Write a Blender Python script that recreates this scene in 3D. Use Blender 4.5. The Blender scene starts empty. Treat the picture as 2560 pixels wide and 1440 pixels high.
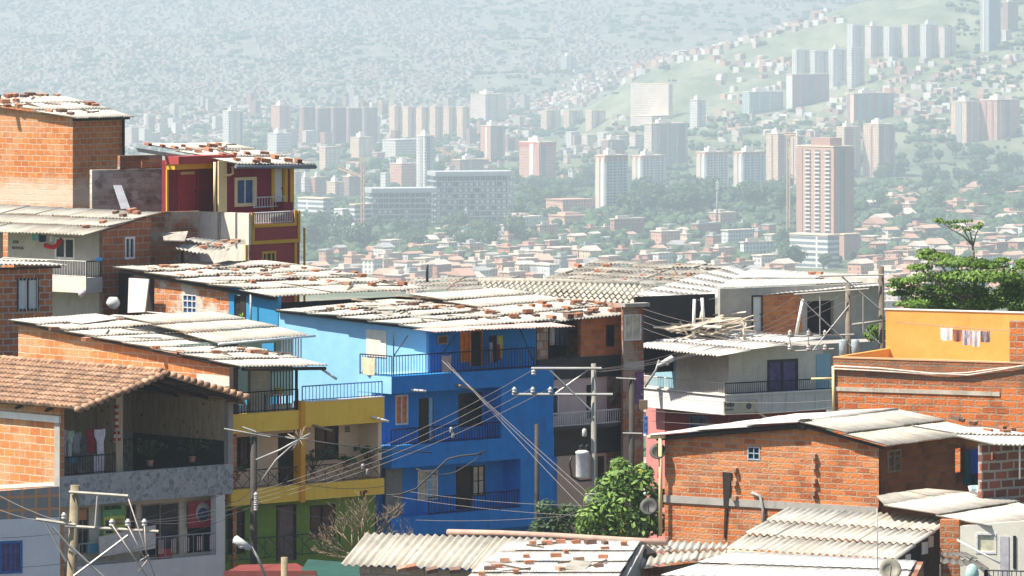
import bpy, math, random
from mathutils import Vector, noise, Matrix
random.seed(7)
sc = bpy.context.scene
COL = bpy.context.scene.collection
# ------------------------------------------------------------------ camera model (level lens with vertical shift, 211 mm)
FP = 15000.0      # focal length in photo pixels
HY = -100.0       # photo row of the horizon
def P(px, py, D):
    return Vector(((px-1280)/FP*D, D, (HY-py)/FP*D))
R = math.radians
rnd = random.uniform
# ------------------------------------------------------------------ object helpers
ORG = {}
def thing(name, label, cat, loc, group=None):
    o = bpy.data.objects.new(name, None)
    o.empty_display_size = 0.3
    o.location = loc
    COL.objects.link(o)
    ORG[o] = Vector(loc)
    return tag(o, label, cat, group)
def tag(o, label, cat, group=None, kind='thing'):
    o['label'] = label; o['category'] = cat; o['kind'] = kind
    if group: o['group'] = group
    return o
def relabel(o, label, group=None):
    o['label'] = label
    if group: o['group'] = group
    return o
def copy_tree(o, loc=None, rotz=None, parent=None, scale=None):
    c = o.copy(); COL.objects.link(c)
    if parent is not None: c.parent = parent
    if loc is not None: c.location = loc
    if rotz is not None: c.rotation_euler = (0, 0, rotz)
    if scale is not None: c.scale = scale
    for ch in o.children: copy_tree(ch, parent=c)
    return c
class MB:
    def __init__(s): s.v = []; s.f = []; s.c = []; s.sm = []; s.vuv = {}
    def add(s, verts, faces, col=None, smooth=False):
        n = len(s.v); s.v.extend(Vector(p) for p in verts)
        for f in faces:
            s.f.append([i+n for i in f]); s.c.append(col); s.sm.append(smooth)
        return s
    def box8(s, p, col=None):   # p: 4 bottom (ccw) + 4 top
        return s.add(p, [(3,2,1,0),(4,5,6,7),(0,1,5,4),(1,2,6,5),(2,3,7,6),(3,0,4,7)], col)
    def fbox(s, fr, u0,u1,v0,v1,z0,z1, col=None):
        b = [(u0,v0),(u1,v0),(u1,v1),(u0,v1)]
        return s.box8([fr.w(a,b_,z0) for a,b_ in b]+[fr.w(a,b_,z1) for a,b_ in b], col)
    def abox(s, x0,x1,y0,y1,z0,z1, col=None):
        return s.box8([(x0,y0,z0),(x1,y0,z0),(x1,y1,z0),(x0,y1,z0),(x0,y0,z1),(x1,y0,z1),(x1,y1,z1),(x0,y1,z1)], col)
    def slab(s, quad, th, col=None):   # quad pts (ccw seen from outside), thickened to the back
        q = [Vector(p) for p in quad]
        n = (q[1]-q[0]).cross(q[-1]-q[0]).normalized()
        k = len(q)
        b = [p-n*th for p in q]
        fs = [tuple(range(k)), tuple(range(2*k-1, k-1, -1))]
        for i in range(k):
            j = (i+1) % k
            fs.append((i, i+k, j+k, j))
        return s.add(q+b, fs, col)
    def tube(s, pts, r, n=6, r1=None, col=None, smooth=True):
        pts = [Vector(p) for p in pts]; m = len(pts); vs = []; prev = None
        for i, p in enumerate(pts):
            t = (pts[min(i+1,m-1)]-pts[max(i-1,0)])
            if t.length < 1e-9: t = Vector((0,0,1))
            t.normalize()
            a = prev if prev is not None else (Vector((0,0,1)) if abs(t.z) < .9 else Vector((1,0,0)))
            x = (a - t*a.dot(t))
            if x.length < 1e-6: x = t.orthogonal()
            x.normalize(); y = t.cross(x); prev = x
            rr = r if r1 is None else r + (r1-r)*i/max(1,m-1)
            for k in range(n):
                an = 2*math.pi*k/n
                vs.append(p + x*math.cos(an)*rr + y*math.sin(an)*rr)
        fs = []
        for i in range(m-1):
            for k in range(n):
                k2 = (k+1) % n
                fs.append((i*n+k, i*n+k2, (i+1)*n+k2, (i+1)*n+k))
        s.add(vs, fs, col, smooth)
        n0 = len(s.v)-len(vs)
        s.f.append([n0+k for k in range(n-1,-1,-1)]); s.c.append(col); s.sm.append(False)
        s.f.append([n0+(m-1)*n+k for k in range(n)]); s.c.append(col); s.sm.append(False)
        return s
    def lathe(s, c, prof, n=12, axis=None, col=None):   # prof: (r,z) list about axis through c
        c = Vector(c); ax = Vector(axis).normalized() if axis else Vector((0,0,1))
        x = ax.orthogonal().normalized(); y = ax.cross(x); vs = []
        for r, z in prof:
            for k in range(n):
                a = 2*math.pi*k/n
                vs.append(c+ax*z+x*math.cos(a)*r+y*math.sin(a)*r)
        fs = []
        for i in range(len(prof)-1):
            for k in range(n):
                k2 = (k+1) % n
                fs.append((i*n+k, i*n+k2, (i+1)*n+k2, (i+1)*n+k))
        fs.append(tuple(range(n-1,-1,-1))); fs.append(tuple((len(prof)-1)*n+k for k in range(n)))
        return s.add(vs, fs, col, True)
    def build(s, name, mat, parent=None, loc=None):
        org = ORG.get(parent, Vector((0,0,0))) if parent is not None else (Vector(loc) if loc is not None else Vector((0,0,0)))
        me = bpy.data.meshes.new(name)
        me.from_pydata([tuple(p-org) for p in s.v], [], s.f)
        me.uv_layers.new(name='UVMap'); me.color_attributes.new('Col', 'FLOAT_COLOR', 'CORNER')
        uv = me.uv_layers['UVMap'].data; ca = me.color_attributes['Col'].data
        V = s.v
        li = 0
        for fi, f in enumerate(s.f):
            a, b, c = V[f[0]], V[f[1]], V[f[2]]
            n = (b-a).cross(c-a)
            if len(f) > 3: n = n + (c-a).cross(V[f[3]]-a)
            if n.length > 0: n.normalize()
            col = s.c[fi]
            cc = (1,1,1,1) if col is None else ((col,col,col,1) if isinstance(col,(int,float)) else (*col[:3],1))
            if f[0] in s.vuv:
                for i in f: uv[li].uv = s.vuv.get(i,(0,0)); ca[li].color = cc; li += 1
            elif abs(n.z) < 0.75:
                t = Vector((-n.y, n.x, 0)).normalized()
                for i in f:
                    p = V[i]; uv[li].uv = (p.dot(t), p.z); ca[li].color = cc; li += 1
            else:
                for i in f:
                    p = V[i]; uv[li].uv = (p.x, p.y); ca[li].color = cc; li += 1
        me.polygons.foreach_set('use_smooth', s.sm)
        if mat is not None: me.materials.append(mat)
        me.update()
        o = bpy.data.objects.new(name, me); COL.objects.link(o)
        if parent is not None:
            o.parent = parent; ORG[o] = ORG[parent]
        else:
            o.location = org; ORG[o] = org
        return o
# ------------------------------------------------------------------ plan frames: u along the facade, v into the building
class Fr:
    def __init__(s, px, D, th):
        s.x = (px-1280)/FP*D; s.y = D; s.c = math.cos(R(th)); s.s = math.sin(R(th)); s.th = R(th)
    def xy(s,u,v): return s.x+u*s.c-v*s.s, s.y+u*s.s+v*s.c
    def w(s,u,v,z): a,b = s.xy(u,v); return Vector((a,b,z))
    def u(s,px,v=0):
        k=(px-1280)/FP; return (k*(s.y+v*s.c)-s.x+v*s.s)/(s.c-k*s.s)
    def v(s,px,u=0):
        k=(px-1280)/FP; return (k*(s.y+u*s.s)-s.x-u*s.c)/(-s.s-k*s.c)
    def z(s,py,u,v): return (HY-py)/FP*s.xy(u,v)[1]
    def pt(s,u,v,py): return s.w(u,v,s.z(py,u,v))
class Pl:    # a vertical plane of a frame: kind 'F' (v = c, a = u, outward -v) or 'S' (u = c, a = v, outward -u)
    def __init__(s, fr, kind, c=0.0): s.fr=fr; s.k=kind; s.c0=c
    def a(s,px): return s.fr.u(px,s.c0) if s.k=='F' else s.fr.v(px,s.c0)
    def uv(s,a,o=0): return (a,s.c0-o) if s.k=='F' else (s.c0-o,a)
    def w(s,a,o,z): return s.fr.w(*s.uv(a,o),z)
    def z(s,py,a,o=0): return s.fr.z(py,*s.uv(a,o))
    def pt(s,px,py,o=0):
        q=Pl(s.fr,s.k,s.c0-o); a=q.a(px); return q.w(a,0,q.z(py,a))
    def rect(s,x0,y0,x1,y1):
        a0,a1=sorted((s.a(x0),s.a(x1))); m=(a0+a1)/2
        return a0,a1,s.z(y1,m),s.z(y0,m)
    def box(s,mb,a0,a1,o0,o1,z0,z1,col=None):
        if s.k=='F': mb.fbox(s.fr,a0,a1,s.c0-o1,s.c0-o0,z0,z1,col)
        else: mb.fbox(s.fr,s.c0-o1,s.c0-o0,a0,a1,z0,z1,col)
    def wall(s,mb,a0,a1,z0,zt,holes=(),t=.15,zt1=None):
        """wall with holes; the top may slope from zt (at a0) to zt1 (at a1)"""
        zt1 = zt if zt1 is None else zt1
        top=lambda a: zt+(zt1-zt)*(a-a0)/(a1-a0)
        ac=sorted({a0,a1,*[min(max(h[i],a0),a1) for h in holes for i in (0,1)]})
        zlim=min(zt,zt1)
        zc=sorted({z0,*[min(max(h[i],z0),zlim-.02) for h in holes for i in (2,3)]})
        zc.append(None)
        na,nz=len(ac)-1,len(zc)-1
        def solid(i,j):
            if i<0 or j<0 or i>=na or j>=nz: return False
            am=(ac[i]+ac[i+1])/2; z1=zc[j+1] if zc[j+1] is not None else zlim+1
            zm=(zc[j]+z1)/2 if zc[j+1] is not None else zc[j]+1e-3
            return not any(h[0]<am<h[1] and h[2]<zm<h[3] for h in holes)
        flip = s.k=='S'
        def q(p):
            mb.add(p,[(0,1,2,3)] if not flip else [(3,2,1,0)])
        for i in range(na):
            for j in range(nz):
                if not solid(i,j): continue
                b0,b1=ac[i],ac[i+1]; lo=zc[j]
                h0=zc[j+1] if zc[j+1] is not None else top(b0); h1=zc[j+1] if zc[j+1] is not None else top(b1)
                w=s.w
                q([w(b0,0,lo),w(b1,0,lo),w(b1,0,h1),w(b0,0,h0)])
                q([w(b1,-t,lo),w(b0,-t,lo),w(b0,-t,h0),w(b1,-t,h1)])
                if not solid(i-1,j): q([w(b0,-t,lo),w(b0,0,lo),w(b0,0,h0),w(b0,-t,h0)])
                if not solid(i+1,j): q([w(b1,0,lo),w(b1,-t,lo),w(b1,-t,h1),w(b1,0,h1)])
                if not solid(i,j-1): q([w(b0,-t,lo),w(b1,-t,lo),w(b1,0,lo),w(b0,0,lo)])
                if not solid(i,j+1): q([w(b0,0,h0),w(b1,0,h1),w(b1,-t,h1),w(b0,-t,h0)])
        return mb
# ------------------------------------------------------------------ materials
def mat_new(name):
    m=bpy.data.materials.new(name); m.use_nodes=True; nt=m.node_tree
    b=nt.nodes['Principled BSDF']; return m,nt,b
def nd(nt,t,**kw):
    n=nt.nodes.new(t)
    for k,v in kw.items():
        if k in n.inputs: n.inputs[k].default_value=v
        else: setattr(n,k,v)
    return n
def lk(nt,a,b): nt.links.new(a,b)
def c4(c): return (*c,1) if len(c)==3 else c
def mix(nt,fac,a,b,mode='MIX'):
    m=nt.nodes.new('ShaderNodeMix'); m.data_type='RGBA'; m.blend_type=mode
    for sock,val in ((m.inputs[0],fac),(m.inputs[6],a),(m.inputs[7],b)):
        if hasattr(val,'is_output'): lk(nt,val,sock)
        elif isinstance(val,(int,float)): sock.default_value=val if sock==m.inputs[0] else (val,val,val,1)
        else: sock.default_value=c4(val)
    return m.outputs[2]
def noise_n(nt,vec,scale,detail=4,rough=.6,lo=.35,hi=.65):
    n=nd(nt,'ShaderNodeTexNoise',Scale=scale,Detail=detail,Roughness=rough)
    if vec is not None: lk(nt,vec,n.inputs['Vector'])
    r=nt.nodes.new('ShaderNodeMapRange'); r.inputs[1].default_value=lo; r.inputs[2].default_value=hi
    lk(nt,n.outputs['Fac'],r.inputs[0]); return r.outputs[0]
def scaled(nt,vec,sx,sy,sz=1):
    m=nt.nodes.new('ShaderNodeMapping'); m.inputs['Scale'].default_value=(sx,sy,sz); lk(nt,vec,m.inputs[0]); return m.outputs[0]
def bump(nt,b,h,strength=.5,dist=.02):
    n=nd(nt,'ShaderNodeBump',Strength=strength,Distance=dist); lk(nt,h,n.inputs['Height']); lk(nt,n.outputs[0],b.inputs['Normal'])
def uvn(nt): return nt.nodes.new('ShaderNodeTexCoord').outputs['UV']
def mat_brick(name,c1,c2,mortar,bw=.40,rh=.20,ms=.014,grime=.5,dark=(.05,.04,.035),patch=None,patch_amt=.6,band=None):
    m,nt,b=mat_new(name); uv=uvn(nt)
    dn=nd(nt,'ShaderNodeTexNoise',Scale=3.0,Detail=2); lk(nt,uv,dn.inputs['Vector'])
    vm=nt.nodes.new('ShaderNodeVectorMath'); vm.operation='MULTIPLY_ADD'
    lk(nt,dn.outputs['Color'],vm.inputs[0]); vm.inputs[1].default_value=(.06,.05,0); lk(nt,uv,vm.inputs[2])
    br=nd(nt,'ShaderNodeTexBrick',Color1=c4(c1),Color2=c4(c2),Mortar=c4(mortar),Scale=1.0)
    br.inputs['Mortar Size'].default_value=ms; br.inputs['Mortar Smooth'].default_value=.25; br.inputs['Bias'].default_value=0
    br.inputs['Brick Width'].default_value=bw; br.inputs['Row Height'].default_value=rh
    lk(nt,vm.outputs[0],br.inputs['Vector'])
    col=br.outputs['Color']
    fine=noise_n(nt,uv,14,4,.7,.25,.75); col=mix(nt,.35,col,mix(nt,fine,(.55,.55,.55),(1.25,1.25,1.25)),'MULTIPLY')
    g=noise_n(nt,uv,.9,5,.65,.52,.75); g2=nt.nodes.new('ShaderNodeMath'); g2.operation='MULTIPLY'; lk(nt,g,g2.inputs[0]); g2.inputs[1].default_value=grime
    col=mix(nt,g2.outputs[0],col,dark)
    if patch:
        p=noise_n(nt,uv,.55,4,.6,.5,.56); p2=nt.nodes.new('ShaderNodeMath'); p2.operation='MULTIPLY'; lk(nt,p,p2.inputs[0]); p2.inputs[1].default_value=patch_amt
        col=mix(nt,p2.outputs[0],col,patch)
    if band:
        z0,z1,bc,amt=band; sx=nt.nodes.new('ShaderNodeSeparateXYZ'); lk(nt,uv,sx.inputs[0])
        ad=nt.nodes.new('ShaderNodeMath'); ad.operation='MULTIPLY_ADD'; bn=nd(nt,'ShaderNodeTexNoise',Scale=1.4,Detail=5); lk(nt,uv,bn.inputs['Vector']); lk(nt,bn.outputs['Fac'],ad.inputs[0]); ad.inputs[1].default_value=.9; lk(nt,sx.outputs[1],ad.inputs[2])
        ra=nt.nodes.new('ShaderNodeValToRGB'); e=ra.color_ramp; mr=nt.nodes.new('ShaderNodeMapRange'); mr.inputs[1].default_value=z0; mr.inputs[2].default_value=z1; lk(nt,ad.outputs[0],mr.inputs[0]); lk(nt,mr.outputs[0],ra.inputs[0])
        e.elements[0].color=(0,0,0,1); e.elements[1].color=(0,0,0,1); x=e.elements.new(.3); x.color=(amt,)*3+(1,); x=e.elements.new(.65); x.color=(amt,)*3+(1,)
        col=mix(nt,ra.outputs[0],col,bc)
    lk(nt,col,b.inputs['Base Color']); b.inputs['Roughness'].default_value=.92
    h=nt.nodes.new('ShaderNodeMath'); h.operation='MULTIPLY_ADD'; lk(nt,br.outputs['Fac'],h.inputs[0]); h.inputs[1].default_value=-1; lk(nt,fine,h.inputs[2])
    bump(nt,b,h.outputs[0],.9,.03); return m
def mat_plaster(name,c,c2=None,stain=.35,dark=(.06,.06,.055),scale=1.0,rough=.85,bm=.25):
    m,nt,b=mat_new(name); uv=uvn(nt)
    c2=c2 or tuple(x*.82 for x in c)
    col=mix(nt,noise_n(nt,uv,1.7*scale,5,.65),c,c2)
    fine=noise_n(nt,uv,18,4,.7,.3,.7); col=mix(nt,.18,col,mix(nt,fine,(.6,.6,.6),(1.2,1.2,1.2)),'MULTIPLY')
    st=noise_n(nt,scaled(nt,uv,3.2,.35),1.3*scale,5,.7,.55,.8)
    s2=nt.nodes.new('ShaderNodeMath'); s2.operation='MULTIPLY'; lk(nt,st,s2.inputs[0]); s2.inputs[1].default_value=stain
    col=mix(nt,s2.outputs[0],col,dark)
    at=nd(nt,'ShaderNodeAttribute',attribute_name='Col'); col=mix(nt,1.0,col,at.outputs['Color'],'MULTIPLY')
    lk(nt,col,b.inputs['Base Color']); b.inputs['Roughness'].default_value=rough
    bump(nt,b,fine,bm,.012); return m
def mat_sheet(name,c,c2,stain=.5,dark=(.16,.15,.13),rough=.75,metal=0.0):
    """weathered roofing sheet; every sheet carries its own tone in Col"""
    m,nt,b=mat_new(name); uv=uvn(nt)
    at=nd(nt,'ShaderNodeAttribute',attribute_name='Col')
    col=mix(nt,noise_n(nt,uv,1.1,6,.7),c,c2)
    st=noise_n(nt,uv,2.6,6,.75,.52,.74); s2=nt.nodes.new('ShaderNodeMath'); s2.operation='MULTIPLY'; lk(nt,st,s2.inputs[0]); s2.inputs[1].default_value=stain
    col=mix(nt,s2.outputs[0],col,dark)
    sk=noise_n(nt,scaled(nt,uv,7.0,.45),1.0,5,.7,.40,.68); col=mix(nt,sk,col,mix(nt,1.0,col,(.66,.645,.62),'MULTIPLY'))
    sp=noise_n(nt,scaled(nt,uv,9,2.2),1.0,5,.75,.60,.70); s3=nt.nodes.new('ShaderNodeMath'); s3.operation='MULTIPLY'; lk(nt,sp,s3.inputs[0]); s3.inputs[1].default_value=stain*.8
    col=mix(nt,s3.outputs[0],col,dark)
    fine=noise_n(nt,uv,22,3,.7,.3,.7); col=mix(nt,.2,col,mix(nt,fine,(.62,.62,.62),(1.15,1.15,1.15)),'MULTIPLY')
    col=mix(nt,1.0,col,at.outputs['Color'],'MULTIPLY')
    lk(nt,col,b.inputs['Base Color']); b.inputs['Roughness'].default_value=rough; b.inputs['Metallic'].default_value=metal
    bump(nt,b,fine,.2,.01); return m
def mat_plain(name,c,rough=.7,metal=0.0,var=.25,scale=6.0,attr=True):
    m,nt,b=mat_new(name); tc=nt.nodes.new('ShaderNodeTexCoord').outputs['Object']
    col=mix(nt,noise_n(nt,tc,scale,4,.65,.3,.7),tuple(x*(1-var) for x in c),tuple(min(1,x*(1+var*.5)) for x in c))
    if attr:
        at=nd(nt,'ShaderNodeAttribute',attribute_name='Col'); col=mix(nt,1.0,col,at.outputs['Color'],'MULTIPLY')
    lk(nt,col,b.inputs['Base Color']); b.inputs['Roughness'].default_value=rough; b.inputs['Metallic'].default_value=metal
    return m
def mat_glass(name,c=(.012,.018,.026),rough=.25):
    m,nt,b=mat_new(name); tc=nt.nodes.new('ShaderNodeTexCoord').outputs['Object']
    col=mix(nt,noise_n(nt,tc,1.5,3,.6,.35,.65),c,tuple(x*2.2+.01 for x in c))
    lk(nt,col,b.inputs['Base Color']); b.inputs['Roughness'].default_value=rough; b.inputs['Specular IOR Level'].default_value=.25; return m
def mat_leaf(name,c1,c2,c3=None):
    m,nt,b=mat_new(name); tc=nt.nodes.new('ShaderNodeTexCoord').outputs['Object']
    at=nd(nt,'ShaderNodeAttribute',attribute_name='Col')
    sp=nt.nodes.new('ShaderNodeSeparateColor'); lk(nt,at.outputs['Color'],sp.inputs[0])
    col=mix(nt,sp.outputs[0],c1,c2)
    if c3: col=mix(nt,sp.outputs[1],col,c3)
    lk(nt,col,b.inputs['Base Color']); b.inputs['Roughness'].default_value=.65
    tr=nt.nodes.new('ShaderNodeBsdfTranslucent'); lk(nt,mix(nt,.5,col,(.25,.35,.03)),tr.inputs['Color'])
    mx=nt.nodes.new('ShaderNodeMixShader'); mx.inputs[0].default_value=.22
    lk(nt,b.outputs[0],mx.inputs[1]); lk(nt,tr.outputs[0],mx.inputs[2])
    lk(nt,mx.outputs[0],nt.nodes['Material Output'].inputs['Surface']); return m
def mat_floors(name,wall,win,bw,rh,ms,wall2=None):
    """distant facade: rows of openings in a wall"""
    m,nt,b=mat_new(name); uv=uvn(nt); k=.1
    br=nd(nt,'ShaderNodeTexBrick',Color1=c4(win),Color2=c4(tuple(min(1,x*1.9) for x in win)),Mortar=c4(wall),Scale=k)
    br.offset=0; br.inputs['Mortar Size'].default_value=ms*k; br.inputs['Mortar Smooth'].default_value=0
    br.inputs['Brick Width'].default_value=bw*k; br.inputs['Row Height'].default_value=rh*k
    lk(nt,uv,br.inputs['Vector'])
    ge=nt.nodes.new('ShaderNodeNewGeometry'); sx=nt.nodes.new('ShaderNodeSeparateXYZ'); lk(nt,ge.outputs['Normal'],sx.inputs[0])
    gt=nt.nodes.new('ShaderNodeMath'); gt.operation='GREATER_THAN'; lk(nt,sx.outputs[2],gt.inputs[0]); gt.inputs[1].default_value=.5
    at=nd(nt,'ShaderNodeAttribute',attribute_name='Col')
    col=mix(nt,gt.outputs[0],br.outputs['Color'],wall2 or wall)
    col=mix(nt,noise_n(nt,uv,.06,4,.6,.35,.65),mix(nt,1.0,col,(.86,.86,.86),'MULTIPLY'),col)
    col=mix(nt,1.0,col,at.outputs['Color'],'MULTIPLY')
    lk(nt,col,b.inputs['Base Color']); b.inputs['Roughness'].default_value=.85
    return m
# ------------------------------------------------------------------ roofing
def bil(q,s,t):
    A,B,C,D=q
    return A.lerp(B,s).lerp(D.lerp(C,s),t)
def sheets(mb,q,pitch=.18,amp=.028,sw=.92,sl=1.7,jit=.02,th=.012,lo=.78,hi=1.0,eave=.06,seed=None,skip=0.0,warm=.03):
    """corrugated sheets on quad q=(A,B,C,D): A-B is the eave, the corrugations run A-D"""
    rg=random.Random(seed if seed is not None else len(mb.v)+int(q[0].x*10))
    A,B,C,D=[Vector(p) for p in q]
    n=((B-A).cross(D-A)).normalized()
    if n.z<0: n=-n
    W=((B-A).length+(C-D).length)/2; L=((D-A).length+(C-B).length)/2
    nc=max(1,round(W/sw)); nr=max(1,round(L/sl))
    per=max(3,int(5 if pitch>.12 else 4))
    for i in range(nc):
        rowtone=rg.uniform(lo,hi)
        for j in range(nr):
            if rg.random()<skip: continue
            s0=i/nc; s1=min(1,(i+1)/nc+.3*pitch/W)
            t0=max(-.2,j/nr-(.10/L if j else eave*rg.random()/L)); t1=(j+1)/nr
            rr_=rg.random(); dz=.008+(i%2)*.004+rg.random()*jit; tw=rg.uniform(-1,1)*jit
            ns=max(2,round((s1-s0)*W/pitch*per))
            tone=.5*rowtone+.5*rg.uniform(lo,hi); wm=rg.uniform(-warm,warm)
            col=(tone*(1+wm),tone,tone*(1-wm))
            top=[];bot=[];uvs=[]
            for e,t in ((0,t0),(1,t1)):
                lift=dz+(th+.035+jit*1.6*rr_ if e==0 and j else 0)
                for k in range(ns+1):
                    s=s0+(s1-s0)*k/ns
                    p=bil((A,B,C,D),s,t)
                    h=amp*math.cos(2*math.pi*s*W/pitch)+lift+tw*(k/ns-.5)*(1 if e==0 else .4)
                    top.append(p+n*h); bot.append(p+n*(h-th)); uvs.append((s*W+A.x,t*L+A.z))
            m=ns+1
            fs=[(k,k+1,m+k+1,m+k) for k in range(ns)]
            off=2*m
            fs2=[(off+m+k,off+m+k+1,off+k+1,off+k) for k in range(ns)]
            ed=[(off+k,off+k+1,k+1,k) for k in range(ns)]+[(m+k,m+k+1,off+m+k+1,off+m+k) for k in range(ns)]
            ed+=[(0,m,off+m,off),(off+ns,off+m+ns,m+ns,ns)]
            mb.add(top+bot,fs,col,True)
            nn=len(mb.v)-4*m
            for x_,u_ in enumerate(uvs): mb.vuv[nn+x_]=u_; mb.vuv[nn+2*m+x_]=u_
            for f in fs2+ed: mb.f.append([x+nn for x in f]); mb.c.append(col); mb.sm.append(False)
    return mb
ROOFS={}; QUAD={}
def on_roof(key,px,py):
    """point on a named roof plane under a photo position, and the roof normal"""
    A,n=ROOFS[key]
    d=Vector(((px-1280)/FP,1,(HY-py)/FP))
    return d*(A.dot(n)/d.dot(n)), n
def reg(key,q):
    A,B,C,D=[Vector(p) for p in q]; QUAD[key]=(A,B,C,D)
    n=((C-A).cross(D-B)).normalized()
    if n.z<0: n=-n
    ROOFS[key]=((A+B+C+D)/4+n*.04,n)
# ------------------------------------------------------------------ openings and rails
def window(parent,pl,x0,y0,x1,y1,frame_mat,pane_mat,fw=.06,mull=1,cross=0,deep=.06,proud=.015,name='window',label=None,bars=0,bar_mat=None,surround=None):
    a0,a1,z0,z1=pl.rect(x0,y0,x1,y1)
    mb=MB()
    o0,o1=-deep,proud
    pl.box(mb,a0,a0+fw,o0,o1,z0,z1); pl.box(mb,a1-fw,a1,o0,o1,z0,z1)
    pl.box(mb,a0+fw,a1-fw,o0,o1,z0,z0+fw); pl.box(mb,a0+fw,a1-fw,o0,o1,z1-fw,z1)
    for k in range(mull):
        c=a0+(a1-a0)*(k+1)/(mull+1); pl.box(mb,c-fw*.4,c+fw*.4,o0+.01,o1-.005,z0+fw,z1-fw)
    for k in range(cross):
        c=z0+(z1-z0)*(k+1)/(cross+1); pl.box(mb,a0+fw,a1-fw,o0+.012,o1-.008,c-fw*.35,c+fw*.35)
    w=mb.build(name,frame_mat,parent)
    if label: w['label']=label
    g=MB(); pl.box(g,a0+fw*.5,a1-fw*.5,-deep-.02,-deep*.6,z0+fw*.5,z1-fw*.5); g.build('pane',pane_mat,w)
    if bars:
        b=MB()
        for k in range(bars):
            c=a0+(a1-a0)*(k+.5)/bars; pl.box(b,c-.009,c+.009,o1+.01,o1+.028,z0,z1)
        b.build('security_bars',bar_mat or frame_mat,w)
    return w
def door(parent,pl,x0,y0,x1,y1,mat,frame_mat=None,deep=.05,panels=2,handle=True,hm=None,label=None):
    a0,a1,z0,z1=pl.rect(x0,y0,x1,y1); mb=MB()
    pl.box(mb,a0,a1,-deep-.04,-deep,z0,z1)
    w=a1-a0; h=z1-z0
    for r in range(panels):
        b0=z0+h*(.06+r*.94/panels); b1=z0+h*((r+1)*.94/panels)
        pl.box(mb,a0+w*.14,a1-w*.14,-deep,-deep+.018,b0,b1)
    d=mb.build('door',mat,parent)
    if label: d['label']=label
    if frame_mat:
        f=MB(); pl.box(f,a0-.06,a0,-deep,.02,z0,z1+.06); pl.box(f,a1,a1+.06,-deep,.02,z0,z1+.06); pl.box(f,a0,a1,-deep,.02,z1,z1+.06)
        f.build('door_frame',frame_mat,d)
    if handle:
        k=MB(); pl.box(k,a1-w*.13,a1-w*.06,-deep+.001,-deep+.05,z0+h*.47,z0+h*.5); k.build('handle',hm or M['dark_metal'],d)
    return d
def opening(pl,x0,y0,x1,y1): return pl.rect(x0,y0,x1,y1)
def rail(mb,A,B,h,sp=.13,r=.012,top=.022,mid=None,post=None,x=False):
    A=Vector(A);B=Vector(B);up=Vector((0,0,h)); L=(B-A).length; n=max(1,round(L/sp))
    mb.tube([A+up,B+up],top,4,smooth=False); mb.tube([A+up*.08,B+up*.08],top*.8,4,smooth=False)
    for i in range(n+1):
        p=A.lerp(B,i/n); rr=r if i not in (0,n) else r*1.8
        mb.tube([p,p+up],rr,4,smooth=False)
    if x:
        m=max(1,round(L/(h*.9)))
        for i in range(m):
            a=A.lerp(B,i/m); b=A.lerp(B,(i+1)/m)
            mb.tube([a+up*.1,b+up*.95],r,4,smooth=False); mb.tube([a+up*.95,b+up*.1],r,4,smooth=False)
    return mb
def hull(fr,u0,u1,v0,v1,z0,zt,mat,parent,holesF=(),holesS=(),name='wall',ztS=None,ztF=None,t=.16):
    """four walls in one mesh; zt top at front corner, ztS top at the far end of the side wall, ztF at the far end of the front"""
    mb=MB(); ztS=zt if ztS is None else ztS; ztF=zt if ztF is None else ztF
    Pl(fr,'F',v0).wall(mb,u0,u1,z0,zt,holesF,t,ztF)
    Pl(fr,'S',u0).wall(mb,v0+t,v1,z0,zt,holesS,t,ztS)
    q=lambda p: mb.add(p,[(0,1,2,3)])
    zb=ztF+ztS-zt
    mb.slab([fr.w(u1,v0+t,z0),fr.w(u1,v1,z0),fr.w(u1,v1,zb),fr.w(u1,v0+t,ztF)],t)
    mb.slab([fr.w(u1-t-.002,v1,z0),fr.w(u0+t+.002,v1,z0),fr.w(u0+t+.002,v1,ztS),fr.w(u1-t-.002,v1,zb)],t)
    return mb.build(name,mat,parent)
def cable(a,b,sag,r=.014,n=14):
    a=Vector(a);b=Vector(b); mb=MB()
    mb.tube([a.lerp(b,i/n)-Vector((0,0,sag*4*(i/n)*(1-i/n))) for i in range(n+1)],r,4,smooth=False)
    return mb
# ------------------------------------------------------------------ materials used near and far
M={}
M['concrete']=mat_plaster('concrete',(.42,.40,.37),(.33,.32,.29),.45)
M['grey_plaster']=mat_plaster('grey_plaster',(.46,.44,.40),(.36,.345,.31),.35)
M['white_paint']=mat_plaster('white_paint',(.80,.79,.76),(.72,.71,.68),.12)
M['dark_metal']=mat_plain('dark_metal',(.022,.024,.03),.5,.3)
M['white_metal']=mat_plain('white_metal',(.75,.75,.75),.5)
M['wood']=mat_plain('wood',(.36,.27,.18),.85,0,.4,3)
M['dark_wood']=mat_plain('dark_wood',(.026,.017,.013),.7,0,.4,3)
M['glass']=mat_glass('window_glass')
M['dark']=mat_plain('interior_shade',(.012,.012,.016),.9)  # near-black colour standing for the shade of unlit interiors
M['tree_bark']=mat_plain('tree_bark',(.10,.08,.06),.9,0,.4,4)
M['leaf_far']=mat_leaf('leaf_far',(.025,.065,.025),(.085,.155,.05))
M['leaf_near']=mat_leaf('leaf_near',(.035,.10,.012),(.20,.34,.04))
M['leaf_bush']=mat_leaf('leaf_bush',(.05,.13,.025),(.26,.42,.09),(.75,.42,.02))
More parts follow.
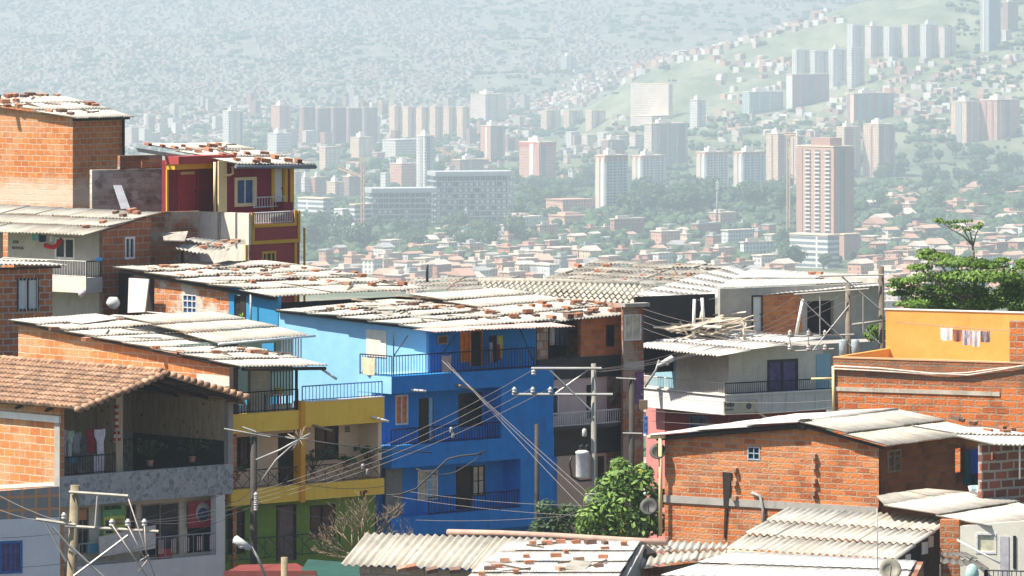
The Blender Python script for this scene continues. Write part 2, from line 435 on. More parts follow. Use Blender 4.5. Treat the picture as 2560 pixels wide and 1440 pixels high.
# ------------------------------------------------------------------ world, sun, camera, air
w=bpy.data.worlds.new("World"); sc.world=w; w.use_nodes=True; nt=w.node_tree
sky=nt.nodes.new('ShaderNodeTexSky'); sky.sky_type='NISHITA'; sky.sun_disc=False
SUN_AZ=Vector((-.955,-.297)); SUN_EL=57
sky.sun_elevation=R(SUN_EL); sky.sun_rotation=math.atan2(SUN_AZ.x,SUN_AZ.y)
sky.air_density=1.0; sky.dust_density=1.5
lk(nt,sky.outputs[0],nt.nodes['Background'].inputs[0]); nt.nodes['Background'].inputs[1].default_value=.07
sd=bpy.data.lights.new('sun','SUN'); sd.energy=4.8; sd.angle=R(.5); sd.color=(1,.91,.78)
so=bpy.data.objects.new('sun',sd); COL.objects.link(so)
sv=Vector((SUN_AZ.x*math.cos(R(SUN_EL)),SUN_AZ.y*math.cos(R(SUN_EL)),math.sin(R(SUN_EL))))
so.rotation_euler=(-sv).to_track_quat('-Z','Y').to_euler()
cd=bpy.data.cameras.new('camera'); cd.sensor_width=36; cd.lens=FP/2560*36; cd.shift_y=(HY-720)/2560
cd.clip_start=1; cd.clip_end=30000
co=bpy.data.objects.new('camera',cd); COL.objects.link(co); co.rotation_euler=(R(90),0,0); sc.camera=co
sc.view_settings.view_transform='Standard'; sc.view_settings.look='None'; sc.view_settings.gamma=1; sc.view_settings.exposure=.95
cy=sc.cycles; cy.use_denoising=True; cy.max_bounces=6; cy.diffuse_bounces=3; cy.glossy_bounces=2; cy.volume_bounces=1; cy.transmission_bounces=2; cy.sample_clamp_indirect=4
try: cy.denoiser='OPENIMAGEDENOISE'
except Exception: pass
def lerp_tab(tab,x):
    if x<=tab[0][0]: return tab[0][1]
    for (a,b),(c,d) in zip(tab,tab[1:]):
        if x<=c: return b+(d-b)*(x-a)/(c-a)
    return tab[-1][1]
ZN=[(0,-23.6),(262,-23.6),(330,-40),(600,-66),(1200,-104),(2000,-133),(2400,-142),(2800,-157),(3300,-175)]
YF=[(3300,695),(3800,622),(4500,545),(5200,490),(6000,420),(6800,360),(7500,310),(8200,258),(8800,200),(9500,130),(10500,40),(12500,-110)]
RID=[(1380,335),(1480,262),(1600,168),(1700,120),(1800,88),(1900,60),(2000,28),(2100,0),(2300,-40),(2800,-110)]
def TZ(px,D):
    if D<=3300: z=lerp_tab(ZN,D)
    else:
        y=lerp_tab(YF,D)
        if px>1380 and D>5600:
            yr=lerp_tab(RID,px)
            if D<7600: t=(D-5600)/2000; yb=460+(yr-460)*t**.85
            elif D<8300: yb=yr+(D-7600)/700*(lerp_tab(YF,8300)-yr)
            else: yb=1e9
            y=min(y,yb)
        z=-(y-HY)*D/FP
    if D>3000:
        k=min(1,(D-3000)/4500)
        x=(px-1280)/FP*D
        z+=k*(noise.noise(Vector((x/700,D/700,1)))*30+noise.noise(Vector((x/230,D/260,5)))*14+noise.noise(Vector((x/75,D/150,9)))*7)
    return z
def ty(px,D): return HY-TZ(px,D)*FP/D
def ground_D(px,py,lo=2350):
    D=lo
    while D<12400 and ty(px,D)>py: D+=25
    return D
# terrain sheet
mb=MB(); cols=[-1500+i*100 for i in range(12)]+[-300+ i*28 for i in range(113)]+[2900+i*100 for i in range(12)]
rows=[20,80,160,240,262,300,360,450,600,800,1000,1300,1600,2000,2300]+[2500+i*64 for i in range(160)]
vs=[]
for D in rows:
    for px in cols:
        x=(px-1280)/FP*D
        if D<400: x=(px-1280)/40.0*1.6*max(1,D/160)
        vs.append((x,D,TZ(px,D)))
nc=len(cols)
mb.add(vs,[(r*nc+c,r*nc+c+1,(r+1)*nc+c+1,(r+1)*nc+c) for r in range(len(rows)-1) for c in range(nc-1)],None,True)
m,nt,b=mat_new('valley_ground'); tc=nt.nodes.new('ShaderNodeTexCoord').outputs['Object']
g=mix(nt,noise_n(nt,tc,.004,8,.7,.4,.62),(.05,.08,.035),(.17,.19,.095))
g=mix(nt,noise_n(nt,scaled(nt,tc,1,.45),.011,7,.75,.56,.68),g,(.30,.24,.17))
g=mix(nt,noise_n(nt,tc,.02,6,.75,.55,.7),g,(.03,.06,.025))
sy=nt.nodes.new('ShaderNodeSeparateXYZ'); lk(nt,tc,sy.inputs[0]); fr_=nt.nodes.new('ShaderNodeMapRange'); fr_.inputs[1].default_value=8000; fr_.inputs[2].default_value=9000; lk(nt,sy.outputs[1],fr_.inputs[0])
hm=nt.nodes.new('ShaderNodeMapRange'); hm.inputs[1].default_value=5400; hm.inputs[2].default_value=6200; lk(nt,sy.outputs[1],hm.inputs[0])
gr=mix(nt,noise_n(nt,scaled(nt,tc,1,.3),.012,7,.75,.38,.62),(.30,.31,.20),(.10,.135,.065)); gr=mix(nt,noise_n(nt,tc,.05,4,.8,.58,.66),gr,(.05,.08,.04)); g=mix(nt,hm.outputs[0],g,gr)
far=mix(nt,noise_n(nt,tc,.0035,6,.65,.42,.6),(.08,.13,.10),(.22,.20,.17)); far=mix(nt,noise_n(nt,tc,.03,6,.8,.4,.62),far,(.36,.31,.27)); far=mix(nt,noise_n(nt,tc,.022,6,.8,.5,.66),far,(.07,.10,.06))
g=mix(nt,fr_.outputs[0],g,far)
lk(nt,g,b.inputs['Base Color']); b.inputs['Roughness'].default_value=1
o=mb.build('terrain',m); o['kind']='structure'; o['label']='wide green valley floor rising into a hazy mountainside'
# street sheet
mb=MB(); mb.add([(-24,120,-23.55),(24,120,-23.55),(24,258,-23.55),(-24,258,-23.55)],[(0,1,2,3)])
M['asphalt']=mat_plaster('asphalt',(.06,.06,.06),(.045,.045,.045),.2)
o=mb.build('street',M['asphalt']); o['kind']='structure'; o['label']='dark asphalt street below the houses'
# air
mb=MB(); mb.abox(-2600,2600,-30,12420,-330,140)
m=bpy.data.materials.new('haze_air'); m.use_nodes=True; nt=m.node_tree; nt.nodes.clear()
pv=nt.nodes.new('ShaderNodeVolumePrincipled'); pv.inputs['Color'].default_value=(.70,.83,.965,1); pv.inputs['Density'].default_value=.000162; pv.inputs['Anisotropy'].default_value=.25
pv.inputs['Density Attribute'].default_value=''
ou=nt.nodes.new('ShaderNodeOutputMaterial'); lk(nt,pv.outputs[0],ou.inputs['Volume'])
try: m.cycles.homogeneous_volume=True
except Exception: pass
hz=mb.build('haze',m); tag(hz,'pale blue haze filling the whole valley','haze',kind='stuff')
# ------------------------------------------------------------------ far buildings
FM={}
def fm(key,wall,win,bw=2.6,rh=2.7,ms=.55,wall2=None):
    FM[key]=mat_floors('facade_'+key,wall,win,bw,rh,ms,wall2)
fm('white',(.80,.77,.72),(.24,.27,.30)); fm('cream',(.84,.63,.46),(.34,.26,.22)); fm('pink',(.76,.43,.31),(.30,.19,.16))
fm('brick',(.58,.28,.19),(.20,.12,.10)); fm('purple',(.46,.28,.25),(.20,.14,.14)); fm('grey',(.58,.54,.52),(.22,.22,.25))
fm('pale',(.78,.67,.59),(.34,.31,.29),2.6,2.7,.6); fm('teal',(.55,.58,.58),(.12,.24,.27)); fm('dark',(.44,.28,.23),(.14,.13,.14))
fm('bands',(.72,.72,.72),(.12,.14,.17),30,3.2,.75); fm('whitewide',(.74,.73,.70),(.14,.17,.2),4.4,3.0,.9)
PLAINS={}
def plain(c):
    k=tuple(c)
    if k not in PLAINS: PLAINS[k]=mat_plain('paint_%d'%len(PLAINS),c,.85,0,.15,.05)
    return PLAINS[k]
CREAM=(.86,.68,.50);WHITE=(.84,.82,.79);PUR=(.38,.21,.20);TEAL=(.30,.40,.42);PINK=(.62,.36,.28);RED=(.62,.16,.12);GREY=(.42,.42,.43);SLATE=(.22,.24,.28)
RECTS=[]
def tower(x0,x1,y0,y1,mat,label,f=.35,strips=(),sstrips=(),block=True,band=None,cat='tower',name='apartment_tower',th=45,wins=None,group=None,slot=0,dd=0):
    """x0..x1 / y0 top / y1 base in the photo; f share of the sunlit side; strips (pos,width,colour) as shares of the front"""
    xm=x0+f*(x1-x0); D=ground_D(xm,y1)+dd; fr=Fr(xm,D,th); ppm=FP/D
    W=(1-f)*(x1-x0)/ppm/math.cos(R(th)); L=max(4,f*(x1-x0)/ppm/math.sin(R(th)))
    zt=fr.z(y0,0,0); zb=fr.z(y1,0,0)-14
    RECTS.append((x0,x1,y0,y1))
    t=thing(name,label,cat,fr.w(0,0,zb+14),group)
    mb=MB(); mb.fbox(fr,0,W,0,L,zb,zt); mb.build('wall',FM[mat] if isinstance(mat,str) else mat,t)
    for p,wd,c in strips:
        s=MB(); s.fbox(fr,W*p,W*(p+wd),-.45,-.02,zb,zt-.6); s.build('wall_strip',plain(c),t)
    for p,wd,c in sstrips:
        s=MB(); s.fbox(fr,-.45,-.02,L*p,L*(p+wd),zb,zt-.6); s.build('wall_strip',plain(c),t)
    if band:
        s=MB(); h=(zt-zb-14)*.085; s.fbox(fr,-.3,W+.3,-.3,L+.3,zt-h,zt+.5); s.build('top_band',plain(band),t)
    mb=MB(); mb.fbox(fr,-.2,W+.2,-.2,L+.2,zt+.52,zt+1.3); mb.build('parapet',plain(WHITE if mat in('white','teal') else CREAM),t)
    if block:
        s=MB(); s.fbox(fr,W*.25,W*.6,L*.3,L*.75,zt+1.3,zt+4.6); s.fbox(fr,W*.32,W*.45,L*.4,L*.6,zt+4.6,zt+6.4); s.build('roof_block',plain(WHITE),t)
    if wins:   # (front columns, rows, w share, h share, from, to) real windows
        ncol,nrow,ws,hs,a0,a1=wins
        hh=(zt-zb-14)*.9/nrow; g=MB(); ww=W*(a1-a0)/ncol
        g.fbox(fr,W*a0+ww*(1-ws)/2,W*a0+ww*(1+ws)/2,-.12,.1,zb+15,zb+15+hh*hs); o=g.build('window',M['win_far'],t)
        for i in range(ncol):
            for j in range(nrow):
                if i==j==0: continue
                c=o.copy(); COL.objects.link(c); d=fr.w(ww*i,0,0)-fr.w(0,0,0); c.location=(d.x,d.y,hh*j)
    return t
M['win_far']=mat_plain('far_window',(.10,.12,.15),.35,0,.2)
# central valley, left to right
S5=[(k*.2+.02,.035,CREAM) for k in range(5)]
T=tower
T(556,607,280,392,'white','slim pair of white high-rise blocks just above the maroon house roof',.3,[(.15,.12,WHITE),(.5,.2,CREAM),(.8,.1,SLATE)])
T(668,728,336,392,'white','low white apartment block at the foot of the pink high-rise',.4,cat='block')
T(677,726,266,338,'pink','pale pink high-rise with a blue-grey edge behind a low white block',.45,[(.55,.2,SLATE)])
for k in range(5):
    T(750+k*39,750+(k+1)*39-2,270+k%2*2,368,'purple','purple grey slab, %s of five joined slabs'%('leftmost','second from left','middle one','second from right','rightmost')[k],.12,[(.02,.14,CREAM if k==0 else GREY),(.4,.08,SLATE),(.86,.12,SLATE)],block=False,group='row of purple grey slab towers',cat='slab tower',name='slab_tower')
for k in range(6):
    T(972+k*34,972+(k+1)*34-2,268+(k%3),346+(k%2)*8,'cream','cream striped slab, %s of six in a row'%('leftmost','second from left','third from left','third from right','second from right','rightmost')[k],.45,[(.1,.25,CREAM),(.6,.2,PUR)],block=False,group='row of cream striped slabs',cat='slab tower',name='slab_tower')
T(1176,1266,238,312,'pale','broad cream tower behind the right end of the striped slab row',.42,[(.1,.12,GREY),(.5,.1,GREY)])
T(1201,1262,317,408,'pink','tall pink tower with its shaded half coloured blue-grey below the broad cream tower',.42,[(.1,.2,GREY),(.5,.3,SLATE)],[(.3,.2,WHITE)])  # grey front strips put the shaded half into the colour
T(1040,1086,342,478,'white','very thin white tower left of the yellow crane',.5,[(.2,.3,SLATE)],[(.3,.3,GREY)])
T(875,932,346,400,'cream','cream apartment block with five fins below the purple slab row',.4,[(.1,.12,WHITE),(.5,.12,WHITE)],cat='block')
T(798,850,370,424,'cream','long low cream block with pale ribs left of the five fin block',.3,[(.1,.1,WHITE),(.4,.1,WHITE),(.7,.1,WHITE)],cat='block',block=False)
T(955,1040,352,392,'white','white building with a stepped curved roof below the striped slab row',.4,cat='building',name='office_building',block=False)
T(974,1040,412,474,'pink','pinkish block with a stepped top left of the thin white tower',.45,cat='block')
T(951,976,436,480,'white','small white block beside the pinkish stepped block',.5,cat='block',block=False)
T(1132,1222,402,436,'dark','dark red brick building under construction below the yellow crane',.2,[(.05,.1,PINK),(.3,.1,PINK)],cat='building',name='brick_building')
T(733,752,432,506,'purple','narrow grey violet tower close to the maroon house balcony',.3,block=False)
T(752,776,446,498,'white','small white tower between two violet blocks near the maroon house',.4)
T(776,814,446,500,'brick','brown brick block beside the small white tower near the maroon house',.3,[(.5,.2,SLATE)],cat='block')
T(816,860,458,506,'cream','cream block with a bright sunlit side near the orange mast',.5,[(.2,.2,PUR)],cat='block')
T(856,904,444,494,'dark','brown block with one pale stripe left of the orange mast',.35,[(.75,.15,SLATE)],cat='block')
T(742,834,500,592,'bands','white office block with dark window bands right of the maroon balcony',.72,[(.3,.3,GREY)],cat='office block',name='office_block',block=False)
T(832,876,527,584,'white','small white gabled building next to the banded office block',.55,cat='building',name='office_block',block=False)
T(873,928,515,598,'bands','grey banded block below the orange mast',.25,cat='office block',name='office_block',block=False)
T(1298,1390,358,462,'pink','pink tower with a red top and a white central stripe',.55,[(.15,.22,SLATE)],[(.28,.2,WHITE),(0.0,.18,(.66,.3,.24))],band=RED)
T(1402,1440,142,184,'grey','lone grey white tower high on the mountain foot',.4,[(.2,.2,WHITE)])
for k in range(3):
    T(1352+k*56,1352+k*56+50,278,326,'cream',('pink ribbed slab, leftmost of three at the green hill foot','cream ribbed slab, middle of three at the green hill foot','cream ribbed slab, rightmost of three at the green hill foot')[k],.3,[(.1,.12,WHITE),(.4,.14,PUR),(.75,.1,WHITE)],block=False,cat='slab tower',name='slab_tower',group='three ribbed slabs on the hill foot')
for k in range(5):
    T(1414+k*40,1414+k*40+36,332+(k*7)%11,376,('white','pale','white','grey','pale')[k],'whitish mid-rise block, %s from left beside the tall brown tower'%('first','second','third','fourth','fifth')[k],.4,cat='block',group='whitish mid-rise blocks',block=False,name='apartment_block')
T(1578,1682,212,305,'pale','huge pale pink slab with a fine window grid at the hill foot',.9,cat='slab tower',name='slab_tower',block=False)
T(1579,1692,292,318,'pale','low pale podium in front of the huge pale slab',.45,cat='podium',name='podium_building',block=False)
T(1725,1765,252,322,'white','white narrow tower right of the huge pale slab',.45,[(.3,.2,GREY)])
T(1856,1962,232,290,'teal','white complex with teal windows along its lower half on the hill foot',.15,[(.0,.04,WHITE),(.3,.03,WHITE),(.6,.03,WHITE)],cat='building',name='office_building')
T(1503,1563,352,396,'dark','brown block with white window bands behind the front white tower',.3,[(.1,.1,WHITE),(.85,.12,SLATE)])
T(1611,1722,312,432,'pale','tall brownish tower with many window stripes behind the white towers',.16,[(.04,.1,WHITE),(.25,.16,(.45,.33,.3)),(.47,.2,GREY),(.74,.18,(.42,.30,.28))])
WST=[(.02,.05,WHITE),(.30,.03,WHITE),(.53,.03,WHITE),(.76,.03,WHITE),(.95,.05,WHITE)]
T(1488,1570,392,542,plain((.58,.60,.62)),'tallest of the four white towers with reddish top bands',.3,WST,[(.1,.25,WHITE),(.55,.3,CREAM)],band=(.5,.27,.2),wins=(6,18,.62,.55,.05,.95))
T(1580,1665,392,478,plain((.58,.60,.62)),'white tower with reddish top just right of the tallest white tower',.28,WST,[(.1,.25,WHITE),(.55,.3,CREAM)],band=(.5,.27,.2),wins=(6,12,.62,.55,.05,.95))
T(1741,1823,383,480,plain((.58,.60,.62)),'white tower with reddish top and roof box, left one of the separate pair',.28,WST,[(.1,.25,WHITE),(.55,.3,CREAM)],band=(.5,.27,.2),wins=(6,13,.62,.55,.05,.95))
T(1834,1916,383,474,plain((.58,.60,.62)),'white tower with reddish top and roof box, right one of the separate pair',.28,WST,[(.1,.25,WHITE),(.55,.3,CREAM)],band=(.5,.27,.2),wins=(6,12,.62,.55,.05,.95))
CP=[(.0,.5,PUR),(.62,.12,GREY)]  # violet front strips below carry the towers' shaded side as colour
T(1917,1968,337,465,'cream','cream tower with its shaded half coloured violet left of the orange mast crane',.55,[(.1,.6,PUR)],[(.45,.1,PUR)])
T(1975,2012,342,470,'cream','cream tower with shade coloured violet directly right of the mast crane',.5,[(.2,.5,PUR)],[(.45,.1,PUR)])
T(2092,2154,320,445,'cream','cream tower with front shade coloured violet rising behind the big brick tower',.3,[(.1,.45,PUR),(.7,.2,GREY)])
T(2160,2241,313,446,'cream','cream tower with front shade coloured dark violet standing right of the big brick tower',.45,[(.05,.25,PUR),(.4,.2,GREY),(.65,.25,PUR)],[(.4,.1,PUR)])
T(2118,2241,236,322,'purple','wide violet slab with teal stripes behind the violet-shaded cream towers',.14,[(.1,.12,TEAL),(.34,.12,TEAL),(.6,.12,TEAL),(.84,.1,TEAL)],[(0,.5,CREAM)])
T(2380,2452,256,364,'cream','cream tower with grey window bands, left one of the pair by the green slope',.5,[(.1,.2,PINK),(.5,.3,GREY)],[(.3,.4,GREY)])
T(2452,2554,252,356,'pink','pinkish ribbed tower, right one of the pair by the green slope',.4,[(.1,.1,CREAM),(.4,.14,SLATE),(.75,.1,GREY)],[(.2,.1,PUR),(.6,.1,PUR)])
T(1967,2078,188,272,'purple','dark violet slab with a bright white end wall on the green hill',.13,[(.2,.03,GREY),(.45,.14,SLATE),(.8,.03,GREY)],[(0,1,WHITE)],block=False)
for k in range(4):
    T(1980+k*46,1980+k*46+45,126+(k*5)%7-k*2,232,'white','off-white slab, %s of four behind the violet slab'%('leftmost','second from left','second from right','rightmost')[k],.25,[(.2,.1,WHITE),(.7,.1,GREY)],block=k==2,group='off-white slabs on the green hill',cat='slab tower',name='slab_tower')
for k in range(6):
    T(2118+k*46,2118+k*46+45,64+(k%3)*3-(4 if k==4 else 0),152,'pale' if k%2 else 'white','pale high-rise, %s of six high on the green hill'%('first','second','third','fourth','fifth','last')[k],.3,[(.1,.1,WHITE),(.5,.12,GREY),(.8,.1,CREAM)],block=k in(1,4),group='row of pale high-rises on the hill',cat='high-rise')
T(2452,2505,-6,136,'teal','dark blue glass tower cut by the top edge of the view',.38,[(.05,.85,SLATE)],[(.5,.2,CREAM)])
T(2507,2548,6,88,'purple','violet tower beside the dark glass tower on the hill top',.3)
T(2505,2530,78,106,'white','small white twin gabled building below the violet hill tower',.4,cat='building',block=False,name='office_building')
# main brick tower with podium
t=T(1996,2137,370,618,plain((.60,.37,.27)),'big brick tower with three columns of white balconies in front of the trees',.62,[(.0,.3,(.5,.28,.2)),(.32,.2,SLATE),(.55,.45,(.52,.3,.22))],[(.84,.16,(.5,.3,.24))],block=False)
xm=1996+.62*141; D=ground_D(xm,618); fr=Fr(xm,D,45); ppm=FP/D; L=.62*141/ppm/.707; zt=fr.z(370,0,0); zb=fr.z(600,0,0)
g=MB(); g.fbox(fr,.4,12,L*.1,L*.62,zt+1.31,zt+6.5); g.build('roof_block',plain((.5,.29,.22)),t)
o=None
for i,p in enumerate((.08,.36,.62)):
    for j in range(22):
        z=zb+(zt-zb)*(j+.2)/22.6; h=(zt-zb)/22.6
        if o is None:
            g=MB(); g.fbox(fr,-1.1,-.02,L*p,L*(p+.13),z,z+h*.36); g.fbox(fr,-.4,-.02,L*p,L*(p+.13),z+h*.36,z+h*.85,.18); o=g.build('balcony',plain(WHITE),t); z0=z
        else:
            c=o.copy(); COL.objects.link(c); d=fr.w(0,L*(p-.08),0)-fr.w(0,0,0); c.location=(d.x,d.y,z-z0)
T(1978,2100,592,655,'bands','white car park podium with dark bands at the foot of the big brick tower',.75,cat='podium',name='podium_building',block=False,dd=-120)
T(2096,2154,590,642,plain((.55,.33,.25)),'plain brick podium at the right foot of the big brick tower',.25,cat='podium',name='podium_building',block=False,dd=-90)
# open concrete frame building: two wings of slabs and columns
def frame_building(x0,x1,y0,y1,nfl,ncol,label,panels):
    xm=x0+.02*(x1-x0); D=ground_D(xm,y1); th=14; fr=Fr(xm,D,th); ppm=FP/D
    W=(x1-xm)/ppm/math.cos(R(th)); L=26; zt=fr.z(y0,0,0); zb=fr.z(y1,0,0); RECTS.append((x0,x1,y0,y1))
    t=thing('frame_building',label,'building',fr.w(0,0,zb)); h=(zt-zb)/nfl
    mb=MB(); mb.fbox(fr,1,W-1,L*.5,L*.5+.4,zb-8,zt-1); mb.build('core_wall',plain((.16,.18,.21)),t)
    fs=MB(); fs.fbox(fr,-.5,W+.5,-.5,L,zb+h-.9,zb+h); s0=fs.build('floor_slab',plain((.42,.44,.46)),t)
    for j in range(1,nfl):
        c=s0.copy(); COL.objects.link(c); c.location=(0,0,h*j)
    cm=MB(); cm.fbox(fr,0,.8,0,.8,zb-8,zt-h*.02-.9); c0=cm.build('column',plain((.34,.37,.40)),t)
    for i in range(ncol):
        for v in (0,L*.35):
            if i==0 and v==0: continue
            c=c0.copy(); COL.objects.link(c); d=fr.w((W-.8)*i/(ncol-1),v,0)-fr.w(0,0,0); c.location=d
    g=None; rg=random.Random(3)
    for i in range(ncol-1):
        for j in range(nfl-1):
            if rg.random()>panels: continue
            u=(W-.8)*(i+.3)/(ncol-1); z=zb+h*(j+.12)
            if g is None:
                g=MB(); g.fbox(fr,u,u+W/ncol*.55,.8,1.1,z,z+h*.55); g=g.build('wall_panel',plain((.85,.86,.86)),t); u0,z0=u,z
            else:
                c=g.copy(); COL.objects.link(c); d=fr.w(u,0,z)-fr.w(u0,0,z0); c.location=d
    pa=MB(); pa.fbox(fr,-.5,W+.5,-.5,L,zt+.02,zt+2.4,.8); pa.build('parapet',plain((.62,.65,.67)),t)
    return t
frame_building(927,1092,480,577,7,13,'long low wing of grey concrete frame building still without walls',.25)
frame_building(1086,1284,438,570,9,15,'taller wing of the unfinished concrete frame building with white panels',.72)
# cranes
def crane(x,y0,y1,jib,label,c):
    D=ground_D(x,y1); p=lambda a,b: P(a,b,D); t=thing('tower_crane',label,'crane',p(x,y1))
    mb=MB(); k=.9
    for sx in(-k,k):
        for sy in(-k,k): mb.tube([p(x,y1)+Vector((sx,sy,0)),p(x,y0)+Vector((sx,sy,0))],.42,4,smooth=False)
    n=14
    for i in range(n):
        a=p(x,y1+(y0-y1)*i/n);b=p(x,y1+(y0-y1)*(i+1)/n); s=1 if i%2 else -1
        mb.tube([a+Vector((-k*s,-k,0)),b+Vector((k*s,-k,0))],.25,4,smooth=False)
    mb.build('mast',plain(c),t)
    mb=MB(); a,b=p(*jib[0]),p(*jib[1]); mb.tube([a,b],.7,4,smooth=False); mb.tube([a+Vector((0,0,2)),b+Vector((0,0,1.2))],.4,4,smooth=False)
    for i in range(12):
        q=a.lerp(b,i/12); mb.tube([q,a.lerp(b,(i+.5)/12)+Vector((0,0,1.7))],.25,4,smooth=False)
    mb.build('jib',plain(c),t)
    mb=MB(); q=p(x,y0); mb.abox(q.x-1.6,q.x+1.6,q.y-1.6,q.y+1.6,q.z-3,q.z,1); mb.build('cab',plain((.7,.5,.3)),t)
crane(1131,376,432,((1068,364),(1136,392)),'yellow orange crane with a slanting jib above the brown building',(.66,.42,.22))
crane(907,395,600,((846,422),(910,446)),'pale orange mast crane beside the unfinished frame building',(.62,.42,.28))
crane(1971,338,590,((1962,338),(1990,337)),'thin orange mast crane left of the big brick tower',(.62,.42,.27))
def mast(x,y0,y1,label):
    D=ground_D(x,y1); t=thing('lattice_mast',label,'mast',P(x,y1,D)); mb=MB(); mb.tube([P(x,y1,D),P(x,y0,D)],.9,6,.35); mb.build('pole',plain(GREY),t)
    mb=MB(); 
    for k in range(3):
        q=P(x,y0+(y1-y0)*(.05+.06*k),D); mb.abox(q.x-1.2,q.x+1.2,q.y-.6,q.y-.2,q.z-1.5,q.z)
    mb.build('antenna_panel',plain(WHITE),t)
mast(1793,448,566,'tall thin grey antenna mast rising from the trees below the white pair')
mast(1164,520,588,'grey floodlight mast before the unfinished frame building')
# ------------------------------------------------------------------ low houses of the near valley
ANCH=[('the big brick tower',2065,500),('the tallest white tower',1529,470),('the unfinished frame building',1150,510),('the red topped tower',1345,410),('the right white tower of the pair',1875,430),('the white flat roofed hall',1310,556),('the brown windowless block',1569,572),('the white four storey block',1846,602),('the pink violet block',1370,586),('the dark round tree',1555,620),('the feathery acacia tree',2400,600),('the maroon house',740,560)]
SEEN={}
def place_label(what,px,py):
    n,ax,ay=min(ANCH,key=lambda a:math.hypot(px-a[1],(py-a[2])*1.6))
    dx,dy=px-ax,py-ay
    d=('right of' if dx>0 else 'left of') if abs(dx)>abs(dy)*1.2 else ('below' if dy>0 else 'above')
    s='%s %s %s'%(what,d,n); SEEN.setdefault(s,[]).append((math.hypot(dx,dy),px,py)); return s
def finish_labels(objs):
    by={}
    for o,px,py in objs: by.setdefault(o['label'],[]).append((o,px,py))
    W_=['first','second','third','fourth','fifth','sixth','seventh','eighth','ninth','tenth']
    for s,l in by.items():
        if len(l)<2: continue
        l.sort(key=lambda a:a[1])
        for i,(o,px,py) in enumerate(l):
            if i<10: o['label']=s+', '+(W_[i]+' from left' if len(l)>2 else ('left one','right one')[i])
            else: o['label']=s+', '+str(i+1)+'th from left'
        for o,_,_ in l:
            if len(o['label'].split())>16: o['label']=o['label'].replace('the unfinished frame building','the frame building').replace('the right white tower of the pair','the right white tower').replace('the brown windowless block','the windowless block').replace('the white four storey block','the four storey block')
HOUSES=[]
HC={'pinkish brick':((.70,.40,.30),'pink'),'red brick':((.46,.22,.14),'brick'),'white walled':((.76,.74,.70),'white'),'cream walled':((.72,.60,.46),'cream'),'grey walled':((.48,.46,.44),'grey')}
RC={'flat pale':(.74,.62,.53),'red tiled':(.56,.33,.25),'orange tiled':(.66,.43,.32),'grey sheet':(.45,.44,.43)}
def house(px,py,w,h,kind,roof,f=.4,label=None,win=True,gable=False,D=None):
    """px,py: base middle; w,h in photo pixels"""
    D=D or ground_D(px,py); x0=px-w/2; xm=x0+f*w; th=45+rnd(-14,14); fr=Fr(xm,D,th); ppm=FP/D
    W=(1-f)*w/ppm/math.cos(fr.th); L=f*w/ppm/math.sin(fr.th); zb=TZ(px,D)-3; zt=zb+3+h/ppm
    t=thing('house',label or place_label('%s roofed %s house'%(roof.replace('tiled','tile').replace('flat pale','pale'),kind),px,py-h/2),'house',fr.w(0,0,zb+3),'low houses of the valley')
    mb=MB(); mb.fbox(fr,0,W,0,L,zb,zt); mb.build('wall',FM[HC[kind][1]],t)
    mb=MB(); e=.5
    if gable:
        a=[fr.w(-e,-e,zt+.02),fr.w(W+e,-e,zt+.02),fr.w(W+e,L+e,zt+.02),fr.w(-e,L+e,zt+.02)]; r0=fr.w(-e,L/2,zt+L*.28); r1=fr.w(W+e,L/2,zt+L*.28)
        mb.add(a+[r0,r1],[(0,1,5,4),(2,3,4,5),(0,4,3),(1,2,5),(3,2,1,0)])
    else:
        mb.fbox(fr,-e,W+e,-e,L+e,zt+.02,zt+.7)
        if rnd(0,1)<.5: mb.fbox(fr,W*.15,W*.55,L*.3,L*.8,zt+.7,zt+2.6,.9)
    mb.build('roof',plain(RC[roof]),t)
    HOUSES.append((t,px,py-h/2)); RECTS.append((px-w/2,px+w/2,py-h,py))
    return t
for a in [(1569,590,88,38,'red brick','flat pale',.12,'brown windowless block with a pale flat roof among the low houses'),(1370,605,53,38,'pinkish brick','flat pale',.12,'tall pink violet block with a blank front by the dark round trees'),(1310,570,96,26,'white walled','flat pale',.5,'white flat roofed hall near the unfinished frame building'),(1425,536,120,34,'pinkish brick','red tiled',.35,'long pink apartment row behind the trees left of the tallest white tower'),(1438,562,132,20,'pinkish brick','orange tiled',.3,'very long low house with orange roof below the pink apartment row'),(1665,627,74,46,'pinkish brick','flat pale',.35,'four storey pink block with open balconies near the brown windowless block'),(1846,626,84,48,'white walled','flat pale',.2,'white four storey block with rows of dark windows'),(1894,657,86,48,'white walled','flat pale',.1,'white block just in front of the white four storey block'),(1918,676,72,32,'white walled','flat pale',.3,'low white block close behind the grey white roof'),(1808,562,70,28,'pinkish brick','flat pale',.4,'pink house with a pale flat roof beside the antenna mast'),(1767,592,76,30,'red brick','grey sheet',.2,'broad violet brick block right of the brown windowless block'),(1478,642,52,26,'red brick','grey sheet',.12,'dark brick block standing low left of the dark round tree'),(1330,652,72,34,'white walled','red tiled',.4,'white balconied house with red roof near the foreground roof line'),(1405,655,70,32,'pinkish brick','flat pale',.45,'pink house on stilts near the foreground roof line'),(1265,676,60,30,'red brick','grey sheet',.25,'dark red house just behind the low grey ridge roof')]:
    house(*a)
def blocked(px,py,w,h,l=.25):
    for x0,x1,y0,y1 in RECTS:
        ox=min(px+w/2,x1)-max(px-w/2,x0); oy=min(py,y1)-max(py-h,y0)
        if ox>0 and oy>0 and ox*oy>l*w*h: return True
    return False
rg=random.Random(11)
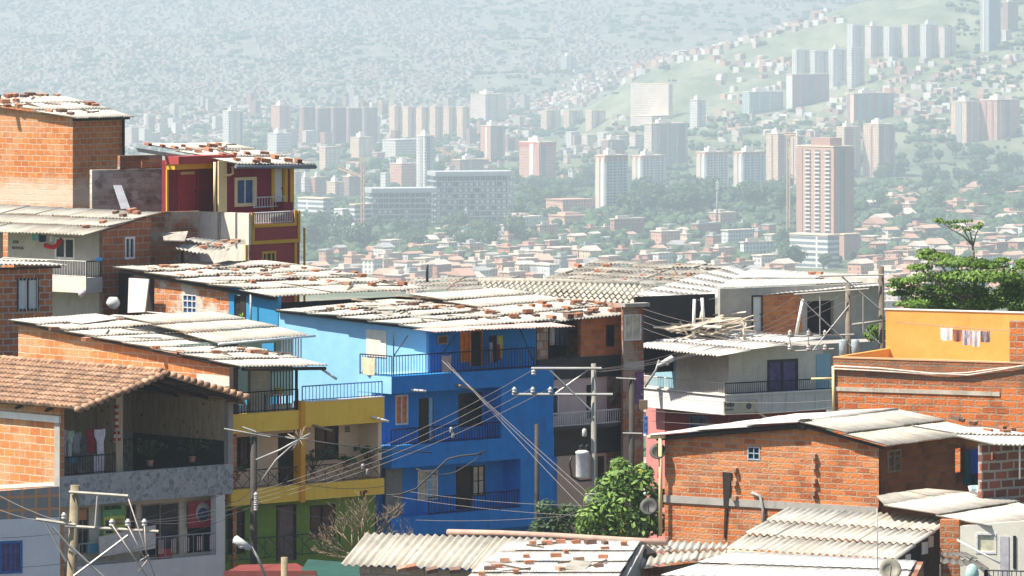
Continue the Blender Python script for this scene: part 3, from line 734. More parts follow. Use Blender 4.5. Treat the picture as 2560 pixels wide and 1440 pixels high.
def scatter(n,x0,x1,y0,y1,kinds,roofs,wr,hr,tries=60,lim=.3,slope=0):
    k=0
    for _ in range(n*tries):
        if k>=n: break
        px=rg.uniform(x0,x1); py=rg.uniform(y0,y1)+slope*(px-x0)
        sc_=FP/ground_D(px,py)/4.4; w=rg.uniform(*wr)*sc_; h=rg.uniform(*hr)*sc_
        if blocked(px,py,w,h,lim): continue
        house(px,py,w,h,rg.choice(kinds),rg.choice(roofs),rg.uniform(.25,.6),gable=rg.random()<.35); k+=1
BR=['pinkish brick']*3+['red brick']*2+['white walled']*2+['cream walled']+['grey walled']
RR=['flat pale','flat pale','red tiled','orange tiled','grey sheet']
scatter(92,960,1960,618,722,BR,RR,(30,64),(20,40),lim=.42)
scatter(16,1240,1940,572,622,BR,RR,(26,50),(16,28))
scatter(56,2150,2570,596,740,BR,['flat pale','orange tiled','red tiled'],(40,76),(22,40),lim=.5)
scatter(34,2160,2570,486,596,['pinkish brick','pinkish brick','cream walled','white walled'],['orange tiled','red tiled','flat pale'],(44,84),(16,30),lim=.5)
scatter(16,1060,1300,575,640,['pinkish brick','white walled'],RR,(24,50),(14,24))
scatter(26,770,1320,640,740,BR,RR,(34,66),(20,38),lim=.5)
scatter(10,1620,2120,300,345,['pinkish brick','cream walled','grey walled'],RR,(24,44),(14,24))
scatter(6,2160,2560,180,250,['pinkish brick','cream walled','white walled'],RR,(30,54),(16,30))
scatter(28,870,1480,375,470,['pinkish brick','cream walled','white walled'],RR,(30,60),(20,44))
scatter(12,2200,2340,690,800,BR,RR,(44,70),(22,38),lim=.45)
# ------------------------------------------------------------------ trees of the valley
def blob(mb,c,r,n,rg,size,flat=.75,dark=0):
    """a crown of small leaf-clump faces filling an uneven volume"""
    lob=[(Vector((rg.uniform(-.55,.55),rg.uniform(-.55,.55),rg.uniform(-.3,.5))),rg.uniform(.42,.62)) for _ in range(9)]
    for _ in range(n):
        q,rr=rg.choice(lob)
        d=Vector((rg.gauss(0,1),rg.gauss(0,1),rg.gauss(0,1)))
        if d.length<1e-3: continue
        d.normalize(); p=Vector(c)+(q+d*rr*rg.uniform(.72,1.05))*r; p.z=c[2]+(p.z-c[2])*flat
        nn=(d+Vector((rg.uniform(-.7,.7),rg.uniform(-.7,.7),rg.uniform(-.2,.9)))).normalized()
        x=nn.orthogonal().normalized(); y=nn.cross(x); s=size*rg.uniform(.6,1.35); a=rg.uniform(0,6.28)
        x,y=x*math.cos(a)+y*math.sin(a),y*math.cos(a)-x*math.sin(a)
        mb.add([p-x*s,p-y*s*.6,p+x*s,p+y*s*.6],[(0,1,2,3)],(rg.random(),0,0))
def core(mb,c,r,flat,rg):
    vs=[];fs=[];nu,nv=9,6
    for j in range(nv+1):
        th=math.pi*j/nv
        for i in range(nu):
            ph=2*math.pi*i/nu; k=r*rg.uniform(.6,.8)
            vs.append(Vector(c)+Vector((math.sin(th)*math.cos(ph)*k,math.sin(th)*math.sin(ph)*k,math.cos(th)*k*flat)))
    for j in range(nv):
        for i in range(nu): fs.append((j*nu+i,(j+1)*nu+i,(j+1)*nu+(i+1)%nu,j*nu+(i+1)%nu))
    mb.add(vs,fs,(.15,0,0))
PROTO=[]
for k in range(6):
    rg2=random.Random(k); c=MB(); core(c,(0,0,6.2),4.6,.8,rg2); blob(c,(0,0,6.2),4.8,520,rg2,.75,.85)
    tr=MB(); tr.tube([(0,0,-4),(0,0,1.5),(.2,.1,4)],.5,6,.25)
    for q in range(3): a=q*2.1+k; tr.tube([(0,0,2),(math.cos(a)*1.2,math.sin(a)*1.2,4.5)],.22,5,.1)
    PROTO.append((c,tr))
TREES=[]; PM=[]
def vtree(px,py,s,lab='round green tree',k=None,D=None):
    D=D or ground_D(px,py); k=rg.randrange(6) if k is None else k
    t=thing('tree',place_label(lab,px,py-20),'tree',P(px,py,D) if D is None else ((px-1280)/FP*D,D,TZ(px,D)),'trees of the valley')
    if len(PM)<=k:
        while len(PM)<6: PM.append(None)
    if PM[k] is None:
        c,tr=PROTO[k]; a=c.build('crown',M['leaf_far']); b_=tr.build('trunk',M['tree_bark']); PM[k]=(a.data,b_.data); bpy.data.objects.remove(a); bpy.data.objects.remove(b_)
    for nm,me in zip(('crown','trunk'),PM[k]):
        o=bpy.data.objects.new(nm,me); COL.objects.link(o); o.parent=t
    t.scale=(s,s,s*rnd(.85,1.15)); t.rotation_euler=(0,0,rnd(0,6.28)); TREES.append((t,px,py)); return t
def trees(n,x0,x1,y0,y1,s0,s1,lab='round green tree',lim=.55,slope=0):
    k=0
    for _ in range(n*40):
        if k>=n: break
        px=rg.uniform(x0,x1); py=rg.uniform(y0,y1)+slope*(px-x0)
        if blocked(px,py,40,36,lim): continue
        vtree(px,py,rg.uniform(s0,s1),lab); k+=1
t=vtree(1555,648,1.15,'dark round tree standing alone among the low houses'); t['label']='dark round tree standing alone among the low houses'
trees(34,1570,1990,485,545,1.2,1.9)
trees(16,1570,1760,520,560,1.3,2.0)
trees(26,2150,2570,395,500,1.2,1.9)
trees(15,2150,2570,500,600,.9,1.3,'green tree between tiled houses',.25)
trees(13,2150,2570,600,740,.8,1.1,'green tree between brick houses',.25)
trees(26,1290,1490,455,545,1.2,1.8)
trees(20,870,1300,570,640,1.1,1.6)
trees(12,765,900,590,660,1.3,2.0)
trees(22,1000,1960,600,720,.6,.95,'small green tree between low houses',.3)
trees(10,1900,2060,620,690,1.0,1.6)
trees(14,880,1300,400,480,1.0,1.6,'pale hazy tree',.4)
trees(14,2160,2400,700,800,.7,1.0,'green tree near the pole')
finish_labels(HOUSES); finish_labels(TREES)
# ------------------------------------------------------------------ the masses nobody could count
def hfilter(px,py): return noise.noise(Vector((px/170,py/95,2)))
rg=random.Random(5)
mb=MB(); n=0; pal=[(.62,.42,.34),(.55,.33,.25),(.78,.72,.66),(.72,.66,.58),(.45,.30,.25),(.60,.52,.48),(.80,.78,.75)]
while n<23000:
    D=rg.uniform(6000,11600); px=rg.uniform(-150,2600); y=ty(px,D)
    q=hfilter(px,y)
    if px>1380 and D>5600:
        yr=lerp_tab(RID,px)
        on_ridge=abs(y-yr)<16 and px<2100
        if not on_ridge and D<8300 and (px<1950 and y<290 or rg.random()<.75): continue
        if D<8300 and not on_ridge and px>1900 and y<160: continue
    if D>8300 and px>1150:
        if q<-.02+(px-1150)/2400: continue
    elif D>8000:
        if q<-.5: continue
    elif q<-.05: continue
    q2=noise.noise(Vector((px/52,y/26,7)))+.5*noise.noise(Vector((px/20,y/12,3)))
    if q2<-.12 and rg.random()<.75: continue
    if rg.random()<.12 or D>7600 or q>0:
        x=(px-1280)/FP*D; z=TZ(px,D); th=rg.choice((.6,.8,1.0)); w,l,h=rg.uniform(4.5,10),rg.uniform(4.5,10),rg.uniform(2.5,5.5)
        if rg.random()<.012 and D<8200: h=rg.uniform(14,26); w+=4
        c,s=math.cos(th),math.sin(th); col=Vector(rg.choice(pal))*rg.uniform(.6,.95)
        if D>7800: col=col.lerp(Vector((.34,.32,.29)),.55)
        b=[(x+a*c-e*s,D+a*s+e*c) for a,e in ((0,0),(w,0),(w,l),(0,l))]
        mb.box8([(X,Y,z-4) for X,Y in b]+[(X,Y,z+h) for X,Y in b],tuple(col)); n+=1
def tiny(px,D):
    x=(px-1280)/FP*D; z=TZ(px,D); th=rg.choice((.6,.8,1.0)); w,l,h=rg.uniform(6,11),rg.uniform(6,11),rg.uniform(4,7); c,s=math.cos(th),math.sin(th); col=Vector(rg.choice(pal))*rg.uniform(.85,1.15)
    b=[(x+a*c-e*s,D+a*s+e*c) for a,e in ((0,0),(w,0),(w,l),(0,l))]; mb.box8([(X,Y,z-4) for X,Y in b]+[(X,Y,z+h) for X,Y in b],tuple(col))
for k in range(120):
    q=rg.random(); tiny(1660+430*q+rg.gauss(0,18),7580-abs(rg.gauss(0,170)))
for k in range(330):
    f=rg.random(); px=1290+f*290+rg.gauss(0,22); py=318-f*150+rg.gauss(0,12); tiny(px,ground_D(px,py,5200))
for k in range(260):
    px=rg.uniform(1800,2560); py=rg.uniform(150,345)
    if not blocked(px,py,14,10): tiny(px,ground_D(px,py,5200))
for k in range(4200): tiny(rg.choice((rg.uniform(-1100,-150),rg.uniform(2600,3700))),rg.uniform(3400,11600))
for k in range(900): tiny(rg.uniform(-500,3100),rg.uniform(700,2200))
o=mb.build('hillside_houses',mat_plain('hillside_house_paint',(1,1,1),.9,0,.1,.05)); tag(o,'countless tiny brick and pale houses covering the far mountainside','houses',kind='stuff')
ico=[]
def lowblob(mb,c,r,rg):
    n=6; vs=[]; 
    for j,(zz,rr) in enumerate(((-.5,.7),(.1,1.05),(.6,.75))):
        for i in range(n):
            a=6.283*(i+.5*(j%2))/n; k=r*rr*rg.uniform(.75,1.2); vs.append((c[0]+math.cos(a)*k,c[1]+math.sin(a)*k,c[2]+zz*r*rg.uniform(.85,1.15)))
    vs.append((c[0],c[1],c[2]+r*rg.uniform(.85,1.1)))
    fs=[]
    for j in range(2):
        for i in range(n):
            fs.append((j*n+i,j*n+(i+1)%n,(j+1)*n+(i+1)%n,(j+1)*n+i))
    for i in range(n): fs.append((2*n+i,2*n+(i+1)%n,3*n))
    col=(rg.random(),0,0); mb.add(vs,fs,col)
mb=MB(); n=0
while n<9000:
    D=rg.uniform(4300,11800) if rg.random()<.8 else rg.uniform(3500,5200); px=rg.uniform(-150,2650); y=ty(px,D)
    q=hfilter(px,y)
    hill=px>1380 and 5600<D<8300 and y<300 and px<2350
    if hill and rg.random()<.975: continue
    if D>8000 and q>.05 and rg.random()<.8: continue
    x=(px-1280)/FP*D; r=rg.uniform(2.2,5.5); z=TZ(px,D)
    for _ in range(3): lowblob(mb,(x+rg.uniform(-6,6),D+rg.uniform(-6,6),z+r*.7),r*rg.uniform(.6,1),rg)
    n+=1
for k in range(1500):   # slopes beyond the frame and behind the roofs
    if k<1000: D=rg.uniform(420,2300); px=rg.uniform(-600,3200)
    else: D=rg.uniform(3000,11000); px=rg.choice((rg.uniform(-1100,-150),rg.uniform(2650,3700)))
    x=(px-1280)/FP*D; r=rg.uniform(3,6)
    for _ in range(3): lowblob(mb,(x+rg.uniform(-7,7),D+rg.uniform(-7,7),TZ(px,D)+r*.5),r*rg.uniform(.6,1),rg)
for k in range(420):
    D=rg.uniform(2300,3350); px=rg.choice((rg.uniform(-800,640),rg.uniform(2650,3500))); x=(px-1280)/FP*D; r=rg.uniform(3,6)
    for _ in range(3): lowblob(mb,(x+rg.uniform(-7,7),D+rg.uniform(-7,7),TZ(px,D)+r*.5),r*rg.uniform(.6,1),rg)
o=mb.build('valley_woods',M['leaf_far']); tag(o,'dense woods spread over the valley floor and mountainside','woods',kind='stuff')
# ================================================================== foreground
G0=-23.5
M['brick_banded']=mat_brick('brick_orange',(0.740,0.258,0.068),(0.560,0.172,0.043),(.66,.53,.40),.42,.235,.019,.4,patch=(.74,.55,.38),patch_amt=.25,band=(-9.9,-8.4,(.76,.66,.54),.75))  # the orange brick's own colour, with a pale efflorescence band
M['brick_big']=mat_brick('brick_big_block',(0.780,0.292,0.087),(0.600,0.198,0.053),(.68,.56,.42),.55,.265,.02,.3,patch=(.78,.60,.42),patch_amt=.25)
M['brick_old']=mat_brick('brick_stained',(0.460,0.155,0.050),(0.260,0.086,0.034),(.30,.27,.23),.42,.22,.018,.95,patch=(.46,.42,.36),patch_amt=.6)
M['brick_mid']=mat_brick('brick_thick_joints',(0.660,0.206,0.056),(0.400,0.103,0.031),(.52,.47,.41),.42,.235,.026,.3)
M['brick_red']=mat_brick('brick_long',(0.760,0.241,0.062),(0.440,0.112,0.034),(.46,.36,.25),.44,.175,.021,.45,patch=(.70,.46,.28),patch_amt=.2)
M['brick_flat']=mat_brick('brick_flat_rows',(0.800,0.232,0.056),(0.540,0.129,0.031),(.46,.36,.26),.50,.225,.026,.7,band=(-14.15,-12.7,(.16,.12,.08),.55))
M['brick_small']=mat_brick('brick_small',(0.740,0.258,0.074),(0.520,0.155,0.046),(.50,.40,.30),.34,.19,.012,.25)
M['brick_white']=mat_brick('brick_white_block',(.74,.70,.63),(.40,.17,.09),(.34,.28,.24),.36,.30,.03,.25)
M['brick_pale']=mat_brick('brick_pale_plastered',(0.720,0.275,0.087),(0.520,0.172,0.056),(.62,.55,.46),.50,.24,.02,.4,patch=(.70,.64,.56),patch_amt=.9)
M['sheet_white']=mat_sheet('roof_sheet_pale',(.66,.635,.575),(.54,.51,.45),.5,(.17,.155,.13))
M['sheet_grey']=mat_sheet('roof_sheet_grey',(.46,.44,.385),(.35,.33,.285),.5,(.12,.115,.10))
M['sheet_bright']=mat_sheet('roof_sheet_white',(.80,.785,.75),(.72,.705,.66),.25,(.25,.23,.2))
M['mottled']=mat_brick('mottled_block',(.68,.63,.55),(.42,.31,.23),(.55,.52,.46),.42,.22,.03,1.0,(.03,.028,.025),patch=(.72,.69,.62),patch_amt=.96)
M['sheet_pink']=mat_sheet('roof_sheet_pink',(.82,.62,.56),(.74,.52,.46),.15)
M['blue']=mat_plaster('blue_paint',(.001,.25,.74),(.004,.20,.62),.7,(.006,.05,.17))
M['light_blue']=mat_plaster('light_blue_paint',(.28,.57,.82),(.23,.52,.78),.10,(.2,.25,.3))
M['yellow']=mat_plaster('yellow_paint',(.98,.68,.09),(.94,.61,.07),.25,(.2,.12,.03))
M['cream_wall']=mat_plaster('cream_paint',(.92,.70,.48),(.86,.64,.43),.15)
M['green_wall']=mat_plaster('green_paint',(.20,.33,.045),(.15,.26,.035),.25)
M['maroon']=mat_plaster('maroon_paint',(.27,.014,.035),(.21,.012,.028),.2,(.02,.01,.01))
M['maroon_light']=mat_plaster('maroon_paint_lit',(.42,.06,.055),(.34,.048,.045),.2)  # brighter maroon: sunlight on the balcony front put into the colour
M['yellow_trim']=mat_plaster('yellow_trim',(.80,.46,.03),(.72,.40,.03),.1)
M['cream_trim']=mat_plaster('cream_trim',(.82,.66,.36),(.76,.58,.30),.1)
M['orange_wall']=mat_plaster('orange_paint',(.92,.42,.10),(.86,.35,.07),.35,(.4,.2,.08))
M['black_band']=mat_plaster('dark_grey_render',(.055,.055,.058),(.04,.04,.042),.3)
M['pale_lilac']=mat_plaster('pale_lilac_paint',(.62,.54,.55),(.56,.48,.49),.15)
M['red_wall']=mat_plaster('dark_red_paint',(.30,.045,.045),(.24,.035,.035),.2)
M['pink_wall']=mat_plaster('pink_paint',(.66,.26,.25),(.58,.22,.21),.15)
M['sky_wall']=mat_plaster('sky_blue_paint',(.30,.52,.62),(.26,.46,.55),.1)
M['weathered_white']=mat_plaster('weathered_white',(.66,.66,.62),(.55,.56,.53),.75,(.10,.11,.10))
M['stained']=mat_plaster('black_stained_render',(.62,.57,.48),(.40,.36,.29),1.0,(.02,.02,.02))
M['cement']=mat_plaster('cement_render',(.78,.73,.63),(.66,.62,.53),.4)
M['fence_white']=M['white_metal']; M['blue_metal']=mat_plain('blue_metal',(.04,.16,.45),.5)
M['orange_cloth']=mat_plain('orange_curtain',(.85,.25,.03),.9,0,.3); M['blue_glass']=mat_glass('blue_glass',(.015,.05,.13)); M['violet_cloth']=mat_plain('violet_curtain',(.14,.10,.25),.9,0,.4,5)
M['red_door']=mat_plain('red_door_paint',(.46,.03,.04),.6); M['cream_cloth']=mat_plain('cream_curtain',(.62,.60,.46),.9,0,.35,4)
M['clay']=mat_plain('roof_tile_clay',(.43,.265,.17),.9,0,.6,2.5); M['teal_cloth']=mat_plain('teal_curtain',(.10,.36,.40),.9)
# river-stone cladding
m,nt,b=mat_new('stone_cladding'); uv=uvn(nt); vo=nd(nt,'ShaderNodeTexVoronoi',Scale=5.5); lk(nt,uv,vo.inputs['Vector'])
vd=nd(nt,'ShaderNodeTexVoronoi',Scale=5.5); vd.feature='DISTANCE_TO_EDGE'; lk(nt,uv,vd.inputs['Vector'])
sp=nt.nodes.new('ShaderNodeSeparateColor'); lk(nt,vo.outputs['Color'],sp.inputs[0])
c=mix(nt,sp.outputs[0],(.20,.24,.25),(.44,.47,.47)); mr=nt.nodes.new('ShaderNodeMapRange'); mr.inputs[2].default_value=.07; lk(nt,vd.outputs['Distance'],mr.inputs[0])
c=mix(nt,mr.outputs[0],(.52,.53,.52),c); lk(nt,c,b.inputs['Base Color']); b.inputs['Roughness'].default_value=.8; bump(nt,b,mr.outputs[0],.4,.02); M['stone']=m
m,nt,b=mat_new('spotted_stone'); uv=uvn(nt); vo=nd(nt,'ShaderNodeTexVoronoi',Scale=2.6); lk(nt,uv,vo.inputs['Vector'])
mr=nt.nodes.new('ShaderNodeMapRange'); mr.inputs[1].default_value=.12; mr.inputs[2].default_value=.2; lk(nt,vo.outputs['Distance'],mr.inputs[0])
c=mix(nt,mr.outputs[0],(.24,.11,.05),(.62,.54,.38)); c=mix(nt,noise_n(nt,scaled(nt,uv,4,.6),2,5),c,(.44,.36,.24)); lk(nt,c,b.inputs['Base Color']); b.inputs['Roughness'].default_value=.85; M['spotted']=m
m,nt,b=mat_new('grid_tiles'); uv=uvn(nt); br=nd(nt,'ShaderNodeTexBrick',Color1=(.20,.21,.22,1),Color2=(.26,.26,.27,1),Mortar=(.52,.27,.13,1),Scale=1.0); br.offset=0
br.inputs['Mortar Size'].default_value=.045; br.inputs['Brick Width'].default_value=.46; br.inputs['Row Height'].default_value=.42; lk(nt,uv,br.inputs['Vector']); lk(nt,br.outputs['Color'],b.inputs['Base Color']); M['grid_tile']=m
def roof_part(key,parent,q,mat,pitch=.18,amp=.028,name='roof',**kw):
    mb=MB(); sheets(mb,q,pitch,amp,**kw); reg(key,q); return mb.build(name,M[mat],parent)
def simple(name,mb,mat,parent=None): return mb.build(name,M[mat] if isinstance(mat,str) else mat,parent)
def patch(pl,pts,mat,parent,name,o=.012):
    """thin render patch on a wall, outline given in photo positions"""
    mb=MB(); q=[pl.pt(x,y,o) for x,y in pts]; mb.slab(q,o*.9); return simple(name,mb,mat,parent)
# ---------------------------------------------------------------- tall brick house, top left
fr=Fr(182,245,52); u1=fr.u(307); t=thing('brick_house','tall windowless orange brick house under a brick-strewn white roof','house',fr.w(0,0,G0))
hull(fr,0,u1,0,7,G0,fr.z(295,0,0),M['brick_banded'],t,ztS=fr.z(250,0,7),ztF=fr.z(290,u1,0)); tallbrick=t
q=(fr.pt(-.25,-.35,296),fr.pt(u1+.3,-.35,291),fr.pt(u1+.3,3.6,241),fr.pt(-.25,7,243)); roof_part('A',t,q,'sheet_white',lo=.85)
S=Pl(fr,'S',0); F_=Pl(fr,'F',0)
patch(F_,[(236,432),(300,425),(306,440),(306,520),(246,520)],'stained',t,'plaster_patch')
mb=MB(); F_.box(mb,u1-.05,u1+.02,.01,.10,fr.z(520,u1,0),fr.z(296,u1,0)); simple('down_pipe',mb,'dark_metal',t)
mb=MB(); mb.tube([fr.pt(-.1,-.12,299),fr.pt(u1+.25,-.12,295)],.07,5); simple('eave_beam',mb,'dark_wood',t)
# low wall between the brick house and the maroon house
f2=Fr(305,243,25); t=thing('garden_wall','black-stained plaster wall topped with loose brick courses beside the maroon house','wall',f2.w(0,0,G0))
w1=f2.u(413); mb=MB(); Pl(f2,'F').wall(mb,-1.3,w1,G0,f2.z(423,w1/2,0),t=.25); simple('wall',mb,'mottled',t)
mb=MB(); a=f2.u(405); Pl(f2,'F').box(mb,-.1,a,-.24,.03,f2.z(422,a/2,0),f2.z(388,a/2,0)); simple('brick_course',mb,'brick_old',t)
mb=MB(); Pl(f2,'F').box(mb,f2.u(352),f2.u(404),-.26,.10,f2.z(419,1,0),f2.z(403,1,0)); simple('brick_ledge',mb,'brick_banded',t)
mb=MB(); p=f2.u(318,-.6); mb.slab([f2.pt(f2.u(304,-.9),-.9,522),f2.pt(f2.u(326,-.9),-.9,522),f2.pt(f2.u(304,-.1),-.1,463),f2.pt(f2.u(284,-.1),-.1,463)],.05)
o=simple('plank',mb,mat_plain('grey_board',(.42,.45,.50),.7)); tag(o,'grey board leaning against the stained wall beside the tall brick house','board')
# ---------------------------------------------------------------- maroon house
fr=Fr(622,238,50); t=thing('maroon_house','maroon house with yellow trims, balcony and a brick-weighted white roof','house',fr.w(0,0,G0)); maroon=t
WF=Pl(fr,'F',1.5); PF=Pl(fr,'F',2.9); FF=Pl(fr,'F',0); SS=Pl(fr,'S',0)
ur=WF.a(733); zfl=fr.z(545,0,1.5); ztp=WF.z(412,ur/2)
mb=MB(); win=WF.rect(590,446,635,512); dr=WF.rect(686,420,708,521)
WF.wall(mb,0,ur,G0,ztp,[win,dr],.2); SP=Pl(fr,'S',0.0); 
mb.slab([fr.w(ur,1.7,G0),fr.w(ur,5.5,G0),fr.w(ur,5.5,ztp),fr.w(ur,1.7,ztp)],.2)
simple('wall',mb,'maroon',t)
window(t,WF,590,446,635,512,M['white_metal'],M['blue_glass'],.07,1)
mb=MB(); a0,a1,z0,z1=WF.rect(586,443,639,516)
for b in ((a0-.02,a0+.13,z0,z1),(a1-.13,a1+.02,z0,z1),(a0+.13,a1-.13,z0,z0+.13),(a0+.13,a1-.13,z1-.10,z1)): WF.box(mb,b[0],b[1],.002,.05,b[2],b[3])
simple('window_surround',mb,'cream_trim',t)
door(t,WF,686,420,708,521,M['white_paint'],M['yellow_trim'],label='white door in a yellow frame')
for x0,x1 in ((678,685),(710,717),(724,733)):
    mb=MB(); a0,a1,z0,z1=WF.rect(x0,410,x1,524); WF.box(mb,a0,a1,.002,.05,z0,z1); simple('trim_strip',mb,'yellow_trim',t)
mb=MB(); a0,a1,z0,z1=WF.rect(544,402,562,530); WF.box(mb,a0,a1+.06,.0,.06,z0,z1); simple('corner_trim',mb,'cream_trim',t)
# porch part
pl0,pl1=PF.a(414),PF.a(557); mb=MB(); dh=PF.rect(447,426,493,530)
PF.wall(mb,pl0,pl1,G0,PF.z(398,0),[dh],.2); simple('porch_wall',mb,'maroon',t)
door(t,PF,447,426,493,530,M['red_door'],M['red_door'],panels=3,label='red wooden door with a pale transom')
mb=MB(); a0,a1,z0,z1=PF.rect(453,429,487,436); PF.box(mb,a0,a1,-.03,.0,z0,z1); simple('transom',mb,'cream_trim',t)
mb=MB(); a0,a1,z0,z1=PF.rect(414,408,550,421); PF.box(mb,a0,a1,.01,.5,z0,z1); simple('yellow_beam',mb,'yellow_trim',t)
mb=MB(); a0,a1,z0,z1=PF.rect(412,388,556,408); PF.box(mb,a0,a1,.0,.75,z0+.01,z1); simple('porch_fascia',mb,'maroon_light',t)
mb=MB(); a0,a1,z0,z1=PF.rect(414,415,418,528); PF.box(mb,a0,a1,.01,.07,z0,z1); simple('trim_strip',mb,'yellow_trim',t)
mb=MB(); q=WF.pt(537,532,.35); p=WF.pt(537,405,.35); mb.tube([q,p],.055,8); simple('porch_post',mb,'cream_trim',t)
mb=MB(); a=fr.pt(0,1.3,410); mb.tube([WF.pt(581,415,.12),WF.pt(582,434,.12),WF.pt(573,438,.12),WF.pt(562,437,.12)],.05,7); simple('rain_pipe',mb,'cream_trim',t)
mb=MB(); SS.wall(mb,0.0,2.95,G0,fr.z(533,0,0),(),.16); simple('terrace_wall',mb,'cement',t)
# balcony front: tray with a cut-out panel
uR=FF.a(749); zt=fr.z(532,0,0); za=fr.z(612,0,0); zc=fr.z(562,0,0)
ua,ub=FF.a(633),FF.a(735)
mb=MB(); FF.wall(mb,.17,uR,za,zt,[(ua,ub,zc,zt+1)],.16); simple('balcony_front',mb,'maroon_light',t)
mb=MB()
for b in ((.17,uR,za,za+.14),(.17,.30,za+.14,zt),(uR-.13,uR,za+.14,zt),(ua-.12,ua,zc-.12,zt),(ub,ub+.12,zc-.12,zt),(ua,ub,zc-.13,zc-.01)): FF.box(mb,b[0],b[1],.003,.045,b[2],b[3])
simple('balcony_trim',mb,'yellow_trim',t)
mb=MB(); rail(mb,fr.w(ua,.08,zc),fr.w(ub,.08,zc),zt-zc-.02,.1,.014,.02); simple('railing',mb,'white_metal',t)
mb=MB(); FF.box(mb,0,uR,-1.5,-.165,za,za+.2); simple('balcony_floor',mb,'concrete',t)
mb=MB(); FF.wall(mb,0,uR,G0,za-.001,[FF.rect(655,628,690,660)],.16); simple('lower_wall',mb,'maroon_light',t)
window(t,FF,655,628,690,660,M['yellow_trim'],M['glass'],.09,2)
for x in (612,735):
    mb=MB(); a=FF.a(x); FF.box(mb,a,a+.13,.003,.05,G0,za-.005); simple('trim_strip',mb,'yellow_trim',t)
mb=MB(); rail(mb,fr.w(FF.a(690),1.2,zfl+.35),fr.w(uR+.4,1.2,zfl+.35),.42,.16); simple('railing',mb,'white_metal',t)
mb=MB(); FF.box(mb,uR+.05,uR+.6,-1.9,-.9,fr.z(567,uR,1),fr.z(506,uR,1)); simple('side_box',mb,'maroon',t)
mb=MB(); p=FF.pt(761,570,-1.2); q=Vector((p.x,p.y,G0)); mb.tube([q,p],.045,6); simple('balcony_post',mb,'yellow_trim',t)
q=(fr.pt(.2,.9,410),fr.pt(fr.u(789,.6),.6,411),fr.pt(4.9,5.8,358),fr.pt(.1,5.8,361)); roof_part('C',t,q,'sheet_white',lo=.86)
mb=MB(); a,b=q[0],q[1]; mb.tube([a-Vector((0,0,.1)),b-Vector((0,0,.1))],.085,6); simple('gutter',mb,mat_plain('gutter_zinc',(.22,.25,.30),.5,.3),t)
mb=MB(); mb.slab([PF.pt(340,370,0),PF.pt(480,392,0),PF.pt(480,402,0),PF.pt(345,379,0)],.1); simple('fascia_board',mb,'grey_plaster',t)
# ---------------------------------------------------------------- grey house with laundry, left
fr=Fr(256,228,50); t=thing('corner_house','unpainted corner house of grey plaster and brick under a brick-weighted roof','house',fr.w(0,0,G0))
SS=Pl(fr,'S',0); FF=Pl(fr,'F',0); uR=FF.a(377); zc=fr.z(580,0,0)
mb=MB(); h1=SS.rect(137,594,187,648); h2=SS.rect(0,578,20,660)
SS.wall(mb,.001,8,G0,zc,[h1,h2],.16); simple('grey_wall',mb,'grey_plaster',t)
window(t,SS,137,594,187,648,M['white_metal'],M['glass'],.08,1)
mb=MB(); h=FF.rect(312,592,337,648); FF.wall(mb,0,uR,G0,zc,[h],.16,FF.z(541,uR)); simple('wall',mb,mat_brick('brick_corner',(0.500,0.163,0.056),(0.360,0.103,0.037),(.42,.37,.32),.55,.27,.022,.35),t)
window(t,FF,312,592,337,648,M['white_metal'],M['glass'],.08,1)
q=(fr.pt(-1.2,8.6,572),fr.pt(-1.2,-.25,588),fr.pt(FF.a(392),-.25,533),fr.pt(FF.a(392),8.6,512)); roof_part('B',t,q,'sheet_grey',lo=.9,hi=1.3)
# balcony
zb0,zb1=fr.z(733,-.9,0),fr.z(695,-.9,0); mb=MB(); mb.fbox(fr,-.9,-.005,0,5,zb0,zb1); simple('balcony_slab',mb,'cement',t)
mb=MB(); rail(mb,fr.w(-.85,.05,zb1),fr.w(-.85,4.5,zb1),.62,.14); simple('railing',mb,mat_plain('grey_metal',(.5,.5,.48),.6),t)
mb=MB(); rail(mb,fr.w(-.8,.05,zb1),fr.w(-.05,.05,zb1),.62,.12); simple('railing',mb,'dark_metal',t)
mb=MB()   # faint chalk scrawl on the wall
def scrawl(txt,pl,x,y,h,mat,parent,name,o=.012,bold=.0):
    cu=bpy.data.curves.new('lettering','FONT'); cu.body=txt; cu.size=h; cu.extrude=.004; cu.offset=bold; cu.resolution_u=2
    ob=bpy.data.objects.new('lettering',cu); COL.objects.link(ob)
    me=bpy.data.meshes.new_from_object(ob.evaluated_get(bpy.context.evaluated_depsgraph_get())); bpy.data.objects.remove(ob)
    org=pl.pt(x,y,o); a=pl.a(x); d=(pl.w(a+1,0,0)-pl.w(a,0,0)); 
    if pl.k=='S': d=-d
    out=(pl.w(a,1,0)-pl.w(a,0,0))
    b=ORG[parent] if parent is not None else org
    for v in me.vertices:
        p=org+d*v.co.x+Vector((0,0,v.co.y))+out*v.co.z; v.co=p-b
    me.materials.append(mat); ob=bpy.data.objects.new(name,me); COL.objects.link(ob)
    if parent is not None: ob.parent=parent; ORG[ob]=ORG[parent]
    else: ob.location=org; ORG[ob]=org
    return ob
chalk=mat_plain('chalk',(.62,.60,.56),.95)
scrawl('JOSE',SS,32,608,.16,chalk,t,'chalk_writing'); scrawl('NOVOA',SS,30,623,.17,chalk,t,'chalk_writing')
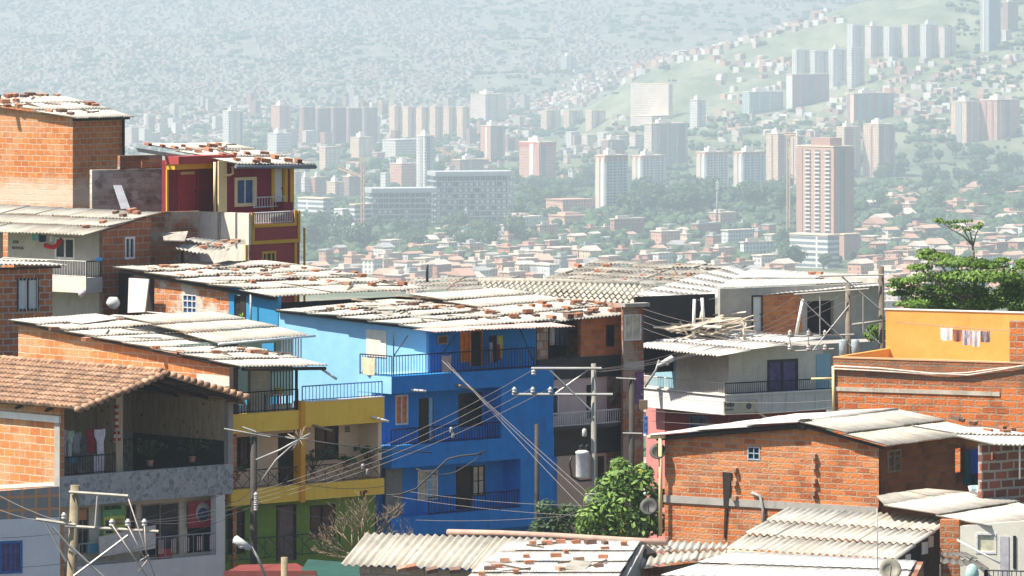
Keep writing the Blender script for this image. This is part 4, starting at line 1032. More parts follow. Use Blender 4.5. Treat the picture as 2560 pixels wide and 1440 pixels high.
# dark stained wall and lean-to right of it
f2=Fr(377,232,30); t=thing('garden_wall','soot-blackened brick yard wall right of the grey corner house','wall',f2.w(0,0,G0)); a=f2.u(500)
mb=MB(); Pl(f2,'F').wall(mb,-.1,a,G0,f2.z(529,1,0),t=.22); simple('wall',mb,'brick_old',t)
t=thing('lean_to_shelter','small ragged corrugated lean-to roof below the maroon house terrace','roof',P(520,640,229))
q=(P(440,622,229),P(548,640,228),P(600,607,231),P(486,597,232)); roof_part('LT',t,q,'sheet_white',lo=.6,hi=1,jit=.05,skip=.05)
mb=MB()
for x,y,d in ((455,628,229.6),(545,645,228.6)): p=P(x,y,d); mb.tube([(p.x,p.y,G0),p],.06,5)
simple('post',mb,'dark_wood',t)
mb=MB(); mb.slab([P(405,585,230.5),P(470,580,230.5),P(462,604,229),P(410,603,229)],.04); o=simple('scrap_sheet',mb,'sheet_grey'); tag(o,'bent grey metal sheet lying against the soot-blackened wall','sheet')
mb=MB(); mb.slab([P(520,634,227.5),P(566,622,227.5),P(572,652,227),P(535,660,227)],.03); o=simple('scrap_sheet',mb,'sheet_grey'); tag(o,'grey corrugated sheet hanging down from the ragged lean-to roof','sheet')
# ---------------------------------------------------------------- small brick house, far left
fr=Fr(131,221,30); t=thing('brick_house','small brick house with thick mortar joints and a white barred window','house',fr.w(0,0,G0)); FF=Pl(fr,'F')
mb=MB(); FF.wall(mb,-5,0,G0,FF.z(668,-1),[FF.rect(42,695,97,777)],.16); mb.fbox(fr,-.16,0,.161,4,G0,FF.z(668,-1)); simple('wall',mb,'brick_mid',t)
window(t,FF,42,695,97,777,M['dark_metal'],M['white_paint'],.08,1,0,bars=6,bar_mat=M['white_metal'])
q=(fr.pt(-5.2,-.5,660),fr.pt(.35,-.5,664),fr.pt(.35,3,652),fr.pt(-5.2,3,640)); roof_part('D',t,q,'sheet_white',lo=.85)
mb=MB(); FF.box(mb,-5,.3,.02,.12,FF.z(672,-1),FF.z(667,-1)); simple('eave_beam',mb,'dark_wood',t)
# ---------------------------------------------------------------- the blue house and its row
frF=Fr(1073,214,43); fr=frF; u1=fr.u(1340); Lx=-2.6; Fd=-.9
t=thing('blue_house','deep blue three storey house with balconies and a pale blue side wall','house',fr.w(0,0,G0)); blue=t
z1t,z1b=fr.z(942,Lx,Fd),fr.z(985,Lx,Fd); z2t,z2b=fr.z(1116,Lx,Fd),fr.z(1172,Lx,Fd); z3t,z3b=fr.z(1296,Lx,Fd),fr.z(1345,Lx,Fd)
TF=Pl(fr,'F',0); FR=Pl(fr,'F',Fd); SW=Pl(fr,'S',0); FR2=Pl(fr,'F',Fd-.02)
zroof=fr.z(822,0,0); zrb=fr.z(776,0,8.2)
hT=[TF.rect(1150,830,1176,905),TF.rect(1177,828,1203,915)]
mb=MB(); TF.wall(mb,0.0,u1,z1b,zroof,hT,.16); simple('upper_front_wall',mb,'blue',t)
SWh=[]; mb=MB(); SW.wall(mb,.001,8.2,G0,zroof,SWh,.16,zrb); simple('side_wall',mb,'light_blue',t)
mb=MB(); mb.slab([fr.w(u1,.16,G0),fr.w(u1,8.2,G0),fr.w(u1,8.2,zrb),fr.w(u1,.16,zroof)],.15); simple('party_wall',mb,'brick_banded',t)
hM=[TF.rect(988,987,1020,1062),TF.rect(1047,995,1084,1128),TF.rect(1146,982,1204,1066)]
hL=[TF.rect(1044,1175,1094,1250),TF.rect(1140,1166,1181,1292),TF.rect(1181,1164,1212,1240)]
mb=MB(); TF.wall(mb,Lx,u1,z2b,z1b,hM,.16); TF.wall(mb,Lx,u1,G0,z2b,hL,.16); simple('lower_front_wall',mb,'blue',t)
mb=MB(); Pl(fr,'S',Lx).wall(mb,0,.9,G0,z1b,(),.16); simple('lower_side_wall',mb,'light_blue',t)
# slabs
def band(z0,z1,mat,name,u0=Lx,v1=-.002): 
    mb=MB(); mb.fbox(fr,u0,u1+.05,Fd,v1,z0,z1); return simple(name,mb,mat,t)
band(z1b,z1t,'blue','balcony_slab'); band(z2b,z2t,'blue','balcony_slab'); band(z3b,z3t,'blue','balcony_slab')
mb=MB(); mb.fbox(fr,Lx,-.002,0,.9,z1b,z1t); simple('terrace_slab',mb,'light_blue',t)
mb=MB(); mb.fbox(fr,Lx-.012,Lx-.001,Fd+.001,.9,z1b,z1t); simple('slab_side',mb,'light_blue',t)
a=FR.a(1254); mb=MB(); mb.fbox(fr,a,u1+.03,Fd+.01,-.003,z2t,z1b); simple('bay',mb,'blue',t)
a=FR.a(1302); mb=MB(); mb.fbox(fr,a,u1+.03,Fd+.01,-.003,z3t,z2b); simple('bay',mb,'blue',t)
def frail(x0,x1,z,h,mat,v=Fd+.06,**k):
    pl=Pl(fr,'F',v); mb=MB(); rail(mb,pl.w(pl.a(x0),0,z),pl.w(pl.a(x1),0,z),h,**k); return simple('railing',mb,mat,t)
frail(984,1335,z1t,.72,'dark_metal',sp=.14)
mb=MB(); rail(mb,fr.w(Lx+.06,Fd+.06,z1t),fr.w(Lx+.06,.85,z1t),.72,.14); simple('railing',mb,'dark_metal',t)
frail(978,1252,z2t,.58,'dark_metal',sp=.13); frail(1072,1300,z3t,.62,'dark_metal',sp=.13)
window(t,TF,988,987,1020,1062,M['white_metal'],M['orange_cloth'],.06,1)
door(t,TF,1047,995,1084,1128,M['dark_wood'],None,panels=3)
window(t,TF,1146,982,1204,1066,M['dark_metal'],M['glass'],.05,1,1)
window(t,TF,1044,1175,1094,1250,M['white_metal'],M['cream_cloth'],.05,1,2)
door(t,TF,1140,1166,1181,1292,M['dark_wood'],None,panels=3); window(t,TF,1181,1164,1212,1240,M['dark_metal'],M['cream_cloth'],.04,1,1)
window(t,TF,1150,830,1176,905,M['orange_cloth'],M['orange_cloth'],.06,1,3,label='orange wooden shutter window')
door(t,TF,1177,828,1203,915,M['dark_wood'],M['orange_cloth'])
mb=MB(); a0,a1,z0,z1=TF.rect(1092,838,1118,861); TF.box(mb,a0,a1,.005,.05,z0,z1); s=simple('house_sign',mb,'wood',t)
mb=MB(); TF.box(mb,a0+.05,a1-.05,.051,.06,z0+.05,z1-.05); simple('sign_face',mb,mat_plain('sign_brown',(.16,.06,.03),.7),s)
mb=MB(); a0,a1,z0,z1=SW.rect(917,825,967,892); SW.box(mb,a0,a1,.004,.03,z0,z1); simple('pale_panel',mb,'cement',t)
mb=MB(); a0,a1,z0,z1=Pl(fr,'F',-.2).rect(962,1172,1003,1300); Pl(fr,'F',-.2).box(mb,a0,a1,0,.05,z0,z1); simple('grey_shutter',mb,mat_plain('shutter_grey',(.20,.22,.22),.6),t)
# roof of the blue house
q=(fr.pt(-.62,-.7,824),fr.pt(u1+.2,-.7,800),fr.pt(u1+.2,8.0,750),fr.pt(-.3,8.0,777)); roof_part('F',t,q,'sheet_white',lo=.8,jit=.03)
mb=MB(); SW.box(mb,-.4,8.3,.02,.10,0,0); mb=MB(); mb.tube([fr.pt(-.12,-.5,826),fr.pt(-.12,8.2,776)],.07,5); simple('verge_beam',mb,'dark_wood',t)
q=(fr.pt(-1.5,-1.9,830),fr.pt(u1+.1,-1.9,817),fr.pt(u1+.1,-.5,806),fr.pt(-1.2,-.5,824)); roof_part('FA',t,q,'sheet_pink',name='awning',pitch=.16,amp=.02,jit=.03)
for x0,y0,x1,y1 in ((984,830,984,892),(1020,838,984,890),(1300,822,1332,900),(1140,836,1110,880)):
    mb=MB(); mb.tube([FR.pt(x0,y0,.1),FR.pt(x1,y1,.02)],.02,5); simple('awning_strut',mb,'dark_metal',t)
# ---------------------------------------------------------------- rear house with long roof (continues the blue side wall)
t=thing('rear_house','rear house of patched brick and bright blue plaster under a long brick-strewn roof','house',fr.w(0,8.3,G0)); rear=t
Lw=SW.a(386); zA=fr.z(738,0,8.3); zB=fr.z(684,0,Lw)
vb=SW.a(572)
mb=MB(); SW.wall(mb,8.25,vb,G0,zA,[SW.rect(585,738,615,812)],.16,zA+(zB-zA)*(vb-8.3)/(Lw-8.3)); simple('blue_wall',mb,mat_plaster('sea_blue_paint',(.03,.27,.52),(.025,.24,.46),.1),t)
mb=MB(); SW.wall(mb,vb+.001,Lw,G0,zA+(zB-zA)*(vb-8.3)/(Lw-8.3),[SW.rect(457,736,492,786)],.16,zB); simple('wall',mb,'brick_pale',t)
window(t,SW,457,736,492,786,M['grey_metal'] if 'grey_metal' in M else M['white_metal'],M['blue_glass'],.05,2,2)
door(t,SW,586,739,601,812,M['dark'],None,handle=False)
mb=MB(); a0,a1,z0,z1=SW.rect(601,738,615,812); SW.box(mb,a0,a1,-.04,.02,z0,z1); simple('grey_door_leaf',mb,'dark_wood',t)
mb=MB(); p=SW.pt(627,736,.25); q2=SW.pt(627,816,.25); mb.tube([p,q2],.04,6); simple('porch_post',mb,mat_plain('post_grey',(.45,.48,.5),.6),t)
q=(fr.pt(-.35,8.2,742),fr.pt(7.3,8.2,722),fr.pt(7.3,17.4,652),fr.pt(-.35,17.4,671)); roof_part('E',t,q,'sheet_white',lo=.78,jit=.045,skip=.0)
mb=MB(); mb.tube([fr.pt(-.15,8.3,747),fr.pt(-.15,17.2,677)],.06,5); simple('verge_beam',mb,'dark_wood',t)
mb=MB(); mb.fbox(fr,.3,7,8.45,8.6,G0,fr.z(750,3,8.5)); simple('shade_gable_wall',mb,'dark',t)  # wall coloured near-black for the shade under the eave
mb=MB(); mb.slab([fr.pt(0,15.9,778),fr.pt(0,15.0,778),fr.pt(0,15.1,694),fr.pt(0,16.1,694)],.06); 
S2=Pl(fr,'S',-.6); mb=MB(); mb.slab([S2.pt(319,782),S2.pt(362,780),S2.pt(372,698),S2.pt(322,695)],.05); o=simple('white_board',mb,'white_paint'); tag(o,'tall white board standing under the left end of the long rear roof','board')
mb=MB(); mb.fbox(fr,1.2,1.4,15.5,20,G0,fr.z(686,1.2,17)); simple('yard_wall',mb,'dark_wood',t)
# ---------------------------------------------------------------- grey and brick house right of the blue one
ua,ub=u1+.06,fr.u(1558); t=thing('brick_house','narrow black-banded brick house between the blue house and the dark alley','house',fr.w(ua,0,G0)); HB=t
def zb_(y,x=1450): a=fr.u(x); return fr.z(y,a,0)
zr=fr.z(808,ua,0); zr2=fr.z(789,ub,0); zp1,zp0=zb_(893),zb_(945)
uc=fr.u(1370); ud=fr.u(1452)
mb=MB(); TF.wall(mb,ua,uc,zp1,zr-.02,(),.16); simple('block_pier',mb,'brick_white',t)
mb=MB(); TF.wall(mb,ud,ub,zp1,zr+(zr2-zr)*.42,[TF.rect(1515,812,1535,866)],.16,zr2); simple('wall',mb,'brick_small',t)
window(t,TF,1515,812,1535,866,M['dark_wood'],M['glass'],.05,0,0,bars=3,bar_mat=M['dark_metal'])
mb=MB(); TF.box(mb,uc-.3,ud,-.9,-.8,zp1,zr); simple('shade_inner_wall',mb,'dark',t)  # near-black panel painted as the loggia's shade
mb=MB(); TF.box(mb,ua,ub,-.16,.06,zp0,zp1-.002); simple('parapet_band',mb,'black_band',t)
zf2=zb_(1052); mb=MB(); h=[TF.rect(1344,968,1396,1046),TF.rect(1466,962,1484,1046)]
TF.wall(mb,ua,fr.u(1517),zf2-.1,zp0-.001,h,.16); simple('middle_wall',mb,'pale_lilac',t)
mb=MB(); TF.wall(mb,fr.u(1517)+.002,ub,G0,zp0-.001,(),.16); simple('brick_corner',mb,'brick_old',t)
window(t,TF,1344,968,1396,1046,M['white_metal'],M['glass'],.05,2); door(t,TF,1466,962,1484,1046,M['dark'],None,handle=False)
mb=MB(); TF.box(mb,ua,fr.u(1552),.0,.75,zf2-.22,zf2-.10); simple('balcony_slab',mb,'black_band',t)
mb=MB(); p1,p2=TF.a(1340),TF.a(1548); rail(mb,fr.w(p1,-.7,zf2-.1),fr.w(p2,-.7,zf2-.1),.5,.11,.013,.024); simple('railing',mb,'white_metal',t)
mb=MB(); TF.box(mb,ua,fr.u(1550),-.16,.02,zb_(1136),zf2-.221); simple('lower_band',mb,'black_band',t)
mb=MB(); TF.wall(mb,fr.u(1393),fr.u(1516),G0,zb_(1137),[TF.rect(1494,1140,1512,1225)],.16); simple('lower_wall',mb,mat_plaster('beige_paint',(.60,.48,.38),(.54,.43,.34),.2),t)
door(t,TF,1494,1140,1512,1225,M['dark_wood'],None)
mb=MB(); TF.wall(mb,ua,fr.u(1393)-.002,G0,zb_(1137),[TF.rect(1362,1170,1384,1206)],.16); simple('lower_wall_blue',mb,'blue',t)
window(t,TF,1362,1170,1384,1206,M['red_door'],M['cream_cloth'],.05,2)
q=(fr.pt(ua+.02,-.55,806),fr.pt(ub+.25,-.55,783),fr.pt(ub+.25,7,722),fr.pt(ua+.02,7,737)); roof_part('H',t,q,'sheet_white',lo=.84,jit=.02)
mb=MB(); mb.fbox(fr,ub-.15,ub,.17,6,G0,zr2-.02); simple('side_wall',mb,'brick_old',t)
# set back wing with curtained window
f2=Fr(1556,219.2,28); t=thing('brick_house','tall thin brick wing with a curtained window above the alley','house',f2.w(0,0,G0)); P2=Pl(f2,'F'); ue=f2.u(1609)
mb=MB(); P2.wall(mb,0.03,ue,G0,P2.z(765,.5),[P2.rect(1561,786,1603,851)],.14); mb.fbox(f2,ue-.14,ue,.141,4,G0,P2.z(765,.5)); simple('wall',mb,'brick_old',t)
window(t,P2,1561,786,1603,851,M['white_metal'],M['cream_cloth'],.045,1)
mb=MB(); P2.box(mb,0.05,ue,.005,.05,P2.z(925,.5),P2.z(902,.5)); simple('concrete_beam',mb,'concrete',t)
mb=MB(); P2.box(mb,f2.u(1588),ue-.02,.006,.06,P2.z(1010,.5),P2.z(930,.5)); simple('purple_panel',mb,mat_plain('purple_paint',(.16,.08,.22),.7),t)
mb=MB(); P2.box(mb,-.05,ue+.1,-.1,.3,P2.z(766,.5),P2.z(757,.5)); simple('roof_slab',mb,'concrete',t)
# ---------------------------------------------------------------- spanish-profile roof behind
fj=Fr(1628,228,25); t=thing('rear_house','low dark house under a bold wavy fibre cement ridge roof','house',P(1440,760,243))
q=(P(1205,742,243),P(1630,760,242),P(1598,712,245.5),P(1195,702,246.5)); roof_part('J',t,q,'sheet_grey',pitch=.235,amp=.055,sl=.75,jit=.015,lo=.95,hi=1.35)
q2=(P(1195,702,232.5),P(1598,712,231.5),P(1592,722,234.5),P(1190,716,235.5))
mb=MB(); mb.tube([P(1195,703,246.4),P(1400,704,246),P(1598,713,245.4)],.13,6); simple('ridge_cap',mb,'sheet_grey',t)
mb=MB(); mb.slab([P(1200,758,243.8),P(1622,772,242.8),P(1622,860,242.8),P(1200,860,243.8)],.2); simple('wall',mb,'brick_old',t)
t=thing('rear_house','house hidden behind, showing only a low grey ridged roof right of the short black post','house',P(1170,740,248))
q=(P(1020,728,247),P(1212,724,247),P(1300,692,252),P(1030,697,252)); roof_part('J2',t,q,'sheet_grey',lo=.9,hi=1.3,jit=.03)
mb=MB(); mb.slab([P(1035,735,247.6),P(1210,731,247.6),P(1210,800,247.6),P(1035,800,247.6)],.2); simple('wall',mb,'brick_old',t)
mb=MB(); mb.tube([P(1068,705,250),P(1068,661,250)],.055,6); o=simple('chimney_pipe',mb,'dark_metal'); tag(o,'short black pipe sticking up from the low grey ridged roof','pipe')
t=thing('rear_house','house with the broad curved grey roof on the skyline right of centre','house',P(1600,740,251))
q=(P(1330,712,250),P(1720,738,249),P(1872,668,257),P(1500,652,258)); roof_part('I3',t,q,'sheet_grey',lo=.9,hi=1.35,jit=.05)
q=(P(1330,712,234),P(1500,652,241),P(1440,672,246),P(1300,720,240))
mb=MB(); mb.slab([P(1380,722,251),P(1720,745,250),P(1720,820,250),P(1380,820,251)],.2); simple('wall',mb,'brick_old',t)
# ---------------------------------------------------------------- grey corner house, centre right
fi=Fr(1812,228,35); t=thing('corner_house','weathered white and grey corner house with a wraparound balcony and photo shop sign','house',fi.w(0,0,G0)); grey=t
FI=Pl(fi,'F',0); SI=Pl(fi,'S',0); F1=Pl(fi,'F',.75); S1=Pl(fi,'S',.75)
ur=fi.u(2088); vl=SI.a(1606); zb0,zb1=fi.z(1038,0,0),fi.z(990,0,0)
mb=MB(); FI.wall(mb,0,ur,zb0,zb1,(),.14); simple('balcony_front',mb,'weathered_white',t)
mb=MB(); SI.wall(mb,.141,vl,zb0,zb1,(),.14); simple('balcony_side',mb,'white_paint',t)
mb=MB(); mb.fbox(fi,.141,ur,.141,.75,zb0,zb0+.15); simple('balcony_floor',mb,'concrete',t)
mb=MB(); mb.fbox(fi,-.06,ur,-.06,.2,zb1,zb1+.05); mb.fbox(fi,-.06,.2,.2,vl,zb1,zb1+.05); simple('coping',mb,'white_paint',t)
zr_=fi.z(872,0.75,.75)
mb=MB(); h=[F1.rect(1918,898,1995,992)]; F1.wall(mb,.75,ur,zb0+.1,zr_,h,.16); simple('upper_front_wall',mb,'cement',t)
mb=MB(); vs_=S1.a(1690); S1.wall(mb,.911,vs_,zb0+.1,zr_,(),.16); simple('upper_side_wall',mb,'cement',t)
mb=MB(); h=[S1.rect(1612,890,1636,938)]; S1.wall(mb,vs_+.002,vl+.6,zb0+.1,zr_,h,.16); simple('sky_blue_wall',mb,'sky_wall',t)
window(t,S1,1612,890,1636,938,M['dark_metal'],M['glass'],.05,1)
w_=window(t,F1,1918,898,1995,992,M['dark_metal'],M['violet_cloth'],.09,1)
mb=MB(); a0,a1,z0,z1=F1.rect(2040,885,2074,975); F1.box(mb,a0,a1,.004,.03,z0,z1); simple('sky_blue_panel',mb,'sky_wall',t)
mb=MB(); rail(mb,fi.w(.05,.05,zb1+.05),fi.w(ur,.05,zb1+.05),.42,.1,.01,.022); simple('railing',mb,'dark_metal',t)
mb=MB(); rail(mb,fi.w(.05,.06,zb1+.05),fi.w(.05,vl,zb1+.05),.42,.1,.01,.022); simple('railing',mb,mat_plain('pale_railing',(.6,.55,.48),.7),t)
FG=Pl(fi,'F',.55); SG=Pl(fi,'S',.55)
mb=MB(); h=[FG.rect(1724,1042,1772,1085),FG.rect(1828,1046,1886,1090)]; FG.wall(mb,.55,ur,G0,zb0-.001,h[1:],.16); simple('lower_front_wall',mb,'red_wall',t)
window(t,FG,1828,1046,1886,1090,M['dark_metal'],M['glass'],.06,2)
mb=MB(); vm=SG.a(1662); SG.wall(mb,.711,vm,G0,zb0-.001,[SG.rect(1724,1040,1772,1085)],.16); simple('lower_side_wall',mb,'red_wall',t)
window(t,SG,1724,1040,1772,1085,M['blue_metal'],M['glass'],.05,1,1)
mb=MB(); SG.wall(mb,vm+.002,vl+.5,G0,zb0-.001,[SG.rect(1612,1040,1620,1085)],.16); simple('pink_wall',mb,'pink_wall',t)
window(t,SG,1610,1040,1620,1085,M['blue_metal'],M['glass'],.05,1,2)
q=(fi.pt(-1.3,3.9,866),fi.pt(-.6,-.3,890),fi.pt(4.4,-.5,845),fi.pt(2.6,5.2,826)); roof_part('I1',t,q,'sheet_bright',lo=.9,pitch=.2,amp=.035)
# sign
mb=MB(); a0,a1,z0,z1=FI.rect(1806,1001,1889,1031); FI.box(mb,a0,a1,.03,.12,z0,z1); s=simple('shop_sign',mb,mat_plain('sign_board_old',(.56,.52,.40),.7),t)
scrawl('Foto',Pl(fi,'F',-.121),1810,1017,.26,mat_plain('sign_red',(.45,.08,.05),.8),s,'lettering',.006,.008)
scrawl('Fotocopias',Pl(fi,'F',-.121),1811,1026,.10,mat_plain('sign_faded',(.42,.22,.15),.8),s,'lettering',.006)
mb=MB(); p=FI.pt(1872,1015,.125); mb.lathe(p,[(.12,0),(.12,.02)],12,(fi.s,-fi.c,0)); simple('sign_emblem',mb,mat_plain('emblem_dark',(.12,.10,.14),.7),s)
# set back third floor
F3=Pl(fi,'F',4.0); z30=fi.z(862,2,4.0); z3t_=F3.z(722,3); t3=t
ux=F3.a(1800); uy=F3.a(2195)
mb=MB(); h=[F3.rect(1882,742,1904,828),F3.rect(2018,752,2084,838)]; F3.wall(mb,ux,uy,z30-1.5,z3t_,h,.16); simple('attic_wall',mb,'grey_plaster',t)
door(t,F3,1882,742,1904,828,M['white_paint'],M['dark_wood'])
mb=MB(); F3.box(mb,F3.a(1906),F3.a(2003),.004,.05,F3.z(842,3),F3.z(742,3)); simple('brick_infill',mb,'brick_small',t)
mb=MB(); a0,a1,z0,z1=F3.rect(2018,752,2084,838); F3.box(mb,a0,a1,-.3,-.2,z0,z1); simple('doorway_shade',mb,'dark',t)  # black plate in the opening, colour in place of shade
mb=MB(); F3.box(mb,F3.a(1600),ux-.01,-.4,-.3,z30-1,z3t_-.2); simple('shade_back_wall',mb,'dark',t)  # near-black sheet painted as the shade inside the attic
mb=MB(); mb.fbox(fi,fi.u(2005,2.0),fi.u(2215,2.2),1.6,3.99,z30-1.2,fi.z(856,6,2.6)); simple('attic_floor',mb,'concrete',t)
for x0,y0,x1,y1 in ((1736,748,1733,842),(1755,745,1760,822),(2007,748,1988,846)):
    mb=MB(); mb.tube([Pl(fi,'F',3.3).pt(x0,y0),Pl(fi,'F',3.3).pt(x1,y1)],.065,7); simple('roof_post',mb,'white_paint',t)
mb=MB(); mb.fbox(fi,uy,uy+.16,4.02,8,z30-1.5,z3t_+.15); simple('attic_side_wall',mb,'grey_plaster',t)
q=(P(1592,738,233.5),P(1748,752,232.6),P(1905,688,243),P(1840,664,244)); roof_part('I2a',t,q,'sheet_bright',lo=.9)
q=(P(1746,750,232.8),P(2200,714,236.3),P(2225,690,243),P(1880,672,243)); roof_part('I2',t,q,'sheet_bright',lo=.92,jit=.01,amp=.014,sl=3)
# ---------------------------------------------------------------- orange terrace house, right
fk=Fr(2083,205,65); t=thing('brick_house','long red brick house with an orange painted roof terrace','house',fk.w(0,0,G0)); orange=t
SK=Pl(fk,'S',0); zk=fk.z(895,0,0); U=4.9
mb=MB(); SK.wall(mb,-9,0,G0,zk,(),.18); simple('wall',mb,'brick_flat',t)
mb=MB(); SK.box(mb,-9,0,-.2,.02,zk+.001,zk+.05); simple('coping',mb,mat_plaster('orange_coping',(.80,.45,.25),(.7,.4,.22),.3),t)
mb=MB(); mb.fbox(fk,.185,U,-.15,0,G0,zk+.04); simple('terrace_side_wall',mb,'orange_wall',t)
zk2=fk.z(774,U,0); mb=MB(); Pl(fk,'S',U).wall(mb,-9,.0,zk-1,zk2,(),.18); simple('terrace_back_wall',mb,'orange_wall',t)
mb=MB(); Pl(fk,'S',U).box(mb,-9,.05,-.22,.03,zk2+.001,zk2+.04); simple('coping',mb,'white_paint',t)
mb=MB(); mb.fbox(fk,.185,U,-9,-.16,zk-1.1,zk-1.0); simple('terrace_floor',mb,'concrete',t)
z0=fk.z(976,0,-2); mb=MB(); SK.box(mb,SK.a(2500),-.05,.005,.035,z0-.07,z0+.07); simple('concrete_band',mb,'stained',t)
a=SK.a(2524); mb=MB(); mb.fbox(fk,-.02,.5,a-1.2,a,zk+.05,fk.z(802,0,a)); simple('brick_pier',mb,'brick_flat',t)
mb=MB(); pts=[SK.pt(x,y,.08) for x,y in ((2086,915),(2200,921),(2330,934),(2420,938),(2500,925),(2570,912))]; mb.tube(pts,.035,5); pts=[SK.pt(x,y,.08) for x,y in ((2086,922),(2200,928),(2330,936),(2420,932),(2500,921),(2570,916))]; mb.tube(pts,.03,5); simple('drain_hose',mb,mat_plain('hose_pale',(.66,.55,.47),.7),t)
mb=MB(); mb.tube([SK.pt(2085,1050,.06),SK.pt(2083,915,.06)],.05,6); mb.tube([SK.pt(2083,946,.06),SK.pt(2028,947,.3)],.035,6); simple('drain_pipe',mb,'cream_trim',t)
# ---------------------------------------------------------------- gabled brick house, right front
fl=Fr(2197,180,57); t=thing('brick_house','gabled red brick house with a tiny blue window and weathered grey roof','house',fl.w(0,0,G0)); gable=t
SL=Pl(fl,'S',0); FL=Pl(fl,'F',0); vr=SL.a(2010); ve=SL.a(1662)
zc=fl.z(1120,0,0); za=fl.z(1060,0,vr); ze=fl.z(1096,0,ve)
mb=MB(); hw=SL.rect(1869,1117,1900,1150); SL.wall(mb,vr,ve,G0,za,[hw],.16,ze); SL.wall(mb,0,vr-.001,G0,zc,(),.16,za)
simple('gable_wall',mb,'brick_red',t)
window(t,SL,1869,1117,1900,1150,mat_plain('pale_blue_frame',(.36,.50,.62),.5),M['glass'],.035,1,1)
zbd=fl.z(1276,0,0); mb=MB(); SL.box(mb,.02,ve+.02,.003,.05,zbd-.12,zbd+.10); simple('concrete_band',mb,'concrete',t)
mb=MB(); ul=fl.u(2470); FL.wall(mb,.001,ul,G0,zc,[FL.rect(2388,1120,2412,1182)],.16,fl.z(1085,ul,0)); simple('front_wall',mb,mat_brick('brick_front',(0.500,0.146,0.046),(0.300,0.082,0.028),(.24,.18,.14),.40,.20,.012,.55),t)
window(t,FL,2218,1124,2250,1180,M['wood'],M['white_paint'],.05,1,deep=.0,proud=.05)
mb=MB(); FL.box(mb,*FL.rect(2388,1120,2412,1182)[:2],-1.2,-1.1,*FL.rect(2388,1120,2412,1182)[2:]); simple('doorway_shade',mb,'dark',t)  # black plate behind the doorway, painted as its shade
q=(fl.pt(-.25,-.5,1114),fl.pt(fl.u(2482,-.5),-.5,1083),fl.pt(fl.u(2482,-.5),vr,1020+12),fl.pt(-.25,vr,1056)); 
q=(fl.pt(-.3,-.45,1115),fl.pt(5.9,-.45,1082),fl.pt(5.9,vr,1026),fl.pt(-.3,vr,1057)); roof_part('L',t,q,'sheet_grey',pitch=.15,amp=.022,lo=1.0,hi=1.4,jit=.02)
q=(fl.pt(5.6,ve+.3,1052),fl.pt(-.35,ve+.3,1089),fl.pt(-.35,vr+.02,1056),fl.pt(5.6,vr+.02,1022)); roof_part('L2',t,q,'sheet_bright',pitch=.15,amp=.022,jit=.02)
mb=MB(); mb.tube([fl.pt(-.12,vr+.2,1066),fl.pt(-.12,ve+.2,1096)],.085,5); mb.tube([fl.pt(-.2,vr,1062),fl.pt(.3,vr,1060)],.17,7); mb.tube([fl.pt(-.14,vr,1064),fl.pt(-.14,-.3,1121)],.05,5); simple('verge_beam',mb,'dark_wood',t)
mb=MB(); mb.tube([fl.pt(.3,vr,1056),fl.pt(5.7,vr,1024)],.06,6); simple('ridge_cap',mb,'sheet_grey',t)
mb=MB(); mb.slab([SL.pt(1809,1272,.055),SL.pt(1821,1270,.055),SL.pt(1828,1182,.055),SL.pt(1806,1180,.055)],.05); mb.slab([SL.pt(1809,1345,.05),SL.pt(1813,1345,.05),SL.pt(1818,1273,.05),SL.pt(1811,1273,.05)],.04); simple('soot_stain',mb,mat_plain('soot',(.03,.022,.018),.95,0,.6,9),t)
for x,y in ((2036,1140),(2036,1166),(2036,1202),(2035,1232),(1838,1175),(1838,1208),(1838,1245)):
    mb=MB(); p=SL.a(x); zz=SL.z(y,p); SL.box(mb,p-.1,p+.05,0,.14,zz-.07,zz+.07); simple('toothing_brick',mb,M['clay'],t)
mb=MB(); mb.tube([SL.pt(1880,1232,.06),SL.pt(1900,1240,.08),SL.pt(1908,1275,.08),SL.pt(1908,1345,.08)],.05,6); 
simple('drain_pipe',mb,mat_plain('pipe_grey',(.35,.35,.36),.6),t)
# lower front extension with white post
mb=MB(); p=SL.pt(1651,1340,.25); mb.tube([p,SL.pt(1651,1096,.25)],.06,7); mb.tube([SL.pt(1620,1092,.25),SL.pt(1662,1092,.25)],.06,6); simple('gutter_pipe',mb,'cream_trim',t)
# shed right of it
f2=Fr(2454,177.5,40); t=thing('shed','dark rough brick shed with a thin white roof right of the gabled house','shed',f2.w(0,0,G0)); P2=Pl(f2,'F')
mb=MB(); P2.wall(mb,0,f2.u(2640),G0,P2.z(1108,.3),[P2.rect(2478,1130,2490,1150)],.15); simple('wall',mb,mat_brick('brick_rough',(.34,.10,.06),(.16,.06,.045),(.40,.36,.33),.52,.27,.04,.8),t)
q=(f2.pt(-.15,-.55,1112),f2.pt(3.4,-.6,1114),f2.pt(3.2,3,1072),f2.pt(0,3,1066)); roof_part('SH',t,q,'sheet_bright',lo=.9)
mb=MB(); p=P2.pt(2549,1198,.5); mb.tube([p,P2.pt(2549,1112,.5)],.03,5); simple('post',mb,'white_metal',t)
